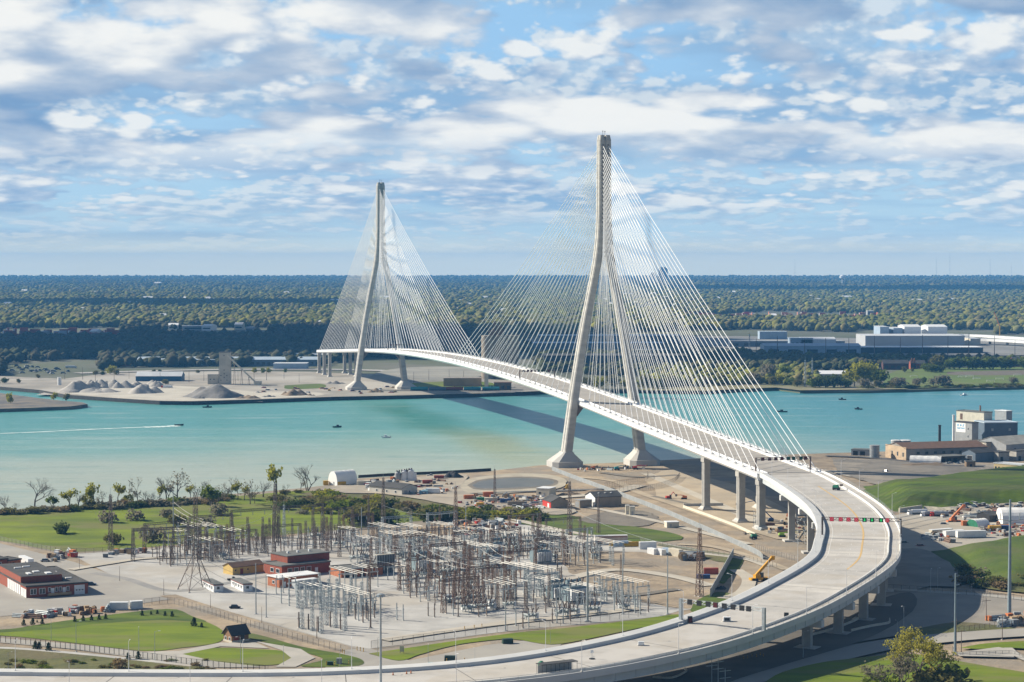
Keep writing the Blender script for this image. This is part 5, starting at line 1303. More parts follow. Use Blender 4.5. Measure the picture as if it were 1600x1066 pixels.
def plant(proto, px, base, top=None, label=None, group=None, h=None, wide=1.0, z=0.0, r=random.Random(3)):
    p = G(px, base, z); hh = h or max(.8, ZAT(top, p.y) - z); s = hh / proto['_h']
    o = proto if proto.name not in USED else copy_tree(proto)
    USED.add(proto.name)
    o.location = p; o.rotation_euler[2] = r.uniform(0, 6.28); o.scale = (s * wide, s * wide, s)
    if label: o['label'] = label
    if group: o['group'] = group
    return o
GB = "bare and budding trees along the near river bank"
T = {'bareA': make_tree('one', 5, None, (3.0,), 6, spread=.42, name="bare_tree", label="bare leafless tree on the near river bank", group=GB),
     'bareB': make_tree('multi', 8, None, (3.0,), 5, spread=.40, name="bare_tree", label="bare leafless tree on the near river bank", group=GB),
     'bareG': make_tree('one', 15, 'grey', (3.0,), 5, .5, 1, .45, name="bare_tree", label="twiggy brownish tree coming into bud on the near bank", group=GB, cap=300),
     'yelA': make_tree('one', 22, 'yellow', (2.0,), 5, .75, 2, .62, name="budding_tree", label="yellow green budding tree on the near river bank", group=GB, cap=260),
     'yelB': make_tree('multi', 31, 'yellow', (2.6,), 4, .8, 2, .40, name="budding_tree", label="yellow green budding tree on the near river bank", group=GB, cap=260),
     'grnA': make_tree('multi', 44, 'green', (2.4,), 4, .9, 3, .5, name="leafy_tree", label="leafy green shrubby tree on the near river bank", group=GB, cap=300)}
for k_, px, bs_, tp, lb, wd in (('bareA', 54, 796, 745, "largest bare tree at the left of the near bank, standing alone", 1.1), ('bareB', 9, 798, 773, None, .9), ('bareB', 25, 797, 785, None, .8), ('grnA', 82, 794, 776, None, .9), ('yelA', 109, 794, 766, None, 1.0), ('bareB', 122, 794, 768, None, .8),
      ('yelB', 135, 793, 770, None, .9), ('yelA', 147, 793, 757, None, .8), ('bareG', 160, 792, 768, None, .9), ('yelA', 184, 787, 756, None, .7), ('yelB', 199, 788, 771, None, 1.1), ('bareG', 215, 789, 746, None, .6), ('bareB', 227, 787, 766, None, .8), ('yelA', 250, 785, 759, None, .7),
      ('bareB', 261, 784, 741, None, .7), ('bareG', 277, 784, 737, "broadest twiggy tree on near bank, tinged orange at the top", 1.15), ('yelA', 298, 780, 759, None, .7), ('bareB', 310, 780, 760, None, .8), ('grnA', 330, 791, 761, None, 1.0), ('bareG', 341, 786, 759, None, .9), ('bareG', 352, 780, 754, None, .7),
      ('bareG', 362, 780, 746, None, .7), ('yelA', 372, 780, 754, None, .7), ('bareG', 391, 788, 750, None, .9), ('bareG', 398, 787, 758, None, .8), ('bareB', 411, 777, 750, None, .8), ('yelA', 432, 774, 729, "tall pale yellow budding tree left of the white storage tent", .75), ('bareG', 449, 774, 757, None, .9),
      ('bareB', 480, 767, 724, "tall bare clump of trunks just left of the white storage tent", .75), ('bareG', 470, 768, 742, None, .6), ('bareB', 325, 778, 748, None, .6), ('bareA', 175, 790, 772, None, .8), ('yelA', 382, 782, 760, None, .8), ('bareB', 240, 786, 768, None, .7)):
    plant(T[k_], px, bs_, tp, lb, None, None, wd)
BG = ["green and olive scrub bushes on the meadow", "brown and dark scrub bushes on the meadow"]
BU = {'olive': make_bush(1, 'olive', label="olive grey scrub bush on the rough ground beside the meadow", group=BG[0]), 'green': make_bush(2, 'green', label="fresh green scrub bush on the rough ground beside the meadow", group=BG[0]),
      'brown': make_bush(3, 'brown', label="reddish brown dry scrub bush on the rough ground", group=BG[1]), 'dark': make_bush(4, 'dark', label="dark green scrub bush on the rough ground beside the meadow", group=BG[1]),
      'grey': make_bush(5, 'grey', label="grey twiggy bare bush on the rough ground", group=BG[1], n=300), 'yellow': make_bush(6, 'yellow', label="yellow green bush on the rough ground beside the meadow", group=BG[0])}
for px, bs_, tp, k_, lb in ((98, 834, 815, 'dark', "broad dark bush alone in the left part of the meadow"), (170, 816, 796, 'grey', "grey bush in the meadow behind the leftmost lattice mast"), (214, 813, 794, 'grey', "round grey bush in mid meadow left of smallest one"), (258, 808, 793, 'grey', "small round grey bush standing in the middle of meadow"),
                            (339, 805, 784, 'grey', "tall grey bush at the right of the meadow"), (181, 851, 832, 'olive', "olive bush behind the mast at the front edge of meadow"), (240, 846, 818, 'grey', "tall grey bush beside the dark lattice portal"), (322, 824, 805, 'grey', None), (276, 822, 800, 'olive', None)):
    plant(BU[k_], px, bs_, tp, lb, None, None, 0.95)
rb = random.Random(17)
for i in range(52):                                                   # hedge of scrub along the bank top
    px = -60 + i * 8.2 + rb.uniform(-3, 3); base = 803 - px * .055 + rb.uniform(-1, 2.5) - (px > 330) * 3
    plant(BU[rb.choice(['olive', 'green', 'dark', 'brown', 'grey', 'olive', 'grey', 'olive'])], px, base, None, None, None, rb.uniform(2.2, 4.6), rb.uniform(1.2, 2.0), r=rb)
for i in range(105):                                                  # scrub between meadow and works yard
    px = rb.uniform(440, 850); f = (px - 440) / 410
    lo, hi = 770 + 36 * f, 806 + 8 * f
    if px < 520: lo = 768
    plant(BU[rb.choice(['olive', 'olive', 'green', 'yellow', 'dark', 'brown', 'grey', 'olive', 'green'])], px, rb.uniform(lo, hi), None, None, None, rb.uniform(1.6, 5.0), rb.uniform(1.1, 1.8), r=rb)
for px, bs_, tp, k_ in ((508, 779, 763, 'yellow'), (520, 780, 766, 'green'), (530, 800, 778, 'green'), (660, 810, 792, 'dark'), (668, 812, 790, 'olive'), (560, 806, 786, 'olive'), (570, 818, 790, 'olive'), (600, 818, 795, 'dark'), (610, 793, 777, 'dark'), (640, 796, 780, 'brown'), (545, 792, 776, 'olive'), (680, 815, 793, 'dark'), (700, 812, 793, 'olive'), (730, 812, 795, 'yellow'), (745, 814, 798, 'dark'), (515, 796, 780, 'olive')):
    plant(BU[k_], px, bs_, tp, None, None, None, 1.3, r=rb)
CF = make_conifer(3, "small dark conifer planted along the lawn edge", "small conifers along the lawn")
for px, bs_, tp in ((37, 978, 968), (51, 977, 966), (66, 976, 967), (58, 973, 968.5), (117, 972, 963), (130, 971, 961.5), (143, 970, 961), (155, 969, 960), (165, 968, 959), (222, 962.5, 954), (236, 961, 955), (246, 960, 953), (258, 963, 955), (269, 964, 955), (303, 979, 965), (315, 981, 973), (55, 1015, 1002), (61, 1015, 1003), (76, 1017.5, 1004), (200, 1031, 1020), (216, 1031, 1018)):
    plant(CF, px, bs_, tp, None, None, None, 1.15, r=rb)
AB = make_bush(9, 'brown', "autumn_bush", "rust brown young tree by the road at bottom left", n=300); plant(AB, 185, 1046, 1025, h=4.6, wide=.8)
for i in range(40):                                                   # rough verge bottom left and banks
    px, base = rb.uniform(-40, 330), rb.uniform(1033, 1050)
    plant(BU[rb.choice(['olive', 'brown', 'dark', 'green'])], px, base, None, None, None, rb.uniform(.7, 1.5), rb.uniform(1.2, 2.2), r=rb)
# right foreground: the big budding tree and its shrubs
BT = make_tree('multi', 77, 'willow', (4.4,), 6, .36, 3, .50, name="budding_tree", label="big yellow green budding tree at the bottom right", cap=4200); BT['_h'] = 15.0
plant(BT, 1437, 1066 + 14, None, None, None, 22, .95)
BT2 = make_tree('multi', 78, 'grey', (3.6,), 5, .5, 2, .5, name="bare_tree", label="grey twiggy tree in front of the big budding tree at bottom right", cap=1200)
plant(BT2, 1405, 1086, None, None, None, 13, 1.0)
for i, (px, bs_, hh, k_, lb) in enumerate(((1478, 1075, 8, 'dark', "big dark shrub right of the budding tree at bottom edge"), (1500, 1082, 5, 'dark', "low dark shrub at the bottom edge right of the bigger one"), (1460, 1080, 8, 'olive', "olive shrub at the foot of the big budding tree"), (1385, 1085, 7, 'green', "green shrub left of the grey twiggy tree at bottom right"))):
    plant(BU[k_], px, bs_, None, lb, None, hh, 1.4)
for i in range(46):
    px = rb.uniform(1508, 1660); base = rb.uniform(893, 922)
    plant(BU[rb.choice(['olive', 'olive', 'brown', 'grey', 'dark'])], px, base, None, "olive brown bush on the slope below the grassy mound at right", "bushes below the grassy mound", rb.uniform(2.2, 5.0), rb.uniform(1.2, 1.8), r=rb)
# far bank trees one can tell apart
def make_round(seed, leaf, label, group, name="round_tree", n=520, sx=1.0):
    r = random.Random(seed); o = thing(name, label, "tree", (0, 0, 0), 0, group); pts = []
    lumps = [(Vector((r.gauss(0, .2 * sx), r.gauss(0, .2 * sx), r.uniform(.38, .78))), r.uniform(.18, .30)) for _ in range(9)]
    while len(pts) < n:
        c, rad = r.choice(lumps); v = Vector((r.gauss(0, 1), r.gauss(0, 1), r.gauss(0, 1))).normalized() * rad * r.uniform(.5, 1.0); pts.append(c + v)
    leaves(pts, .14, r).build("crown", LEAF[leaf], o); MB().tube((0, 0, -.02), (0, 0, .6), .035, .02, 6).build("trunk", BARK, o); o['_h'] = 1.0
    return o
RT = {k_: make_round(i + 60, k_, lb, gp) for i, (k_, lb, gp) in enumerate((('green', "leafy green tree on the far shore", "leafy trees on the far shore"), ('dark', "dark green round tree on the far shore", "leafy trees on the far shore"), ('yellow', "yellow green spring tree on the far shore", "leafy trees on the far shore"), ('olive', "olive coloured tree on the far shore", "leafy trees on the far shore"), ('grey', "bare greyish tree on the far shore", "leafy trees on the far shore")))}
GR = "row of round trees behind the playing field"
for i, px in enumerate((1484, 1499, 1513, 1526, 1539, 1552, 1565, 1578, 1600)):
    plant(RT['dark' if i % 2 else 'green'], px, 578.5, 558.5 - (i % 3), "round green tree in the row behind the playing field", GR, None, .95)
for px, bs_, tp, k_, wd in ((1466, 578, 555, 'olive', 1.0), (1446, 582, 567, 'green', .9), (1455, 583, 569, 'dark', 1.2), (1462, 583, 570, 'green', 1.1), (1470, 583, 570, 'dark', 1.0), (1443, 601, 589, 'dark', .8), (1459, 604, 590, 'grey', .9), (1470, 605, 586, 'grey', .8), (1480, 605, 585, 'grey', .9), (1414, 583, 573, 'olive', .9), (1425, 582, 575, 'olive', .8),
      (1198, 598, 567, 'grey', .8), (1215, 601, 584, 'yellow', .9), (1226, 593, 571, 'green', .8), (1235, 603, 590, 'green', 1.0), (1246, 606, 592, 'olive', 1.0), (1268, 607, 592, 'green', 1.1), (1278, 607, 588, 'dark', 1.0), (1290, 607, 587, 'dark', 1.1), (1302, 607, 585, 'dark', 1.2), (1314, 606, 588, 'dark', 1.1), (1325, 607, 592, 'green', 1.0), (1335, 604, 566, 'yellow', .8),
      (1347, 603, 565, 'yellow', .85), (1357, 601, 572, 'green', .9), (1367, 600, 574, 'dark', 1.0), (1376, 602, 577, 'green', 1.0), (1350, 608, 590, 'grey', 1.0), (1392, 603, 596, 'dark', 1.2), (1405, 607, 588, 'grey', 1.1), (1430, 606, 590, 'grey', .9), (1395, 607, 592, 'olive', 1.0), (1372, 607, 594, 'olive', 1.0), (1585, 602, 588, 'grey', .8), (1205, 603, 588, 'olive', 1), (1258, 605, 593, 'olive', 1.0),
      (1010, 608, 585, 'olive', 1), (1025, 608, 588, 'yellow', 1), (1045, 606, 586, 'olive', 1), (1062, 606, 588, 'green', 1), (1085, 605, 588, 'olive', 1), (1105, 604, 587, 'grey', 1), (1125, 602, 585, 'olive', 1), (1140, 602, 586, 'yellow', 1), (1160, 601, 583, 'olive', 1), (1180, 602, 580, 'grey', 1), (980, 608, 588, 'yellow', 1), (960, 608, 586, 'olive', 1), (935, 608, 588, 'yellow', 1), (915, 609, 590, 'olive', 1), (885, 610, 592, 'olive', 1),
      (172, 586, 571, 'yellow', .9), (180, 587, 577, 'olive', 1.2), (150, 587, 579, 'olive', 1.1), (160, 587, 580, 'dark', 1.1), (240, 583, 577, 'olive', 1), (250, 583, 577, 'dark', 1), (310, 584, 578, 'olive', 1.2), (398, 584, 574, 'yellow', .8), (412, 584, 575, 'green', .8), (420, 584, 574, 'yellow', .8), (445, 583, 576, 'green', .8), (258, 602, 593, 'brown' if False else 'olive', 1.2), (16, 632, 614, 'yellow', .6), (84, 626, 613, 'yellow', .7), (104, 627, 615, 'olive', .8), (60, 592, 585, 'olive', 1), (30, 600, 592, 'olive', .9), (8, 600, 590, 'dark', 1.1)):
    plant(RT[k_], px, bs_, tp, None, None, None, wd, r=rb)
for i in range(70):                                                  # low shore scrub on the far right bank
    px = rb.uniform(1330, 1640)
    plant(BU[rb.choice(['olive', 'dark', 'green'])], px, 606.5 + rb.uniform(-1, 1.5) - (px - 1400) * .012, None, "low scrub bush on the far right shore line", "scrub bushes on the far right shore", rb.uniform(2.0, 4.5), 1.6, r=rb)
# ------------------------------------------------------------------ electrical substation
E1 = Vector((math.cos(R(33)), math.sin(R(33)), 0)); E2 = Vector((math.sin(R(33)), -math.cos(R(33)), 0)); GA = R(33)
rs = random.Random(99)
def lattice(m, z0, z1, w0, w1, step=2.2, r=.09, cx=0, cy=0, legs=None):
    """square lattice column; legs go to their own mesh builders when given"""
    C4 = ((-1, -1), (1, -1), (1, 1), (-1, 1))
    n = max(2, int((z1 - z0) / step))
    def pt(k, i):
        z = z0 + (z1 - z0) * k / n; w_ = (w0 + (w1 - w0) * k / n) / 2
        return Vector((cx + C4[i][0] * w_, cy + C4[i][1] * w_, z))
    for i in range(4):
        (legs[i] if legs else m).tube(pt(0, i), pt(n, i), r * 1.5, r, 4)
    for k in range(n):
        for i in range(4):
            j = (i + 1) % 4
            m.tube(pt(k, i), pt(k + 1, j), r * .75, None, 3, False)
            if k % 2 == 0 or n < 5: m.tube(pt(k, j), pt(k + 1, i), r * .75, None, 3, False)
            m.tube(pt(k + 1, i), pt(k + 1, j), r * .6, None, 3, False)
def insul(m, x, y, z, h, r=.17):
    m.lathe([(r * .7, 0)] + [(r * (1.25 if k % 2 else .75), h * (k + .5) / 9) for k in range(9)] + [(r * .6, h)], x, y, 6, z)
def feet(parent, pts, mat=CONC):
    for x, y in pts: MB().box(x, y, -.2, .9, .9, .45, 0, .8).build("footing", mat, parent)
USED2 = {}
def put(proto, p, rot=GA, label=None, sc=1.0, group=None):
    o = proto if not USED2.get(proto.name) else copy_tree(proto)
    USED2[proto.name] = True
    o.location = (p[0], p[1], 0); o.rotation_euler[2] = rot; o.scale = (sc,) * 3 if not isinstance(sc, tuple) else sc
    if label: o['label'] = label
    if group: o['group'] = group
    return o

# tall lattice masts (rusty or grey) with a lightning spike; label per mast
def mast_proto(h, w0, mat, nm="lattice_mast", spike=3.0, splay=False):
    o = thing(nm, "lattice mast", "mast"); m = MB(); legs = [MB() for _ in range(4)]
    if splay:
        C4 = ((-1, -1), (1, -1), (1, 1), (-1, 1))
        for i in range(4): legs[i].tube((C4[i][0] * w0 * 1.6, C4[i][1] * w0 * 1.6, 0), (C4[i][0] * w0 * .32, C4[i][1] * w0 * .32, h * .34), .14, .12, 4)
        for i in range(4):
            j = (i + 1) % 4
            for f, g_ in ((0.05, .5), (.5, .98)):
                a = Vector((C4[i][0], C4[i][1], 0)); b_ = Vector((C4[j][0], C4[j][1], 0))
                def on(v, t_): return Vector((v.x * w0 * (1.6 - 1.28 * t_), v.y * w0 * (1.6 - 1.28 * t_), h * .34 * t_))
                m.tube(on(a, f), on(b_, g_), .06, None, 3, False); m.tube(on(b_, f), on(a, g_), .06, None, 3, False)
        lattice(m, h * .34, h, w0 * .64, w0 * .34, 1.6, .085, legs=None)
    else: lattice(m, 0, h, w0, w0 * .38, 1.7, .10, legs=legs)
    for l in legs: l.build("leg", mat, o)
    m.build("bracing", mat, o)
    MB().tube((0, 0, h - .2), (0, 0, h + spike), .10, .05, 4).build("spike", STEEL, o)
    feet(o, [(x * w0 * (1.6 if splay else .5), y * w0 * (1.6 if splay else .5)) for x in (-1, 1) for y in (-1, 1)])
    o['_h'] = h + spike
    return o
MP = {'rust': mast_proto(24, 2.0, RUST), 'grey': mast_proto(24, 1.8, DSTEEL), 'splay': mast_proto(30, 2.6, DSTEEL, splay=True), 'galv': mast_proto(22, 1.8, STEEL)}
for px, bs_, tp, k_, lb in ((173, 860, 762, 'grey', "slim dark lattice mast alone at the left edge of the gravel yard"), (306, 922, 754, 'splay', "tallest lattice mast with splayed legs behind the white site trailers"), (430, 848, 745, 'grey', "dark lattice mast behind the control house in front of the yellow budding tree"),
      (511, 872, 800, 'rust', "rusty lattice mast rising over the right end of the control house"), (444, 852, 781, 'galv', "pale galvanised lattice mast behind control house"), (576, 827, 770, 'grey', "lattice mast at the meadow edge behind the fence, left one of two"), (599, 826, 737, 'grey', "tall lattice mast at the meadow edge, right one of two"),
      (687, 837, 786, 'rust', "rusty lattice mast beside the scrub at the back of the yard"), (712, 842, 752, 'rust', "rusty lattice mast in front of works yard track"), (773, 788, 726, 'grey', "dark lattice mast standing by the round pond"), (890, 838, 742, 'grey', "dark lattice mast left of the brown skylit shed"), (935, 834, 768, 'grey', "dark lattice mast in front of the brown skylit shed"),
      (1093, 932, 812, 'rust', "rusty lattice mast with yellow base by the dumpsters"), (580, 905, 832, 'rust', "rusty lattice mast by the dark grey fire wall"), (640, 925, 838, 'rust', "rusty lattice mast in the centre of the substation"), (733, 930, 842, 'rust', "rusty lattice mast at the dense right half of substation"), (840, 880, 800, 'grey', "dark lattice mast at the back right of the substation"), (970, 905, 862, 'grey', "short dark lattice mast at the right edge of the gravel")):
    p = G(px, bs_); hh = ZAT(tp, p.y); pr_ = MP[k_]; put(pr_, p, GA, lb, hh / pr_['_h'])
# steel tube poles
def pole_proto(name, h, r, mat, arms=0, lamp=False):
    o = thing(name, "pole", "pole"); MB().lathe([(r * 1.7, 0), (r * 1.7, .35), (r, .4), (r * .55, h)], n=8).build("shaft", mat, o)
    if arms:
        m = MB()
        for k in range(arms):
            z = h - 1 - k * 2.2; m.box(0, 0, z, 4.2, .14, .18)
        m.build("crossarm", mat, o)
    if lamp:
        m = MB(); m.tube((0, 0, h - .1), (1.6, 0, h + .35), .06, .05, 4); m.build("arm", mat, o); MB().box(1.9, 0, h + .28, .8, .32, .14).build("lamp_head", WHITEP, o)
    MB().box(0, 0, -.2, r * 5, r * 5, .4).build("footing", CONC, o)
    o['_h'] = h; return o
SP = pole_proto("steel_pole", 20, .26, STEEL); CP_ = pole_proto("steel_pole", 12, .20, DSTEEL)
for px, bs_, tp, lb, k_ in ((271, 842, 765, "blue grey steel pole above the left dense bays", SP), (565, 862, 792, "slim steel pole behind the switch house", SP), (728, 855, 787, "slim grey pole in the back yard near parked machines", SP), (1043, 960, 868, "slim grey pole at the edge of the dirt lot by the viaduct", SP), (918, 972, 826, "tall weathered pole at the front right of the substation", SP), (973, 960, 865, "grey pole by the white bus bars near viaduct", SP), (790, 986, 910, "grey steel pole at the front fence, near the yellow posts", SP), (579, 982, 903, "brown wooden pole in the front yard", CP_), (716, 964, 905, "short steel pole in front of the fire wall rows", CP_),
                            (187, 908, 885, "thin dark pole beside the asphalt strip, right one", CP_), (124, 890, 868, "short pole by the pavement near the parked pallets", CP_), (256, 930, 905, "thin dark pole at the corner of gravel and road", CP_), (329, 951, 928, "thin dark pole beside the gravel road", CP_), (495, 998, 962, "thin dark pole inside the fence near gate", CP_), (409, 974, 948, "thin pole at the left front of the switch rows", CP_), (400, 960, 880, "pale pole left of the front lattice columns", SP), (416, 965, 898, "pale thick pole left of the front switch rows", SP)):
    p = G(px, bs_); put(k_, p, 0, lb, ZAT(tp, p.y) / k_['_h'])

# repeated apparatus
GRP = "repeated switchgear filling the substation yard"
def bus_post(h=4.6, ih=1.9, mat=STEEL, im=INSUL, lab="", name="bus_post"):
    o = thing(name, lab, "bus post", group=GRP)
    m = MB(); m.box(0, 0, 0, .34, .34, h); m.box(0, 0, h - .12, .8, .8, .14); m.build("post", mat, o)
    m = MB(); insul(m, 0, 0, h, ih, .2); m.build("insulator", im, o); feet(o, [(0, 0)]); return o
def bus_bay(n=3, L=15.0, h=6.5, gap=2.3, lat=False, lab="white tubular bus bars carried on steel stands", mat=STEEL, ends=2):
    o = thing("bus_bar_bay", lab, "bus bars", group="white bus bar bays in the substation")
    for e in range(ends):
        y = -L / 2 + .8 + (L - 1.6) * e / (ends - 1)
        for sgn in (-1, 1):
            x = sgn * (gap * (n - 1) / 2 + .3); m = MB()
            if lat: lattice(m, 0, h, .8, .6, 1.0, .06, x, y)
            else: m.box(x, y, 0, .3, .3, h)
            m.build("column", mat, o)
        m = MB(); m.box(0, y, h, gap * (n - 1) + 1.6, .3, .34); m.build("crossbeam", mat, o)
        for k in range(n):
            m = MB(); insul(m, (k - (n - 1) / 2) * gap, y, h + .34, 1.5, .17); m.build("insulator", INSUL, o)
        feet(o, [(s_ * (gap * (n - 1) / 2 + .3), y) for s_ in (-1, 1)])
    for k in range(n): MB().tube(((k - (n - 1) / 2) * gap, -L / 2, h + 1.95), ((k - (n - 1) / 2) * gap, L / 2, h + 1.95), .105, None, 6).build("bus_tube", ALU, o)
    return o
def switch_stand(mat=STEEL, im=INSUL, lab="", h=3.4):
    o = thing("disconnect_switch", lab, "switch", group=GRP)
    for x in (-1.6, 1.6):
        m = MB(); m.box(x, 0, 0, .28, .28, h); m.build("post", mat, o)
    m = MB(); m.box(0, 0, h, 4.4, .5, .26); m.box(0, 0, h * .5, 3.2, .14, .16); m.build("frame", mat, o)
    for x in (-1.8, 0, 1.8):
        m = MB(); insul(m, x, 0, h + .26, 1.5, .18); m.build("insulator", im, o)
    m = MB(); m.tube((-1.8, 0, h + 1.8), (0, 0, h + 1.8), .07, n=4); m.tube((0, 0, h + 1.8), (1.4, 0, h + 3.0), .07, n=4); m.build("blade", ALU, o)
    feet(o, [(-1.6, 0), (1.6, 0)]); return o
def breaker(mat, lab):
    o = thing("circuit_breaker", lab, "breaker", group=GRP)
    m = MB()
    for x in (-1.7, 0, 1.7): m.tube((x, -1.5, 2.3), (x, 1.5, 2.3), .48, n=8)
    m.build("tanks", mat, o) if False else None
    for x in (-1.7, 0, 1.7):
        MB().tube((x, -1.5, 2.3), (x, 1.5, 2.3), .48, n=8).build("tank", mat, o)
        for s_ in (-1, 1):
            mm = MB(); q0, q1 = Vector((x, s_ * 1.0, 2.7)), Vector((x * 1.25, s_ * 2.4, 5.2))
            for k in range(6): mm.tube(q0.lerp(q1, k / 6), q0.lerp(q1, (k + .6) / 6), .24, .17, 6)
            mm.build("bushing", BRICKI, o)
    m = MB(); m.box(0, 0, 1.5, 4.6, 1.4, .3)
    for x in (-2, 2):
        for y in (-.6, .6): m.box(x, y, 0, .2, .2, 1.5)
    m.build("frame", mat, o); MB().box(2.9, 0, .7, 1.0, 1.2, 1.9).build("cabinet", WHITEP, o); return o
def lat_col(mat, h, lab, name="lattice_column"):
    o = thing(name, lab, "lattice column", group=GRP); m = MB(); legs = [MB() for _ in range(4)]
    lattice(m, 0, h, 1.1, .7, 1.0, .07, legs=legs); [l.build("leg", mat, o) for l in legs]; m.build("bracing", mat, o)
    feet(o, [(0, 0)]); return o
def lat_portal(mat, h, W_, lab, sets=3):
    o = thing("lattice_portal", lab, "portal", group="lattice portals in the substation")
    for s_ in (-1, 1):
        m = MB(); lattice(m, 0, h, 1.5, .8, 1.4, .085, s_ * W_ / 2, 0); m.build("column", mat, o); feet(o, [(s_ * W_ / 2, 0)])
    m = MB(); n = int(W_ / 1.2)
    for k in range(n):
        a, b_ = -W_ / 2 + W_ * k / n, -W_ / 2 + W_ * (k + 1) / n
        for y in (-.45, .45):
            m.tube((a, y, h - 1), (b_, y, h), .05, None, 3, False); m.tube((a, y, h), (b_, y, h - 1), .05, None, 3, False)
        m.tube((a, -.45, h), (b_, .45, h), .045, None, 3, False)
    for y in (-.45, .45):
        for z in (h - 1, h): m.tube((-W_ / 2, y, z), (W_ / 2, y, z), .08, None, 4)
    m.build("truss_beam", mat, o)
    for k in range(sets):
        x = (k - (sets - 1) / 2) * W_ / (sets + .6); m = MB(); insul(m, x, -.2, h - 3.0, 2.0, .15); m.build("insulator", INSUL, o)
    return o
PB = {'postA': bus_post(lab="galvanised bus post with a grey insulator"), 'postB': bus_post(3.4, 2.2, DSTEEL, BRICKI, "dark steel post with a brown insulator stack"), 'postC': bus_post(6.6, 1.6, RUST, INSUL, "tall rusty post with a short insulator"),
      'sw': switch_stand(lab="disconnect switch with raised blades on a steel stand"), 'swd': switch_stand(DSTEEL, BRICKI, "dark disconnect switch stand with brown insulators"), 'brk': breaker(M("breaker_grey", (0.30, 0.34, 0.35), 0.5), "grey three tank circuit breaker with slanting bushings"),
      'col': lat_col(RUST, 10.5, "rusty lattice column in the dense switch rows"), 'colg': lat_col(STEEL, 9.5, "galvanised lattice column in the switch rows"), 'colr': lat_col(DSTEEL, 12, "dark lattice column in the dense switch rows")}
def cluster(poly, step1, step2, mix, seed, keep=.8, jit=.5):
    r = random.Random(seed); pts = [G(*p) for p in poly]; c = sum(pts, Vector()) / len(pts)
    P_ = [((p - c).dot(E1), (p - c).dot(E2)) for p in pts]
    u0, u1 = min(p[0] for p in P_), max(p[0] for p in P_); v0, v1 = min(p[1] for p in P_), max(p[1] for p in P_)
    keys = [k for k, w_ in mix for _ in range(w_)]
    for iv in range(int((v1 - v0) / step2) + 1):
        row = r.choice(keys)
        for iu in range(int((u1 - u0) / step1) + 1):
            u, v = u0 + iu * step1, v0 + iv * step2
            if not inpoly(np.array([u]), np.array([v]), P_)[0] or r.random() > keep: continue
            k = row if r.random() < .6 else r.choice(keys)
            q = c + E1 * (u + r.uniform(-jit, jit)) + E2 * (v + r.uniform(-jit, jit))
            put(PB[k], q, GA + (1.5708 if r.random() < .3 else 0), None, r.uniform(.9, 1.15))
cluster([(235, 872), (300, 856), (400, 846), (400, 868), (352, 876), (260, 888)], 3.6, 8, [('swd', 3), ('postB', 5), ('col', 2), ('colr', 3), ('brk', 1), ('postA', 2)], 1, .9)
cluster([(405, 850), (520, 832), (560, 838), (545, 862), (480, 868), (410, 872)], 4.2, 10, [('postB', 4), ('swd', 3), ('postA', 4), ('colr', 2), ('brk', 2), ('sw', 2)], 2, .85)
cluster([(545, 862), (620, 840), (700, 832), (800, 838), (810, 868), (720, 880), (560, 890)], 5.0, 11, [('postA', 5), ('sw', 3), ('postC', 3), ('brk', 2), ('col', 2), ('postB', 3)], 3, .9)
cluster([(620, 905), (700, 885), (800, 870), (815, 900), (800, 958), (740, 966), (690, 950), (625, 932)], 4.6, 11, [('col', 5), ('sw', 3), ('postC', 4), ('brk', 3), ('postB', 3), ('swd', 3)], 4, .92)
cluster([(800, 838), (860, 842), (935, 862), (940, 880), (870, 890), (810, 875)], 4.6, 10, [('postA', 4), ('col', 2), ('brk', 3), ('swd', 3), ('postB', 3)], 5, .95)
cluster([(800, 900), (860, 895), (985, 935), (1000, 952), (900, 966), (800, 975)], 4.8, 11, [('sw', 4), ('postA', 5), ('postB', 3), ('colr', 1), ('brk', 2)], 6, .65)
cluster([(440, 930), (480, 925), (590, 950), (580, 968), (520, 962), (440, 948)], 3.4, 7, [('postA', 6), ('sw', 3), ('postB', 2), ('colg', 2)], 7, .85)
# front row of galvanised lattice columns and dark switch pillars
for i, (px, bs_) in enumerate(((472, 983), (488, 986), (502, 990), (510, 977), (524, 981), (539, 986))):
    o = put(PB['colg'], G(px, bs_), GA, "galvanised lattice column in the front pair of rows near the gravel road", 1.12, "front lattice columns near gravel road")
for px, bs_ in ((467, 981), (482, 984), (497, 988), (516, 980), (532, 984)):
    put(PB['postB'], G(px, bs_), GA, "dark switch pillar between the front lattice columns", (1.3, 1.3, 1.05), "front switch pillars near gravel road")
for px, bs_ in ((620, 969), (630, 970), (669, 963), (679, 965), (697, 959), (708, 962), (545, 962), (555, 968), (560, 970), (567, 973), (575, 970), (585, 966), (870, 974), (880, 975), (891, 971), (863, 974), (806, 978), (817, 982), (826, 980), (992, 958), (1000, 960), (1013, 957)):
    put(PB['postB' if px % 2 else 'postA'], G(px, bs_), GA, None, rs.uniform(.9, 1.2))
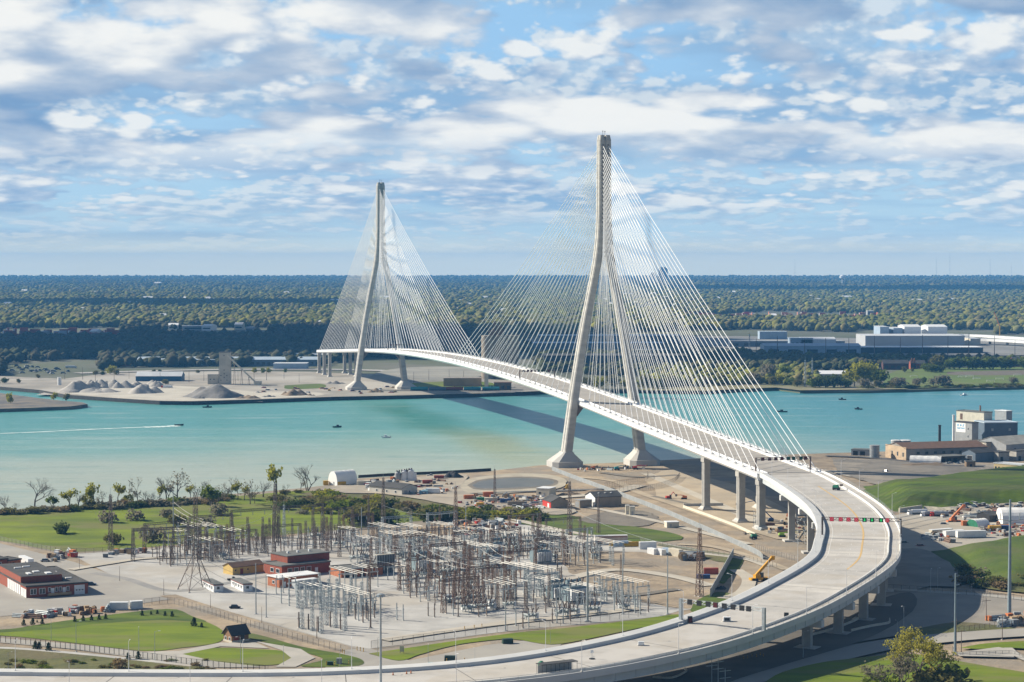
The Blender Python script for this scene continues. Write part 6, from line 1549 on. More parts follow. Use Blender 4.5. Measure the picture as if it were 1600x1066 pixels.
# white bus bars
BB = {'a': bus_bay(), 'b': bus_bay(3, 22, 8.0, 2.6, True, "long white bus bars carried on lattice stands", ends=3), 'c': bus_bay(2, 12, 5.2, 2.4, False, "short pair of white bus bars on low stands")}
BBS = [('b', 300, 852), ('b', 330, 850), ('a', 280, 856), ('a', 365, 858), ('a', 310, 868), ('a', 330, 872), ('b', 600, 852), ('a', 640, 850), ('a', 690, 846), ('b', 620, 868), ('b', 655, 870), ('a', 545, 850), ('a', 575, 866),
       ('a', 535, 918), ('a', 552, 926), ('a', 570, 915), ('c', 620, 908), ('c', 480, 940), ('c', 500, 945), ('a', 540, 952), ('a', 560, 958), ('c', 447, 930), ('a', 700, 868), ('a', 730, 862), ('a', 700, 890), ('b', 740, 885), ('a', 680, 905), ('a', 770, 880), ('a', 780, 912), ('b', 812, 918), ('b', 835, 925), ('a', 800, 940), ('a', 780, 945), ('a', 850, 938),
       ('a', 905, 872), ('b', 945, 879), ('a', 880, 866), ('b', 950, 936), ('b', 980, 943), ('a', 915, 946), ('c', 895, 952), ('a', 860, 858), ('c', 850, 872), ('a', 812, 858), ('a', 790, 858), ('c', 760, 850), ('c', 735, 846)]
for k_, px, bs_ in BBS: put(BB[k_], G(px, bs_), GA + rs.choice((0, 0, 0, .02)), None, rs.uniform(.92, 1.1))
LPt = {'r': lat_portal(RUST, 13, 16, "rusty lattice portal over the switch rows"), 'd': lat_portal(DSTEEL, 14, 22, "dark lattice portal over the left bays"), 'g': lat_portal(STEEL, 12, 16, "galvanised lattice portal over the back rows")}
for k_, px, bs_, sc in (('d', 260, 862, 1.0), ('d', 330, 850, 1.0), ('d', 395, 842, 1.05), ('d', 470, 838, 1.1), ('d', 300, 880, .9), ('r', 560, 845, 1.0), ('r', 640, 880, 1.0), ('r', 700, 900, 1.1), ('r', 760, 940, 1.1), ('r', 720, 955, 1.0), ('g', 620, 845, 1.0), ('g', 690, 838, 1.0), ('r', 790, 870, 1.0), ('r', 860, 885, 1.0), ('g', 905, 862, .9), ('r', 820, 850, 1.1), ('d', 520, 838, 1.0), ('r', 600, 925, .9), ('g', 850, 935, .85), ('d', 370, 872, .9), ('d', 240, 868, .9), ('d', 285, 868, .8), ('r', 660, 915, .9), ('r', 690, 935, .8), ('r', 740, 915, .9), ('d', 440, 862, .9), ('d', 560, 868, .9), ('r', 780, 900, .8), ('r', 815, 900, .9), ('d', 880, 850, .9), ('r', 730, 870, .9), ('r', 675, 865, .9)):
    put(LPt[k_], G(px, bs_), GA, None, sc)
dl = lat_portal(DSTEEL, 15, 30, "long dark lattice portal with single tall column at the left end of the yard"); put(dl, G(260, 876), R(12), None, 1.0)
# transformers
def transformer(lab, mat):
    o = thing("transformer", lab, "transformer")
    MB().box(0, 0, .5, 7.0, 3.4, 4.4).build("tank", mat, o); MB().box(0, 0, 0, 8, 4.4, .5).build("plinth", CONC, o)
    for s_ in (-1, 1):
        m = MB()
        for k in range(9): m.box(-3 + k * .75, s_ * 2.3, 1.0, .3, 1.1, 3.4)
        m.build("radiator", WHITEP if s_ < 0 else mat, o)
    MB().tube((-2.6, .8, 6.3), (2.6, .8, 6.3), .65, n=10).build("conservator", mat, o)
    for x in (-2, 2): MB().box(x, .8, 4.9, .3, .3, .8).build("bracket", mat, o)
    for x in (-2.2, 0, 2.2):
        m = MB(); q0, q1 = Vector((x, -.6, 4.9)), Vector((x, -1.4, 7.6))
        for k in range(6): m.tube(q0.lerp(q1, k / 6), q0.lerp(q1, (k + .6) / 6), .3, .2, 6)
        m.build("bushing", BRICKI, o)
    return o
TB = M("transformer_blue_grey", (0.22, 0.29, 0.32), 0.5, (0.18, 0.24, 0.27), 0.5)
for px, bs_, lb, sc in ((872, 936, "blue grey power transformer in front right yard, left one of two", 1.15), (898, 941, "blue grey power transformer in front right yard, right one of two", 1.3), (660, 892, "blue grey transformer right of the dark fire wall", 1.2), (770, 886, "grey transformer in the middle of the right half of substation", 1.1), (845, 880, "grey transformer near the back right of the substation", 1.2), (775, 864, "brown topped transformer in the back rows", 1.0)):
    t_ = transformer(lb, TB); t_.location = G(px, bs_); t_.rotation_euler[2] = GA; t_.scale = (sc,) * 3
for px, bs_, lb in ((700, 942, "pale blue switch kiosk in the middle of the yard"), (768, 950, "white switch kiosk by the rusty columns at the front right")):
    o = thing("switch_kiosk", lb, "kiosk", G(px, bs_), GA); MB().box(0, 0, .3, 3.2, 2.6, 2.7).build("housing", WHITEP, o); MB().box(0, 0, 3.0, 3.5, 2.9, .2).build("roof", STEEL, o); MB().box(-.4, -1.33, .4, 1.0, .08, 2.2).build("door", GREYW, o); MB().box(0, 0, 0, 3.4, 2.8, .3).build("plinth", CONC, o)
# strung conductors
def conductor(a, b_, za, zb, sag, r=.13, mat=ALU, lab="bright sagging conductor strung across the substation", grp="sagging conductors over the substation"):
    A, Bq = G(*a, za), G(*b_, zb); m = MB(); pts = []
    for k in range(11):
        f = k / 10; p = A.lerp(Bq, f); p.z -= 4 * f * (1 - f) * sag; pts.append(p - A)
    m.path(pts, r, 5); o = m.build("overhead_conductor", mat); o.location = A
    return tag(o, lab, "conductor", grp)
for k in range(6): conductor((533 + 20 * k, 838 - 1.8 * k), (618 + 17 * k, 862 - 3 * k), 14, 8, 2.2)
for k in range(3): conductor((646 + 24 * k, 861 - 1.5 * k), (752 + 12 * k, 890 - 5 * k), 13, 8, 2.0)
for k in range(3): conductor((733 + 14 * k, 858 - 4 * k), (775 + 12 * k, 873 - 1 * k), 13, 9, 1.5)
for k in range(3): conductor((831 + 19 * k, 844 - 1.5 * k), (872 + 21 * k, 860 - 1 * k), 13, 8, 1.5)
for k in range(3): conductor((272, 785 + 9 * k), (318 + 3 * k, 812 + 4 * k), 16 - 2 * k, 9, 1.2, .10)
for (a, b_, za, zb) in (((306, 868), (500, 930), 26, 6), ((306, 880), (470, 940), 22, 6), ((445, 830), (700, 850), 18, 12), ((511, 850), (640, 880), 16, 12), ((430, 800), (306, 830), 24, 26), ((599, 790), (712, 800), 22, 22), ((712, 800), (890, 795), 22, 22), ((890, 795), (1093, 860), 22, 22)):
    conductor(a, b_, za, zb, 2.5, .05, STEEL, "thin grey wire between tall lattice masts", "thin wires between the lattice masts")
# ------------------------------------------------------------------ gantries, lamps and fittings on bridge and viaduct
def near_dist(px, py, u=0.0):
    return min((((proj(RP(d, u, 0))[0] - px) ** 2 + (proj(RP(d, u, 0))[1] - py) ** 2), d) for d in np.arange(1, RLEN - 5, 1.5))[1]
SRED, SGRN = EM("signal_red", (0.9, 0.02, 0.05), 0.28), EM("signal_green", (0.03, 0.75, 0.15), 0.5)
DRED, DGRN = M("dim_red_face", (0.10, 0.015, 0.015), 0.6), M("dim_green_face", (0.01, 0.07, 0.035), 0.6)
def gantry(label, P0, P1, zdeck0, zdeck1, faces, h=7.2, posts=(1, 1), steel=None, psz=.75):
    """overhead lane signal gantry from post P0 to post P1; faces read from left to right by the approaching viewer"""
    steel = steel or DSTEEL
    A, Bq = Vector((P0.x, P0.y, zdeck0)), Vector((P1.x, P1.y, zdeck1)); d = Bq - A; L = Vector((d.x, d.y, 0)).length
    o = thing("sign_gantry", label, "gantry", A, math.atan2(d.y, d.x)); dz = Bq.z - A.z
    for x, z, on in ((0, 0, posts[0]), (L, dz, posts[1])):
        if on: MB().box(x, 0, z, psz, psz, h + (dz if x == 0 else 0) + .6 - (dz if x else 0) * 0).build("post", steel, o)
    m = MB(); n = int(L / 1.6)
    for y in (-.4, .4):
        for z in (h - .6, h + .5): m.tube((0, y, z), (L, y, z), .08, None, 4)
        for k in range(n):
            a, b_ = L * k / n, L * (k + 1) / n
            m.tube((a, y, h - .6 if k % 2 else h + .5), (b_, y, h + .5 if k % 2 else h - .6), .07, None, 4)
    m.build("truss_beam", steel, o)
    for k, (f, fx) in enumerate(faces):
        x = L * fx; s = MB(); s.box(x, -.62, h - 1.05, 1.75, .35, 1.75); hb = s.build("signal_housing", BLACK, o)
        if f in 'xX':
            MB().box(x, -.82, h - .97, 1.5, .04, 1.6).build("signal_face", SRED if f == 'X' else DRED, hb)
            if f == 'X':
                m = MB(); 
                for sg in (-1, 1): m.hexa([(x - .6 * sg - .1, -.90, h - .75), (x - .6 * sg + .1, -.90, h - .75), (x - .6 * sg + .1, -.86, h - .75), (x - .6 * sg - .1, -.86, h - .75)], [(x + .6 * sg - .1, -.90, h + .45), (x + .6 * sg + .1, -.90, h + .45), (x + .6 * sg + .1, -.86, h + .45), (x + .6 * sg - .1, -.86, h + .45)])
                m.build("red_cross", M("pale_cross", (0.85, 0.5, 0.5), 0.5), hb)
        if f in 'vV':
            MB().box(x, -.82, h - .97, 1.5, .04, 1.6).build("signal_face", DGRN, hb)
            m = MB(); m.box(x, -.88, h - .25, .34, .06, .75); m.add([(x - .5, -.91, h - .2), (x + .5, -.91, h - .2), (x, -.91, h - .85), (x - .5, -.85, h - .2), (x + .5, -.85, h - .2), (x, -.85, h - .85)], [(0, 2, 1), (3, 4, 5), (0, 1, 4, 3), (1, 2, 5, 4), (2, 0, 3, 5)])
            m.build("green_arrow", SGRN if f == 'V' else DGRN, hb)
    return o
FX = [.12, .235, .335, .435, .54, .635, .75, .83]
d2 = near_dist(1340, 842); d3 = near_dist(1122, 974)
P0, P1 = RP(d2, -14.6, .9), RP(d2, 17.5, .9)
gantry("dark lane signal gantry with lit red crosses and green arrows over the right bend", P0, P1, P0.z, P0.z, list(zip("XXXXVVVX", FX)))
P0, P1 = RP(d3, -15, 1.2), RP(d3, 17.3, .9)
gantry("pale lane signal gantry with black unlit boxes over lower part of the curve", P0, P1, P0.z, P0.z, list(zip("oooxoooo", [.12, .235, .345, .435, .54, .645, .75, .83])), 6.6, (1, 1), STEEL, 1.0)
P0, P1 = B(-333, -14.8, 0), B(-333, 14.8, 0); zz = deck_z(-333)
gantry("lane signal gantry with dim boxes at the end of the stay cables", P0, P1, zz, zz, list(zip("xxxxvvvx", [.12, .245, .36, .47, .59, .685, .82, .905])), 6.6)
P0, P1 = B(180, -13.4, 0), B(180, 13.4, 0); zz = deck_z(180)
gantry("small distant lane signal gantry on the main span left of near pylon", P0, P1, zz, zz, list(zip("xxxxvvvx", FX)), 6.0)
P0, P1 = B(735, -13.4, 0), B(735, 13.4, 0); zz = deck_z(735)
gantry("small distant lane signal gantry close to the far pylon", P0, P1, zz, zz, list(zip("xxxxvvvx", FX)), 6.0)
# lamp masts
LM = pole_proto("lamp_mast", 11, .12, WHITE, lamp=True); LM2 = pole_proto("lamp_mast", 11, .13, STEEL, lamp=True)
k_ = 0
for dd in np.arange(20, RLEN - 20, 36):
    for u, lab in ((-15.2, "slim white lamp mast along the inner side of the approach viaduct"), (17.5, "slim white lamp mast along the outer side of the approach viaduct")):
        p = RP(dd + (9 if u > 0 else 0), u, 1.2); o = put(LM, p, Rdir(dd) + 1.57 * (1 if u > 0 else -1), lab, .85, "lamp masts along the approach viaduct"); o.location.z = p.z; k_ += 1
for s in np.arange(-300, SPAN + 320, 48):
    for u in (-13.2, 13.2):
        p = B(s, u, deck_z(s) + .3); o = put(LM, p, 0, "slim white lamp mast on the bridge deck edge", .7, "lamp masts along the bridge deck"); o.location.z = p.z
for px, bs_, tp, lb in ((860, 1006, 982, "grey street lamp on the green strip left of the viaduct"), (970, 985, 974, "short grey street lamp on green strip near viaduct"), (1255, 1031, 986, "street lamp in front of the shaded undercroft, left one"), (1412, 992, 947, "tall street lamp in the shaded yard, in front of pale block"), (1402, 996, 970, "short curved street lamp beside the big budding tree"), (1454, 930, 890, "lamp mast at the shaded fence, left one of two"), (1465, 925, 887, "lamp mast at the shaded fence, right one of two"), (1518, 930, 912, "small lamp mast at the corner of the concrete path"),
                        (80, 1000, 967, "street lamp on the lawn at left, nearest the conifers"), (119, 1019, 972, "street lamp between lawn and path, left of the small post"), (217, 1020, 979, "street lamp on the lawn with an arm, in the middle"), (242, 1033, 986, "street lamp at the right part of the lawn edge"), (376, 1037, 995, "street lamp on the small lawn right of the brick hut"), (443, 1040, 1008, "street lamp at the kerb of the right small lawn"), (531, 1043, 1015, "street lamp beside the green bollards at gate"), (669, 1041, 1006, "street lamp on the paved area in front of sign"), (742, 1033, 1013, "dark lamp post beside the parked grey canopy"), (590, 1025, 996, "street lamp inside the gate at the green strip"), (13, 1050, 1019, "blue grey lamp post at the bottom left corner")):
    p = G(px, bs_); put(LM2, p, rb.uniform(0, 6.28), lb, max(.3, ZAT(tp, p.y) / 11.2))
fp = thing("flood_light_mast", "tall grey mast with a floodlight ring rising from the bottom edge", "mast", G(595, 1115)); hh = ZAT(930, fp.location.y)
MB().lathe([(.55, 0), (.5, .6), (.42, .6), (.26, hh)], n=10).build("shaft", STEEL, fp); MB().lathe([(1.1, hh - .2), (1.2, hh + .2), (.5, hh + .5)], n=12).build("ring", STEEL, fp)
m = MB(); [m.box(1.2 * math.cos(a), 1.2 * math.sin(a), hh - .5, .5, .4, .4, a) for a in np.arange(0, 6.28, 1.05)]; m.build("lamp_heads", BLUEW, fp)
tp_ = thing("transmission_pole", "thick tall blue grey steel transmission pole with crossarms at right edge", "pole", G(1577, 966)); hh = ZAT(781, tp_.location.y)
MB().lathe([(.85, 0), (.8, 1), (.36, hh)], n=12).build("shaft", M("pole_blue_grey", (0.24, 0.30, 0.34), 0.5, (0.20, 0.26, 0.30), 0.4), tp_); MB().lathe([(1.7, -.2), (1.7, .5)], n=12).build("footing", CONC, tp_)
for s_ in (-1, 1):
    MB().tube((0, 0, hh - 8), (s_ * 5.2, 0, hh - 7.4), .16, .10, 6).build("crossarm", STEEL, tp_); m = MB(); insul(m, s_ * 3.6, 0, hh - 7.6, 2.6, .16); m.build("insulator", INSUL, tp_)
tq = thing("transmission_pole", "thinner pale steel transmission pole standing left of the thick one", "pole", G(1492, 1024)); hh = ZAT(896, tq.location.y)
MB().lathe([(.42, 0), (.22, hh)], n=10).build("shaft", MATS["pole_blue_grey"], tq); MB().lathe([(1.0, -.2), (1.0, .4)], n=10).build("footing", CONC, tq)
m = MB()
for z in (hh - 1, hh - 4, hh - 7): m.tube((0, 0, z), (1.3, -.4, z + .2), .10, n=5)
m.build("brackets", STEEL, tq)
for px, bs_, tp, lb in ((1494, 1020, 967, "dark wooden utility pole right of big budding tree"), (1502, 1020, 983, "shorter dark pole beside dark wooden utility pole"), (1541, 973, 935, "thin pole between gravel lot and fence at right"), (1566, 1000, 960, "dark thin pole in front of the thick transmission pole"), (1112, 1072, 1025, "wooden utility pole under the viaduct edge, left of the group"), (1122, 1074, 1030, "wooden utility pole under viaduct edge, middle of the group"), (1133, 1078, 1044, "short wooden utility pole, right of the group under viaduct")):
    p = G(px, bs_); pr_ = pole_proto("utility_pole", ZAT(tp, p.y), .16, DSTEEL if px > 1400 else STEEL, 2 if px < 1200 else 1); put(pr_, p, .5, lb)
for a, b_, za, zb in (((1112, 1072), (1133, 1078), 10, 7), ((1122, 1074), (1145, 1090), 9, 6), ((1112, 1072), (1150, 1095), 9, 5)):
    conductor(a, b_, za, zb, .4, .05, STEEL, "thin service wire between wooden poles under the viaduct", "service wires under the viaduct")
# ------------------------------------------------------------------ fences, walls and kerbs
MESHF = bpy.data.materials.new("wire_mesh"); MESHF.use_nodes = True
_t = NT(MESHF.node_tree); _b = _t.n['Principled BSDF']; _b.inputs['Base Color'].default_value = (0.30, 0.31, 0.31, 1); _b.inputs['Alpha'].default_value = 0.22
def fence(label, marks, h=2.4, step=3.2, post=DSTEEL, mesh=None, pr_=.07, panel=True, solid=None, sub=4, cat="fence"):
    pts = spline([G(*p) for p in marks], sub); o = thing("security_fence", label, cat, pts[0]); o0 = pts[0]
    acc = 0.0; pp = []; pm = MB(); rl_ = MB()
    for a, b_ in zip(pts[:-1], pts[1:]):
        L = (b_ - a).length
        while acc < L:
            pp.append(a.lerp(b_, acc / L) - o0); acc += step
        acc -= L
        A, C = a - o0, b_ - o0
        pm.add([A + Vector((0, 0, .05)), C + Vector((0, 0, .05)), C + Vector((0, 0, h - .05)), A + Vector((0, 0, h - .05))], [(0, 1, 2, 3)])
        rl_.tube(A + Vector((0, 0, h)), C + Vector((0, 0, h)), .05, None, 4)
    first = None; far_ = MB(); pp.sort(key=lambda p: p.y)
    for i, p in enumerate(pp):
        if i >= 100: far_.tube(p, p + Vector((0, 0, h)), pr_, None, 4); continue
        if first is None: first = q = MB().tube((0, 0, 0), (0, 0, h), pr_, None, 4).build("post", post, o)
        else: q = first.copy(); COL.objects.link(q)
        q.location = p
    if far_.v: far_.build("farther_posts", post, o)['kind'] = 'stuff'
    rl_.build("top_rail", post, o)
    if panel: pm.build("mesh_panel", solid or MESHF, o)
    return o
FAB = M("grey_fence_fabric", (0.30, 0.32, 0.33), 0.85, (0.24, 0.26, 0.27), 0.3)
fence("black posted fence along the path at the bottom left", [(-60, 1001), (0, 1004), (100, 1014), (200, 1026), (300, 1040), (420, 1051)], 2.3, 2.2, BLACK, pr_=.10)
fence("wire fence between the gravel road and the green lawn", [(225, 946), (270, 944), (350, 967), (450, 997), (541, 1021)], 2.6, 3.5)
fence("wire fence along the front of the substation gravel", [(580, 1013), (700, 997), (800, 986), (900, 976), (1010, 963)], 2.6, 4.5)
fence("wire fence at the rear of the meadow beside the road", [(0, 846), (60, 858), (110, 865), (200, 861), (330, 849), (440, 839), (560, 824), (700, 810)], 2.4, 4)
fence("grey fabric covered fence running down the dirt site from near pylon foot", [(862, 735), (900, 750), (960, 772), (1040, 803), (1120, 838), (1180, 866), (1192, 876)], 2.6, 3, STEEL, solid=FAB)
fence("curved wire fence on the dirt site, upper one", [(945, 762), (980, 757), (1010, 751), (1012, 743)], 3.0, 2.5)
fence("curved wire fence on the dirt site, lower one", [(955, 768), (1010, 766), (1050, 756), (1062, 746)], 3.0, 2.5)
fence("wire fence across the dirt under the viaduct curve", [(1180, 858), (1210, 868), (1245, 878)], 2.6, 2.5)
fence("black fence along the concrete path right of the viaduct", [(1370, 922), (1450, 927), (1530, 934), (1640, 946)], 2.6, 3.4, BLACK)
fence("brown slatted fence round the gravel lot at right", [(1498, 990), (1530, 986), (1570, 981), (1640, 976)], 2.4, 2.6, RUST, pr_=.09)
fence("black fence around the pale concrete pad at right", [(1488, 1018), (1500, 1027), (1560, 1025), (1590, 1027), (1640, 1048)], 1.8, 2.4, BLACK)
fence("wire fence beside the gravel road behind the containers", [(1000, 848), (1080, 862), (1160, 874), (1215, 888)], 2.2, 3.5)
def wall(label, marks, h, th, mat=CONC, name="concrete_barrier", cat="barrier", sub=4, z=0):
    pts = spline([G(*p) for p in marks], sub); o0 = pts[0]; m = MB()
    for a, b_ in zip(pts[:-1], pts[1:]):
        d = (b_ - a).normalized(); n_ = Vector((-d.y, d.x, 0)) * th / 2; A, C = a - o0, b_ - o0
        m.hexa([A - n_, C - n_, C + n_, A + n_], [A - n_ * .7 + Vector((0, 0, h)), C - n_ * .7 + Vector((0, 0, h)), C + n_ * .7 + Vector((0, 0, h)), A + n_ * .7 + Vector((0, 0, h))])
    o = m.build(name, mat); o.location = o0; return tag(o, label, cat)
wall("long white concrete barrier in front of the bridge piers", [(1068, 794), (1110, 809), (1150, 824), (1180, 838)], 1.6, .7, CREAM, sub=1)
wall("grey concrete barrier behind the first bridge pier", [(1068, 792), (1130, 791)], 1.8, .6, CONC, sub=1)
wall("grey slanted panel wall standing beside the green bank near viaduct", [(1110, 934), (1146, 869)], 3.6, .4, M("wall_grey", (0.36, 0.38, 0.39), .8), "panel_wall", "wall", 1)
wall("low white curved concrete wall around the pier under the right bend, upper one", [(1330, 990), (1360, 983), (1388, 978), (1390, 972)], 1.6, .5, CREAM)
wall("low white concrete wall around the shaded pier, middle one", [(1262, 998), (1300, 988), (1340, 972), (1342, 966)], 1.6, .5, CREAM)
wall("low white concrete wall round shaded pier near bottom edge", [(1020, 1063), (1050, 1064), (1072, 1054), (1070, 1050)], 1.4, .5, CREAM)
wall("dark sheet pile edge along near bank by the works yard", [(560, 747), (620, 743.5), (690, 740.5), (767, 736)], 1.8, .8, SEAWALL, "sea_wall", "wall")
wall("stone kerb curving beside the shaded yard", [(1360, 1000), (1440, 975), (1490, 955), (1520, 938)], .4, .5, CONC, "kerb", "kerb")
wall("long concrete block wall at the back of the storage yard", [(1405, 801), (1440, 796)], 2.4, 1.2, CREAM, "block_wall", "wall", 1)
wall("second concrete block wall at the back of storage yard", [(1444, 796), (1495, 800)], 1.8, 1.2, CREAM, "block_wall", "wall", 1)
# ------------------------------------------------------------------ heaps
def heap(label, px, base, top, wd, mat, seed=0, cat="heap", name="gravel_heap"):
    """dumped material: several merged slumped cones on a rough skirt"""
    c = G(px, base); g = np.random.default_rng(seed + 50); h = max(1.0, ZAT(top, c.y)); rad = wd * .80 * c.y / FPX; n = 34
    lobes = [(0, 0, 1.0, .62)] + [(g.uniform(-.55, .55), g.uniform(-.4, .4), g.uniform(.5, .92), g.uniform(.35, .55)) for _ in range(4)]
    xs = np.linspace(-1.15, 1.15, n); X, Y = np.meshgrid(xs, xs); Z = np.full(X.shape, -.05)
    wob = sum(g.uniform(.02, .06) * np.sin(X * fx + Y * fy + ph) for fx, fy, ph in g.uniform(-9, 9, (6, 3)))
    for lx, ly, lh, lr in lobes: Z = np.maximum(Z, lh - np.hypot(X - lx, (Y - ly) * 1.15) * lh / lr * (1 + wob * 1.5))
    Z = np.where(Z > 0, Z * (1 - .10 * Z) + wob * .35 * np.clip(Z * 3, 0, 1) + g.normal(0, .012, Z.shape) * (Z > .02), -.05)
    o = MB().grid([[(X[i, j] * rad, Y[i, j] * rad * .85, Z[i, j] * h) for j in range(n)] for i in range(n)]).build(name, mat, smooth=True); o.location = c
    return tag(o, label, cat)
HG = M("pale_gravel", (0.42, 0.40, 0.37), .95, (0.34, 0.325, 0.30), .12, bump=.5, bscale=.5, detail=8); HD = M("dark_gravel", (0.22, 0.215, 0.21), .95, (0.17, 0.165, 0.16), .15, bump=.5, bscale=.5); HB = M("brown_spoil", (0.24, 0.185, 0.13), .95, (0.18, 0.14, 0.10), .15, bump=.5, bscale=.5); HK = M("black_stone", (0.045, 0.045, 0.05), .95)
for i, a in enumerate(((122, 613, 590, 60, HG, "leftmost pale gravel heap beside the white tank"), (142, 607, 591, 34, HG, "second pale gravel heap in the back row at left"), (158, 607, 590, 36, HG, "third pale gravel heap in the back row"), (178, 607, 590, 38, HG, "fourth pale gravel heap in the back row"), (196, 607, 592, 36, HG, "fifth grey gravel heap in the back row"), (214, 606, 594, 38, HG, "sixth gravel heap in back row, in front of blue shed"),
      (238, 605, 592, 32, HG, "pale gravel heap at the right end beside blue shed"), (221, 615.5, 597, 46, HG, "sharp peaked gravel heap in front of the blue shed"), (140, 614, 605, 50, HG, "low rough gravel heap in front row at left"), (168, 614, 605, 46, HG, "low rough gravel heap in front row, in the middle"), (120, 612.5, 608, 14, HD, "small dark gravel mound near the water at left"),
      (339, 622, 596, 86, HD, "largest grey gravel heap in front of the batching tower"), (312, 624, 618, 18, HD, "small grey heap left of the largest one"), (346, 623.5, 617, 26, HD, "small grey heap in front of the largest one"), (388, 623.5, 616, 32, HB, "brownish heap right of the largest gravel heap"), (420, 621.5, 616, 18, HD, "small grey heap near the sea wall at right"), (402, 615, 610, 14, HG, "tiny pale heap by the conveyor foot"), (458, 619, 606, 36, HB, "rough brown spoil heap left of the far pylon"), (484, 619.5, 614, 14, HB, "tiny brown spoil heap beside the far pylon foot"), (525, 601, 594, 22, HD, "dark grey heap behind the far pylon foot"), (588, 614, 605, 26, HB, "brown spoil heap between the legs of far pylon"),
      (709, 747, 733, 30, HK, "black stone heap on the near bank left of the pond"), (938, 771, 765, 60, HB, "long brown spoil heap behind the brown skylit shed"), (890, 773, 767, 36, HB, "brown spoil heap left of the roller"), (622, 745, 738, 14, HG, "small pale heap at the bank by the blue grey silo"), (1445, 727, 722, 50, HB, "rough brown spoil ridge below the beige works"), (1127, 921, 914, 14, HK, "small dark heap by dumpsters on the dirt lot"))): heap(a[5], *a[:5], seed=i)
sc_ = thing("silo_plant", "rusty topped pale silo plant with conveyors at the near bank", "plant", G(633, 752)); m = MB()
for k, (x, r_, h_) in enumerate(((-4.5, 1.9, 5), (-.5, 1.9, 6), (3.4, 2.1, 6.5))): MB().lathe([(r_, 0), (r_, h_), (r_ * .3, h_ + 1.3)], x, 0, 12).build("silo", WHITEP if k else GREYW, sc_)
for q in range(7): m.box(-5 + q * 1.5, -.5, 5.2 + q * .25, .7, .7, 1.6)
m.tube((-8, -1, 1), (3, -1, 7.5), .4, n=5); m.build("conveyor", DSTEEL, sc_); MB().box(5.8, 0, 0, 2.4, 3, 5).build("cabin", WHITEP, sc_)
tank("white_tank", "slim white upright tank at the left of the gravel heaps", "tank", (93, 603), 2.1, 9, WHITE)
# ------------------------------------------------------------------ vehicles and machines
def wheels(o, pts, r, w_=.3):
    for x, y in pts: MB().tube((x, y - w_ / 2, r), (x, y + w_ / 2, r), r, n=10).build("wheel", TYRE, o)
def car(label, mark, rot, mat, kind='car', group=None):
    o = thing("parked_car" if kind == 'car' else "pickup_truck", label, "car" if kind == 'car' else "pickup", G(*mark), rot, group)
    m = MB(); m.hexa([(-2.2, -.9, .35), (2.2, -.9, .35), (2.2, .9, .35), (-2.2, .9, .35)], [(-2.2, -.88, .85), (2.25, -.88, .8), (2.25, .88, .8), (-2.2, .88, .85)])
    a, b_ = (-1.7, 1.0) if kind == 'car' else (-.3, 1.1)
    m.build("body", mat, o)
    MB().hexa([(a, -.82, .85), (b_ + .5, -.82, .82), (b_ + .5, .82, .82), (a, .82, .85)], [(a + .35, -.68, 1.5), (b_ - .25, -.68, 1.5), (b_ - .25, .68, 1.5), (a + .35, .68, 1.5)]).build("windows", GLASS, o)
    MB().box((a + b_) / 2 + .05, 0, 1.49, (b_ - a) - .65, 1.34, .08).build("roof", mat, o)
    wheels(o, [(x, y) for x in (-1.4, 1.4) for y in (-.82, .82)], .36, .24); return o
def truck(label, mark, rot, cab, box, L=7.0, group=None, tankr=False):
    o = thing("truck", label, "truck", G(*mark), rot, group)
    MB().hexa([(L / 2, -1.2, .6), (L / 2 + 2.1, -1.2, .6), (L / 2 + 2.1, 1.2, .6), (L / 2, 1.2, .6)], [(L / 2, -1.15, 2.9), (L / 2 + 1.5, -1.15, 2.9), (L / 2 + 1.5, 1.15, 2.9), (L / 2, 1.15, 2.9)]).build("cab", cab, o)
    MB().box(L / 2 + 1.85, 0, 1.8, .25, 2.0, .8).build("windscreen", GLASS, o); MB().box(0, 0, .6, L + .4, 1.8, .4).build("chassis", BLACK, o)
    if tankr: MB().tube((-L / 2, 0, 2.1), (L / 2 - .3, 0, 2.1), 1.15, n=12).build("tank", box, o)
    else: MB().box(-.1, 0, 1.02, L, 2.45, 2.5).build("box_body", box, o)
    wheels(o, [(x, y) for x in (-L / 2 + .8, -L / 2 + 2, L / 2 + 1.1) for y in (-1.05, 1.05)], .5, .3); return o
def trailer(label, mark, rot, mat, L=12, stripe=None, h=3.0, group=None):
    o = thing("box_trailer", label, "trailer", G(*mark), rot, group)
    MB().box(0, 0, .9, L, 2.6, h).build("box_body", mat, o); MB().box(0, 0, .9 + h, L + .1, 2.7, .12).build("roof", WHITEP, o)
    if stripe:
        for z in (1.3, h + .1): MB().box(0, -1.33, z, L * .96, .06, .4).build("stripe", stripe, o)
    MB().box(L / 2 + .03, 0, 1.0, .06, 2.3, h - .2).build("rear_door", WHITEP, o)
    wheels(o, [(-L / 2 + 1.5, -1.1), (-L / 2 + 1.5, 1.1), (-L / 2 + 2.7, -1.1), (-L / 2 + 2.7, 1.1)], .5); MB().box(L / 2 - 2, 0, 0, .3, 2, .9).build("landing_leg", BLACK, o); return o
def container(label, mark, rot, mat, L=6.1, h=2.6, group=None, door=None, name="box_container"):
    o = thing(name, label, "container", G(*mark), rot, group); m = MB(); m.box(0, 0, .05, L, 2.44, h)
    for s_ in (-1, 1):
        for q in np.arange(-L / 2 + .4, L / 2 - .2, .55): m.box(float(q), s_ * 1.235, .25, .25, .07, h - .35)
    m.build("shell", mat, o); MB().box(-L / 2 - .03, 0, .15, .06, 2.25, h - .25).build("door", door or mat, o)
    m = MB(); [m.tube((-L / 2 - .1, y, .2), (-L / 2 - .1, y, h - .1), .04, n=4) for y in (-.6, -.2, .2, .6)]; m.build("lock_bars", STEEL, o); return o
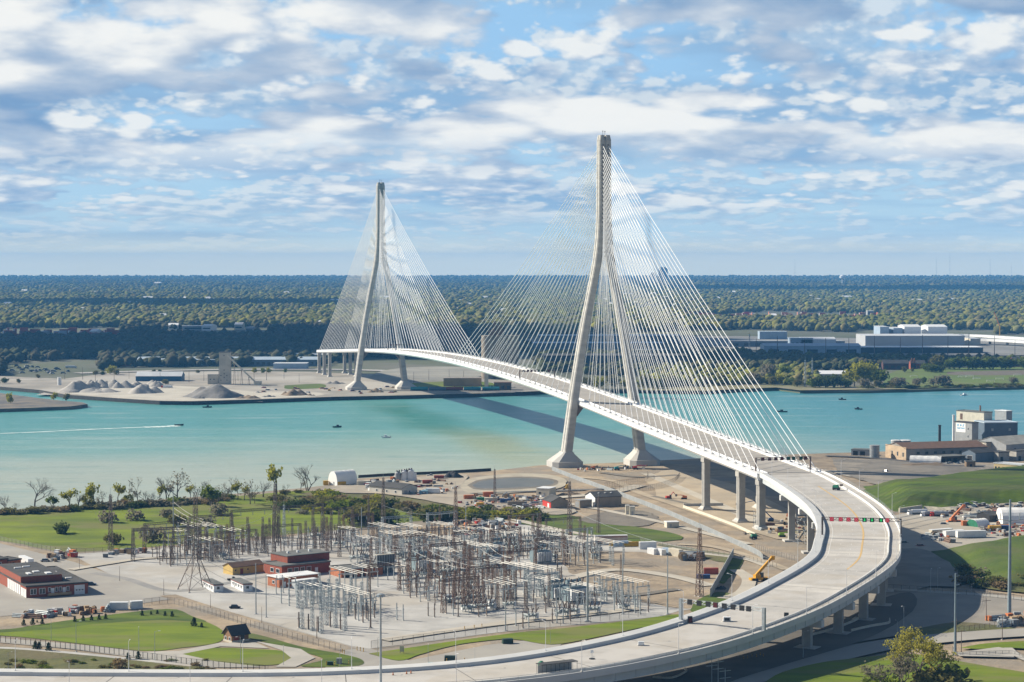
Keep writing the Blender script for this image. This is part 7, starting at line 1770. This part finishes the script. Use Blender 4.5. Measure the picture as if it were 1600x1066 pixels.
def boom_lift(label, mark, rot, mat, reach=9, rise=5, group=None):
    o = thing("boom_lift", label, "boom lift", G(*mark), rot, group); MB().box(0, 0, .5, 3.2, 2.1, .7).build("chassis", BLACK, o); MB().hexa([(-1.7, -.9, 1.2), (1.2, -.9, 1.2), (1.2, .9, 1.2), (-1.7, .9, 1.2)], [(-1.5, -.8, 2.3), (.8, -.8, 2.2), (.8, .8, 2.2), (-1.5, .8, 2.3)]).build("turret", mat, o)
    m = MB(); m.tube((-.8, 0, 2.1), (reach * .5, 0, 2.1 + rise), .28, .22, 6); m.tube((reach * .5, 0, 2.1 + rise), (reach, 0, 2.1 + rise * .8), .2, .16, 6); m.build("boom", mat, o); MB().box(reach + .5, 0, 1.6 + rise * .8, 1.0, 1.8, 1.0).build("basket", DSTEEL, o)
    wheels(o, [(x, y) for x in (-1.1, 1.1) for y in (-1.0, 1.0)], .5, .4); return o
def excavator(label, mark, rot, mat, sc=1.0, crane=False):
    o = thing("crane" if crane else "excavator", label, "crane" if crane else "excavator", G(*mark), rot); o.scale = (sc,) * 3
    if crane: MB().box(0, 0, .6, 8.4, 2.6, .9).build("carrier", mat, o); wheels(o, [(x, y) for x in (-3, -1.6, 1.8, 3.2) for y in (-1.2, 1.2)], .7, .5)
    else:
        for y in (-1.1, 1.1): MB().tube((-1.7, y - .3, .5), (-1.7, y + .3, .5), .5, n=8).hexa([(-1.7, y - .3, .02), (1.7, y - .3, .02), (1.7, y + .3, .02), (-1.7, y + .3, .02)], [(-1.7, y - .3, .98), (1.7, y - .3, .98), (1.7, y + .3, .98), (-1.7, y + .3, .98)]).build("track", TYRE, o)
    z = 1.5 if crane else 1.0
    MB().box(-.4, 0, z, 3.6, 2.5, 1.3).build("housing", mat, o); MB().box(.9, -.8, z + .2, 1.3, 1.0, 2.0).build("cab", GLASS, o)
    m = MB()
    if crane: m.hexa([(-2.0, -.55, z + 1.3), (-.6, -.55, z + 1.1), (-.6, .55, z + 1.1), (-2.0, .55, z + 1.3)], [(5.6, -.4, z + 8.4), (6.6, -.4, z + 8.0), (6.6, .4, z + 8.0), (5.6, .4, z + 8.4)]); m.box(6.4, 0, z + 7.2, 1.6, .9, 1.7)
    else: m.tube((1.0, .3, z + .8), (3.6, .3, z + 4.0), .34, .28, 6); m.tube((3.6, .3, z + 4.0), (5.6, .3, z + 1.6), .26, .2, 6)
    m.build("boom", mat, o)
    if crane: MB().tube((6.4, 0, z + 7.2), (6.4, 0, z + 4.5), .05, n=4).build("hook_line", BLACK, o)
    else: MB().box(5.6, .3, z + .6, .9, 1.1, .9, .3, .7).build("bucket", DSTEEL, o)
    return o
excavator("yellow mobile crane with raised boom inside the viaduct curve", (1186, 908), R(20), M("machine_yellow", (0.62, 0.32, 0.02), .5, (0.52, 0.27, 0.02), .5), 1.0, True)
excavator("orange crane with a long tilted yellow boom in the storage yard", (1490, 817), R(15), CONO, .9, True)
excavator("small red excavator on the dirt right of curved fence", (1045, 780), R(20), RED, .8); excavator("yellow excavator behind the brick control house in back yard", (668, 839), R(200), CONY, .9)
boom_lift("orange boom lift parked on the dirt beside red excavator", (1069, 781), R(170), CONO, 4, .6); boom_lift("green boom lift in front of the third bridge pier", (1177, 842), R(200), CONG, 4, .8); boom_lift("lime green boom lift under viaduct near the scaffolding", (1222, 840), R(5), LIME, 8, .6)
boom_lift("blue boom lift reaching up to second bridge pier", (1204, 816), R(175), CONB, 17, 9); boom_lift("teal boom lift by the foot of near pylon", (964, 735), R(10), TEAL, 5, 1); boom_lift("red boom lift at the right foot of near pylon", (993, 734), R(0), RED, 7, .8); boom_lift("orange lift beside the left foot of near pylon", (927, 734.5), R(0), CONO, 2, .5); boom_lift("yellow lift far off by the far pylon", (515, 612), R(0), CONY, 5, 2); boom_lift("green machine on the road deck just past the gantry", (1308, 765), R(-30), CONG, 2, .4).location = RP(near_dist(1308, 765, 8), 8, .05)
ro = thing("road_roller", "yellow road roller on the track behind the brown shed", "roller", G(886, 766), .1); MB().tube((-1.8, -1, .75), (-1.8, 1, .75), .75, n=14).build("drum", DSTEEL, ro); MB().box(.4, 0, .8, 3.2, 1.7, 1.0).build("body", CONY, ro); MB().box(.2, 0, 1.8, 1.6, 1.5, 1.5).build("cab", CONY, ro); wheels(ro, [(1.4, -.8), (1.4, .8)], .75, .5)
RGb = M("car_red", (0.30, 0.02, 0.02), .35); WHc = M("car_white", (0.70, 0.71, 0.72), .35); BKc = M("car_black", (0.02, 0.022, 0.028), .3); SLc = M("car_silver", (0.40, 0.42, 0.44), .35, metal=.3); BLc = M("car_blue", (0.05, 0.09, 0.16), .35)
car("dark blue car parked at the right end of the brick garage", (142, 915), .3, BLc); car("dark pickup parked near the yellow shed", (363, 907), .2, BKc, 'pickup'); car("white pickup on the near bank track", (672, 744), .1, WHc, 'pickup'); car("silver car parked in the storage yard beside the crane", (1475, 821), -.1, SLc); car("cream car on the pavement behind brick garage", (71, 878), .2, SLc)
car("dark pickup on the bare slope right of the bridge end", (1384, 738), .6, BLc, 'pickup'); car("red car under the right bend of the viaduct", (1438, 855), .4, RGb); car("dark car in the shade beside the right bend", (1412, 850), .3, BKc); car("black car on the gravel beside the left dark transformer", (367, 951), .1, BKc)
for i in range(30):
    px, py = (rb.uniform(1500, 1625), rb.uniform(787, 797)) if i < 22 else (rb.uniform(1470, 1530), rb.uniform(722.5, 726))
    car("car parked in the long rows at the back of storage yard" if i < 22 else "car parked by the canopy of the beige works", (px, py), rb.choice((.3, 1.9)), rb.choice((WHc, BKc, SLc, BLc, WHc, SLc)), 'car', "cars parked at the back of the storage yard" if i < 22 else "cars parked by the beige works")
for i in range(26): car("vehicle parked in the far lot at the left of the river yard", (rb.uniform(15, 108), rb.uniform(573, 585)), rb.uniform(0, 3), rb.choice((WHc, BKc, SLc, BLc)), 'car', "vehicles in the far left lot").scale = (1.6, 1.6, 1.7)
for i in range(22): car("small vehicle parked near the far pylon", (rb.uniform(400, 640), rb.uniform(606, 617)), rb.uniform(0, 3), rb.choice((WHc, BKc, CONO, CONY, RGb)), 'car', "vehicles on the far bank near the far pylon").scale = (1.4, 1.4, 1.5)
truck("white service truck with red lettering stripe in the works yard", (676, 772.5), R(170), WHITEP, WHITEP, 8); truck("white tanker truck by the block wall in storage yard", (1436, 805), R(195), WHITEP, WHITE, 9, None, True); truck("silver tanker truck right of the white tanker in storage yard", (1456, 808), R(185), WHITEP, SLc, 8, None, True); truck("third silver tanker truck by the crane in storage yard", (1470, 808.5), R(185), RED, SLc, 8, None, True); truck("white truck parked at the far gravel heaps", (262, 607), R(180), RED, WHITEP, 10); truck("white truck far off on the road left of the freight shed", (110, 575.5), 0, WHITEP, WHITEP, 12)
trailer("long white box trailer with maroon stripes behind bus bars", (954.5, 850), R(8), M("trailer_white", (0.58, 0.56, 0.54), .6), 16, REDM, 3.2); trailer("cream site trailer in the storage yard, leftmost of three", (1470, 838), R(28), CREAM, 13, None, 2.6); trailer("white site trailer in the storage yard, middle of three", (1490, 840), R(30), WHITEP, 12, None, 2.6); trailer("pale blue topped white trailer in storage yard, right of three", (1517, 842), R(12), WHITEP, 15, None, 3.0)
trailer("white trailer with a red rear end behind the brick garage", (41, 884), R(120), WHITEP, 14, RED, 2.8)
for a in (("white container at the left end of the container row by the grass bank", (1012, 858), .15, WHITEP, 8, 3.4), ("pale grey container with dark doors, second in the row", (1020, 866), -1.1, WHITEP, 6, 2.7), ("white container with blue grey doors, third in the row", (1032, 867), -1.1, WHITEP, 6, 2.7), ("grey container in the middle of the container row", (1045, 866), -1.0, BLUEW, 7, 2.7), ("tall cream container right of the grey one", (1056, 869), -1.0, CREAM, 8, 3.4), ("pale grey container below the striped trailer", (970, 854), .1, BLUEW, 7, 2.6), ("white container left of the two on the pavement by lawn", (186, 952.5), .03, WHITEP, 7, 2.9), ("white container right of the two on the pavement by lawn", (213, 951), .4, WHITEP, 4.6, 3.0),
          ("red dumpster on the dirt lot near the viaduct", (1111, 897), .05, CONR, 6.2, 2.6), ("navy blue dumpster on the dirt lot near viaduct", (1099, 904), .05, CONB, 5.6, 1.7), ("orange red container beside the silver car in storage yard", (1513, 823), .2, CONO, 7, 3.0), ("yellow container in the storage yard right of green ended shelter", (1554, 831), .1, CONY, 6.2, 3.0), ("navy container beside the yellow one in storage yard", (1570, 830), .1, CONB, 5, 2.8), ("orange container on the dirt below the pond, left one", (733, 781), .2, CONO, 6, 2.7), ("orange container on dirt below the pond, right one", (763, 776), .2, CONO, 6, 2.7),
          ("blue container in the works yard behind red ones", (790, 787), .1, CONB, 6, 2.6), ("tan container in the cluttered works yard", (806, 791), .1, TANW, 9, 2.8), ("cream container in works yard left of the lattice mast", (767, 785), .1, CREAM, 7, 2.6), ("green container in works yard", (751, 784), .1, CONG, 4, 2.4), ("yellow container at the edge of the scrub", (750, 793), .1, CONY, 4, 2.6), ("light blue container beside white service truck", (662, 773), .1, M("sky_blue_steel", (0.25, 0.45, 0.55), .5), 5, 2.4), ("red container behind the works shed", (668, 757), .2, CONR, 6, 2.7), ("dark red container by the black stone heap", (686, 749), .1, CONR, 6, 2.4), ("white container beside the white storage tent", (577, 764), .2, WHITEP, 4.5, 2.7), ("cream container behind the gable cabin", (568, 759), .2, CREAM, 8, 2.9), ("yellow box at the left of white storage tent", (509, 758), .2, CONY, 3, 2.6), ("yellow box in front of the white storage tent", (534, 759), .2, CONY, 5, 2.4)):
    container(a[0], a[1], a[2], a[3], a[4], a[5])
# piles of material: crates, pallets, pipes, drums
def crate_stack(mat, lab, grp):
    o = thing("pallet_stack", lab, "pallets", group=grp); m = MB()
    for k in range(3): m.box(rb.uniform(-.2, .2), rb.uniform(-.2, .2), .15 + k * .62, 1.5, 1.2, .5)
    m.build("load", mat, o); m = MB(); [m.box(0, 0, k * .62 + (.02 if k else 0), 1.55, 1.25, .12) for k in range(3)]; m.build("pallet", WOODM, o); return o
def bin_(mat, lab, grp):
    o = thing("storage_bin", lab, "bin", group=grp); MB().box(0, 0, .15, 1.9, 1.3, 1.25, 0, 1.08).build("tub", mat, o); MB().box(0, 0, 1.4, 2.15, 1.5, .12).build("lid", GREYW, o); m = MB(); m.box(-.6, 0, 0, .2, 1.2, .16); m.box(.6, 0, 0, .2, 1.2, .16); m.build("skids", BLACK, o); return o
def pipe_stack(mat, lab, grp):
    o = thing("pipe_bundle", lab, "pipes", group=grp)
    m = MB()
    for k, (y, z) in enumerate(((-.7, .3), (0, .3), (.7, .3), (-.35, .85), (.35, .85), (0, 1.4))): m.tube((-3, y, z), (3, y, z), .3, n=8)
    m.build("pipes", mat, o); m = MB(); m.box(-2, 0, -.02, .15, 2, .1); m.box(2, 0, -.02, .15, 2, .1); m.build("bearers", WOODM, o); return o
def drum_(mat, lab, grp):
    o = thing("cable_drum", lab, "cable drum", group=grp)
    for y in (-.55, .55): MB().tube((0, y - .06, 1.0), (0, y + .06, 1.0), 1.0, n=14).build("flange", WOODM, o)
    MB().tube((0, -.5, 1.0), (0, .5, 1.0), .7, n=12).build("winding", mat, o); return o
YG = ["stacked materials in the works yard", "stacked materials in the storage yard", "pale equipment stacked along the lawn edge"]
def stock(grp, where):
    return [crate_stack(m_, l_ + where, grp) for m_, l_ in ((WHITEP, "white wrapped pallet stack "), (GREYW, "grey pallet stack "), (WOODM, "timber pallet stack "), (CONO, "orange pallet stack "))] + [bin_(m_, l_ + where, grp) for m_, l_ in ((M("slate_wrap", (0.18, 0.19, 0.20), .7), "dark grey storage bin "), (WHITEP, "white storage bin "), (RED, "red storage bin "), (BLUEG, "blue grey storage bin "))] + [pipe_stack(STEEL, "grey pipe bundle " + where, grp), pipe_stack(RUST, "rusty pipe bundle " + where, grp), drum_(BLACK, "timber cable drum " + where, grp)]
ST = {0: stock(YG[0], "in the cluttered works yard"), 1: stock(YG[1], "in the cluttered storage yard"), 2: stock(YG[2], "beside the lawn edge")}
def strew(n, poly, g_, seed, sc=(.9, 1.7), wts=None):
    r = random.Random(seed); xs = [p[0] for p in poly]; ys = [p[1] for p in poly]; k = 0
    while k < n:
        px, py = r.uniform(min(xs), max(xs)), r.uniform(min(ys), max(ys))
        if not inpoly(np.array([px]), np.array([py]), poly)[0]: continue
        put(r.choice(ST[g_]), G(px, py), r.uniform(0, 6.28), None, r.uniform(*sc)); k += 1
strew(150, [(715, 784), (760, 772), (850, 776), (860, 786), (845, 800), (760, 801), (720, 792)], 0, 1, (.6, 1.2)); strew(60, [(600, 760), (640, 748), (690, 752), (720, 764), (700, 772), (655, 776), (600, 765)], 0, 2, (.6, 1.2)); strew(14, [(560, 756), (620, 748), (660, 745), (640, 752), (580, 762)], 0, 3)
strew(60, [(700, 818), (780, 812), (820, 820), (800, 832), (740, 838), (690, 830)], 0, 4, (.8, 1.3))
strew(170, [(1500, 806), (1560, 798), (1640, 794), (1640, 836), (1590, 842), (1535, 838), (1500, 828)], 1, 5, (.6, 1.2)); strew(70, [(1450, 803), (1560, 790), (1640, 786), (1640, 796), (1540, 802), (1470, 812)], 1, 6, (.6, 1.2)); strew(16, [(1440, 842), (1465, 838), (1500, 848), (1480, 852)], 1, 7)
strew(45, [(25, 965), (70, 957), (130, 952), (170, 950), (170, 957), (110, 963), (60, 967)], 2, 8, (.7, 1.3)); strew(16, [(70, 873), (110, 864), (120, 870), (90, 880)], 2, 9); strew(20, [(155, 866), (225, 858), (228, 864), (165, 872)], 2, 10, (.8, 1.3)); strew(8, [(1065, 872), (1090, 868), (1090, 875), (1068, 878)], 2, 11, (1.4, 2.0))
strew(22, [(1540, 970), (1600, 965), (1640, 975), (1560, 982)], 2, 12, (1.0, 1.7)); strew(30, [(1180, 828), (1250, 800), (1270, 820), (1240, 845)], 0, 13, (.6, 1.2)); strew(25, [(900, 733), (1000, 728), (1010, 734), (900, 738)], 0, 14, (.6, 1.0))
for i, (px, py, r_, lb) in enumerate(((966, 853, CONY, "bundle of yellow pipes between grey container and container row"), (988, 854, CONY, "second bundle of yellow pipes next to the white container"))):
    put(pipe_stack(r_, lb, None), G(px, py), .15, None, 1.4)
# small fittings by the road and lawn
def box_thing(name, label, cat, mark, s, mat, mat2=None, rot=0.0, z=None, p=None):
    o = thing(name, label, cat, p or G(*mark), rot); MB().box(0, 0, .12, s[0], s[1], s[2], 0, .96).build("housing", mat, o); MB().box(0, 0, 0, s[0] + .3, s[1] + .3, .12).build("plinth", CONC, o); MB().box(0, -s[1] / 2 - .02, .25, s[0] * .7, .05, s[2] * .7).build("door", mat2 or mat, o); return o
DG = M("cabinet_green", (0.02, 0.05, 0.04), .5)
box_thing("electrical_cabinet", "dark green cabinet on a sandy pad by the viaduct wall", "cabinet", (704, 1033), (4.2, 1.8, 1.7), DG); box_thing("electrical_cabinet", "dark green cabinet on the paved area near the white wall end", "cabinet", (793, 1006), (3.8, 1.8, 1.7), DG, rot=.3); box_thing("electrical_cabinet", "grey cabinet at right of two beside the gate bollards", "cabinet", (530, 1038), (1.8, 1.4, 2.0), GREYW); box_thing("electrical_cabinet", "low dark cabinet at left of two beside the gate bollards", "cabinet", (516, 1040), (2.0, 1.5, 1.2), DG)
box_thing("utility_box", "small teal lidded box at the foot of the viaduct wall", "box", (674, 1040), (2.0, 1.4, .9), TEAL); box_thing("white_cart", "white box cart standing on the viaduct road", "cart", None, (1.9, 1.2, 1.1), WHITEP, p=RP(near_dist(997, 996, -4), -4, .05)); box_thing("message_board", "black message board against the inner parapet below lower gantry", "sign", None, (1.6, .8, 2.2), BLACK, DRED, p=RP(near_dist(1077, 972, -12), -12.2, .05), rot=.2); box_thing("generator", "white generator with dark wheels on the road past the lower gantry", "generator", None, (2.6, 1.4, 1.4), WHITEP, BLACK, p=RP(near_dist(1130, 958, -3), -3, .05)); box_thing("arrow_board", "black arrow board near outer parapet by lower gantry", "sign", None, (1.6, .6, 1.2), BLACK, p=RP(near_dist(1225, 957, 11), 11, .05))
cn = thing("canopy_platform", "dark roofed work platform on the road at the bottom edge", "platform", RP(near_dist(872, 1056, 9), 9.5, .05), Rdir(near_dist(872, 1056, 9)) + math.pi)
MB().box(0, 0, 3.0, 13, 3.4, .2).build("roof", ROOFD, cn); MB().box(0, 1.3, .1, 12, .1, 2.4).build("rear_panel", GREYW, cn); [MB().tube((x, y, 0), (x, y, 3.0), .07, n=4).build("post", BLACK, cn) for x in np.arange(-6.2, 6.3, 1.55) for y in (-1.6, 1.6)]
g_ = thing("spool_machine", "small green drum machine standing beside the dark work platform", "machine", RP(near_dist(850, 1050, 7), 5.5, .05)); MB().lathe([(.4, 1.6), (1.1, 2.0), (1.1, 2.6), (.4, 3.2)], n=10).build("drum", CONG, g_); MB().box(0, 0, 0, 1.6, 1.4, 1.6, 0, .7).build("stand", BLACK, g_)
ps = thing("portable_sign", "small portable sign on a dark base on the road", "sign", RP(near_dist(926, 1026, 0), 0, .05)); MB().tube((0, 0, 0), (0, 0, 2.0), .07, n=5).build("post", STEEL, ps); MB().box(0, -.1, 1.9, .9, .08, .9).build("panel", WHITEP, ps); MB().lathe([(1.0, 0), (.9, .2)], n=10).build("base", BLACK, ps)
wsn = thing("notice_board", "pale yellow notice board on the green strip by the gate", "sign", G(628, 1022)); MB().box(0, 0, .8, 1.5, .15, 2.0).build("panel", CREAM, wsn); m = MB(); m.tube((-.6, .1, 0), (-.6, .1, 2.6), .06, n=4); m.tube((.6, .1, 0), (.6, .1, 2.6), .06, n=4); m.build("posts", BLACK, wsn)
bol = thing("bollard", "yellow bollard near the substation gate", "bollard", (0, 0, 0), 0, "yellow bollards near the substation gate"); MB().lathe([(.13, 0), (.13, 1.5), (.06, 1.6)], n=8).build("post", CONY, bol); MB().lathe([(.15, 1.15), (.15, 1.3)], n=8).build("band", BLACK, bol)
for px, py in ((535, 1021), (538, 1022), (558, 1017), (563, 1018), (568, 1019), (510, 1040), (523, 1041), (545, 1039), (726, 985), (741, 983), (753, 981), (698, 1036), (712, 1036), (726, 1035), (1168, 1032), (1175, 1029), (1182, 1030), (1188, 1027), (1162, 1033), (1193, 1029)): put(bol, G(px, py), 0)
cone = thing("traffic_cone", "small orange cone standing on the viaduct road", "cone", (0, 0, 0), 0, "orange cones on the viaduct road"); MB().lathe([(.26, .06), (.06, .95)], n=8).build("cone_body", CONO, cone); MB().box(0, 0, 0, .6, .6, .06).build("base", BLACK, cone)
for px, py, u in ((613, 1049, -9), (634, 1047, -9.5), (645, 1046, -10), (1128, 962, -6), (1136, 965, -5)): 
    p = RP(near_dist(px, py, u), u, .02); put(cone, p, 0).location.z = p.z
# football goals on the far field
gl = thing("football_goal", "white football goal on the far playing field", "goal", (0, 0, 0), 0, "football goals on the far playing field"); m = MB(); m.tube((-3.6, 0, 0), (-3.6, 0, 2.6), .16, n=5); m.tube((3.6, 0, 0), (3.6, 0, 2.6), .16, n=5); m.tube((-3.6, 0, 2.6), (3.6, 0, 2.6), .16, n=5); m.build("frame", WHITE, gl)
m = MB(); [m.tube((x, 0, 2.6), (x, 2.2, 0), .08, n=4) for x in np.arange(-3.6, 3.7, 1.2)]; m.build("net", WHITEP, gl)
for px, py in ((1428, 591), (1503, 591), (1515, 590.5), (1526, 594), (1548, 598), (1562, 594.5), (1590, 589)): put(gl, G(px, py), rb.uniform(-.6, .6), None, 1.2)
# ------------------------------------------------------------------ boats on the river
def boat(label, mark, rot, hull, L=7, cabin=None, z=-2.5):
    o = thing("motor_boat", label, "boat", G(mark[0], mark[1], -2.5), rot); m = MB()
    m.grid([[(-L / 2, -1.1, -.2), (0, -1.2, -.2), (L * .3, -.9, -.2), (L / 2, 0, 0), (L * .3, .9, -.2), (0, 1.2, -.2), (-L / 2, 1.1, -.2)], [(-L / 2, -1.3, .9), (0, -1.4, 1.0), (L * .32, -1.0, 1.15), (L / 2 + .4, 0, 1.4), (L * .32, 1.0, 1.15), (0, 1.4, 1.0), (-L / 2, 1.3, .9)]])
    m.sheet([(-L / 2, -1.2, .6), (0, -1.3, .6), (L * .3, -.9, .7), (L * .45, 0, .8), (L * .3, .9, .7), (0, 1.3, .6), (-L / 2, 1.2, .6)]); m.add([(-L / 2, -1.1, -.2), (-L / 2, -1.3, .9), (-L / 2, 1.3, .9), (-L / 2, 1.1, -.2)], [(0, 1, 2, 3)]); m.build("hull", hull, o)
    if cabin: MB().box(.3, 0, .6, L * .3, 1.7, 1.7, 0, .8).build("cabin", cabin, o); MB().box(.3 + L * .13, 0, 1.4, .2, 1.4, .7).build("windscreen", GLASS, o)
    MB().box(-L / 2 - .2, 0, .1, .5, .5, 1.2).build("outboard_motor", BLACK, o); return o
boat("dark speedboat trailing a long white wake at left", (280, 665), R(12), BKc, 7); boat("white cabin boat floating in the middle of the river", (603, 684), R(200), WHITE, 7, WHITEP); boat("small dark open boat left of the white cabin boat", (527, 668), R(20), BKc, 7, BKc); boat("small dark boat close to the far sea wall", (324, 637), R(5), BKc, 8, BKc); boat("dark boat at the right, nearest the far shore trees", (1316, 625), R(160), BKc, 7, BKc); boat("dark boat at the right, farther from the shore", (1341, 640), R(150), BKc, 7, BKc); boat("white sailing boat at far right of the river", (1506, 618), R(30), WHITE, 8, WHITEP); boat("dark boat beside the last stay cables", (1222, 644), R(160), BKc, 9, BKc); boat("dark moored barge at the far bank by the stay cables", (1203, 610), R(0), BKc, 22)
FOAM = M("foam", (0.75, 0.80, 0.78), .7, (0.45, 0.62, 0.60), .5, lo=.4, hi=.6)
def wake(marks, w0, w1, name="wake"):
    pts = spline([G(p[0], p[1], -2.40) for p in marks], 6); r = random.Random(3); rows = [[], []]; n = len(pts)
    for i, p in enumerate(pts):
        d = (pts[min(i + 1, n - 1)] - pts[max(i - 1, 0)]).normalized(); nn = Vector((-d.y, d.x, 0)); w_ = (w0 + (w1 - w0) * i / n) * r.uniform(.6, 1.3); rows[0].append(p - nn * w_ / 2); rows[1].append(p + nn * w_ / 2)
    o = MB().grid(rows).build(name, FOAM); o['kind'] = 'stuff'; return o
wake([(278, 665.3), (262, 666.2), (245, 667), (225, 667.6)], 14, 9); wake([(225, 667.6), (180, 669.3), (120, 672), (60, 675), (0, 677.5), (-60, 680)], 6, 4)
# scaffolding tower beside the viaduct bend and by the pier
for px, py, h_, lb in ((1252, 850, 13, "grey scaffolding stair tower beside the inner bend of viaduct"), (1184, 826, 9, "grey scaffolding tower at the third bridge pier")):
    o = thing("scaffold_tower", lb, "scaffolding", G(px, py), .2); m = MB(); lattice(m, 0, h_, 3.4, 3.4, 2.0, .07); m.build("tubes", STEEL, o); MB().box(0, 0, h_ - .2, 3.2, 3.2, .15).build("platform", WOODM, o)
# far bank poles, pylons and masts
FPp = pole_proto("far_pole", 14, .28, DSTEEL)
for px in list(range(105, 480, 24)) + [650, 672, 700, 722]: put(FPp, G(px + rb.uniform(-4, 4), rb.uniform(592, 600)), 0, "thin dark pole on the far bank", rb.uniform(.7, 1.1), "thin dark poles on the far bank")
for px in range(1180, 1620, 37): put(FPp, G(px + rb.uniform(-5, 5), rb.uniform(555, 562)), 0, "tall thin lamp pole around the plaza across the river", rb.uniform(1.6, 2.4), "tall lamp poles around the plaza")
for px, bs_, tp, lb in ((1258, 606, 557, "pale lattice power pylon at the far shore trees, left one"), (1269, 594, 555, "pale lattice power pylon at the far shore trees, right one"), (1171, 552, 518, "pale lattice pylon behind the stay cables at right")):
    p = G(px, bs_); put(MP['galv'], p, .3, lb, ZAT(tp, p.y) / MP['galv']['_h'])
wtower = thing("water_tower", "tiny white water tower far off near the horizon", "tower", G(1316, 447)); MB().lathe([(4, 0), (3, 30), (3, 38)], n=10).build("stem", WHITE, wtower); MB().lathe([(3, 36), (16, 46), (16, 56), (4, 64)], n=14).build("bowl", WHITE, wtower)
for px, tp in ((1242, 405), (1463, 402), (1547, 404), (1580, 415), (1484, 395)):
    o = thing("radio_mast", "hair thin radio mast on the horizon", "mast", G(px, 440), 0, "radio masts on the horizon"); MB().tube((0, 0, 0), (0, 0, ZAT(tp, G(px, 440).y)), 1.0, .6, 4).build("mast_tube", STEEL, o)
for px, wd, hh, lb in ((1036, 14, 95, "dark slab tower block on the horizon behind the stay cables"), (1020, 8, 60, "lower slab block on the horizon left of dark slab")):
    p = G(px, 441); o = thing("tower_block", lb, "building", p); MB().box(0, 0, 0, wd * p.y / FPX, 30, hh).build("wall", BLUEG, o); MB().box(0, 0, hh, wd * p.y / FPX * .6, 20, 8).build("roof_house", GREYW, o)
yc = thing("tower_crane", "slim orange crane boom rising over the woods at right", "crane", G(1562, 528)); MB().tube((0, 0, 0), (0, 0, 22), 1.4, n=5).build("mast", CONY, yc); MB().tube((0, 0, 20), (-10, 0, 46), 1.0, .6, 5).build("jib", CONO, yc)

# ------------------------------------------------------------------ air
hm = bpy.data.materials.new("haze"); hm.use_nodes = True
ht = hm.node_tree; ht.nodes.clear()
pv = ht.nodes.new('ShaderNodeVolumePrincipled')
pv.inputs['Color'].default_value = (0.14, 0.47, 1.0, 1)
pv.inputs['Density'].default_value = 4.8e-5
pv.inputs['Anisotropy'].default_value = 0.0
mo = ht.nodes.new('ShaderNodeOutputMaterial'); ht.links.new(pv.outputs[0], mo.inputs['Volume'])
hz = MB().box(0, 10500, -9, 36000, 24000, 239).build("haze", hm)
hz['kind'] = 'stuff'

# ------------------------------------------------------------------ clouds of the broken deck, high above the left of the picture; they shade parts of the far land
CLM = M("cloud_white", (0.85, 0.86, 0.88), 1.0, (0.80, 0.82, 0.85), 0.002)
def cloud(name, ground, rx, ry, H, seed, n=46):
    """a lumpy flat-based cloud whose shadow falls round the given ground point"""
    g = np.random.default_rng(seed); v, f = ico(2); V = []; F = []
    c = Vector((ground[0], ground[1], 0)) + SUNV * (H / SUNV.z)
    for k in range(n):
        a, q = g.uniform(0, 6.283), math.sqrt(g.uniform(0, 1)); e = 1 - .55 * q
        x, y = rx * q * math.cos(a), ry * q * math.sin(a); s_ = g.uniform(.22, .38) * min(rx, ry) * e * 1.25
        w_ = v * (1 + g.uniform(-.12, .12, (len(v), 1))) * np.array([s_ * 1.4, s_ * 1.4, s_ * .8]); w_[:, 2] = np.maximum(w_[:, 2], -s_ * .15)
        V.append(w_ + np.array([x, y, 0])); F.append(f + k * len(v))
    me = bpy.data.meshes.new(name); me.from_pydata([tuple(p) for p in np.concatenate(V)], [], [tuple(map(int, t_)) for t_ in np.concatenate(F)]); me.materials.append(CLM)
    o = bpy.data.objects.new(name, me); COL.objects.link(o); o.location = c; o['kind'] = 'stuff'; return o
cloud("cloud", (-430, 3520), 620, 560, 2000, 1)
cloud("cloud", (80, 3650), 300, 420, 2000, 2, 30)
cloud("cloud", (2300, 10300), 1900, 900, 3200, 3)
cloud("cloud", (-1100, 6600), 700, 520, 2200, 4)
cloud("cloud", (420, 2950), 260, 240, 2000, 6, 30)
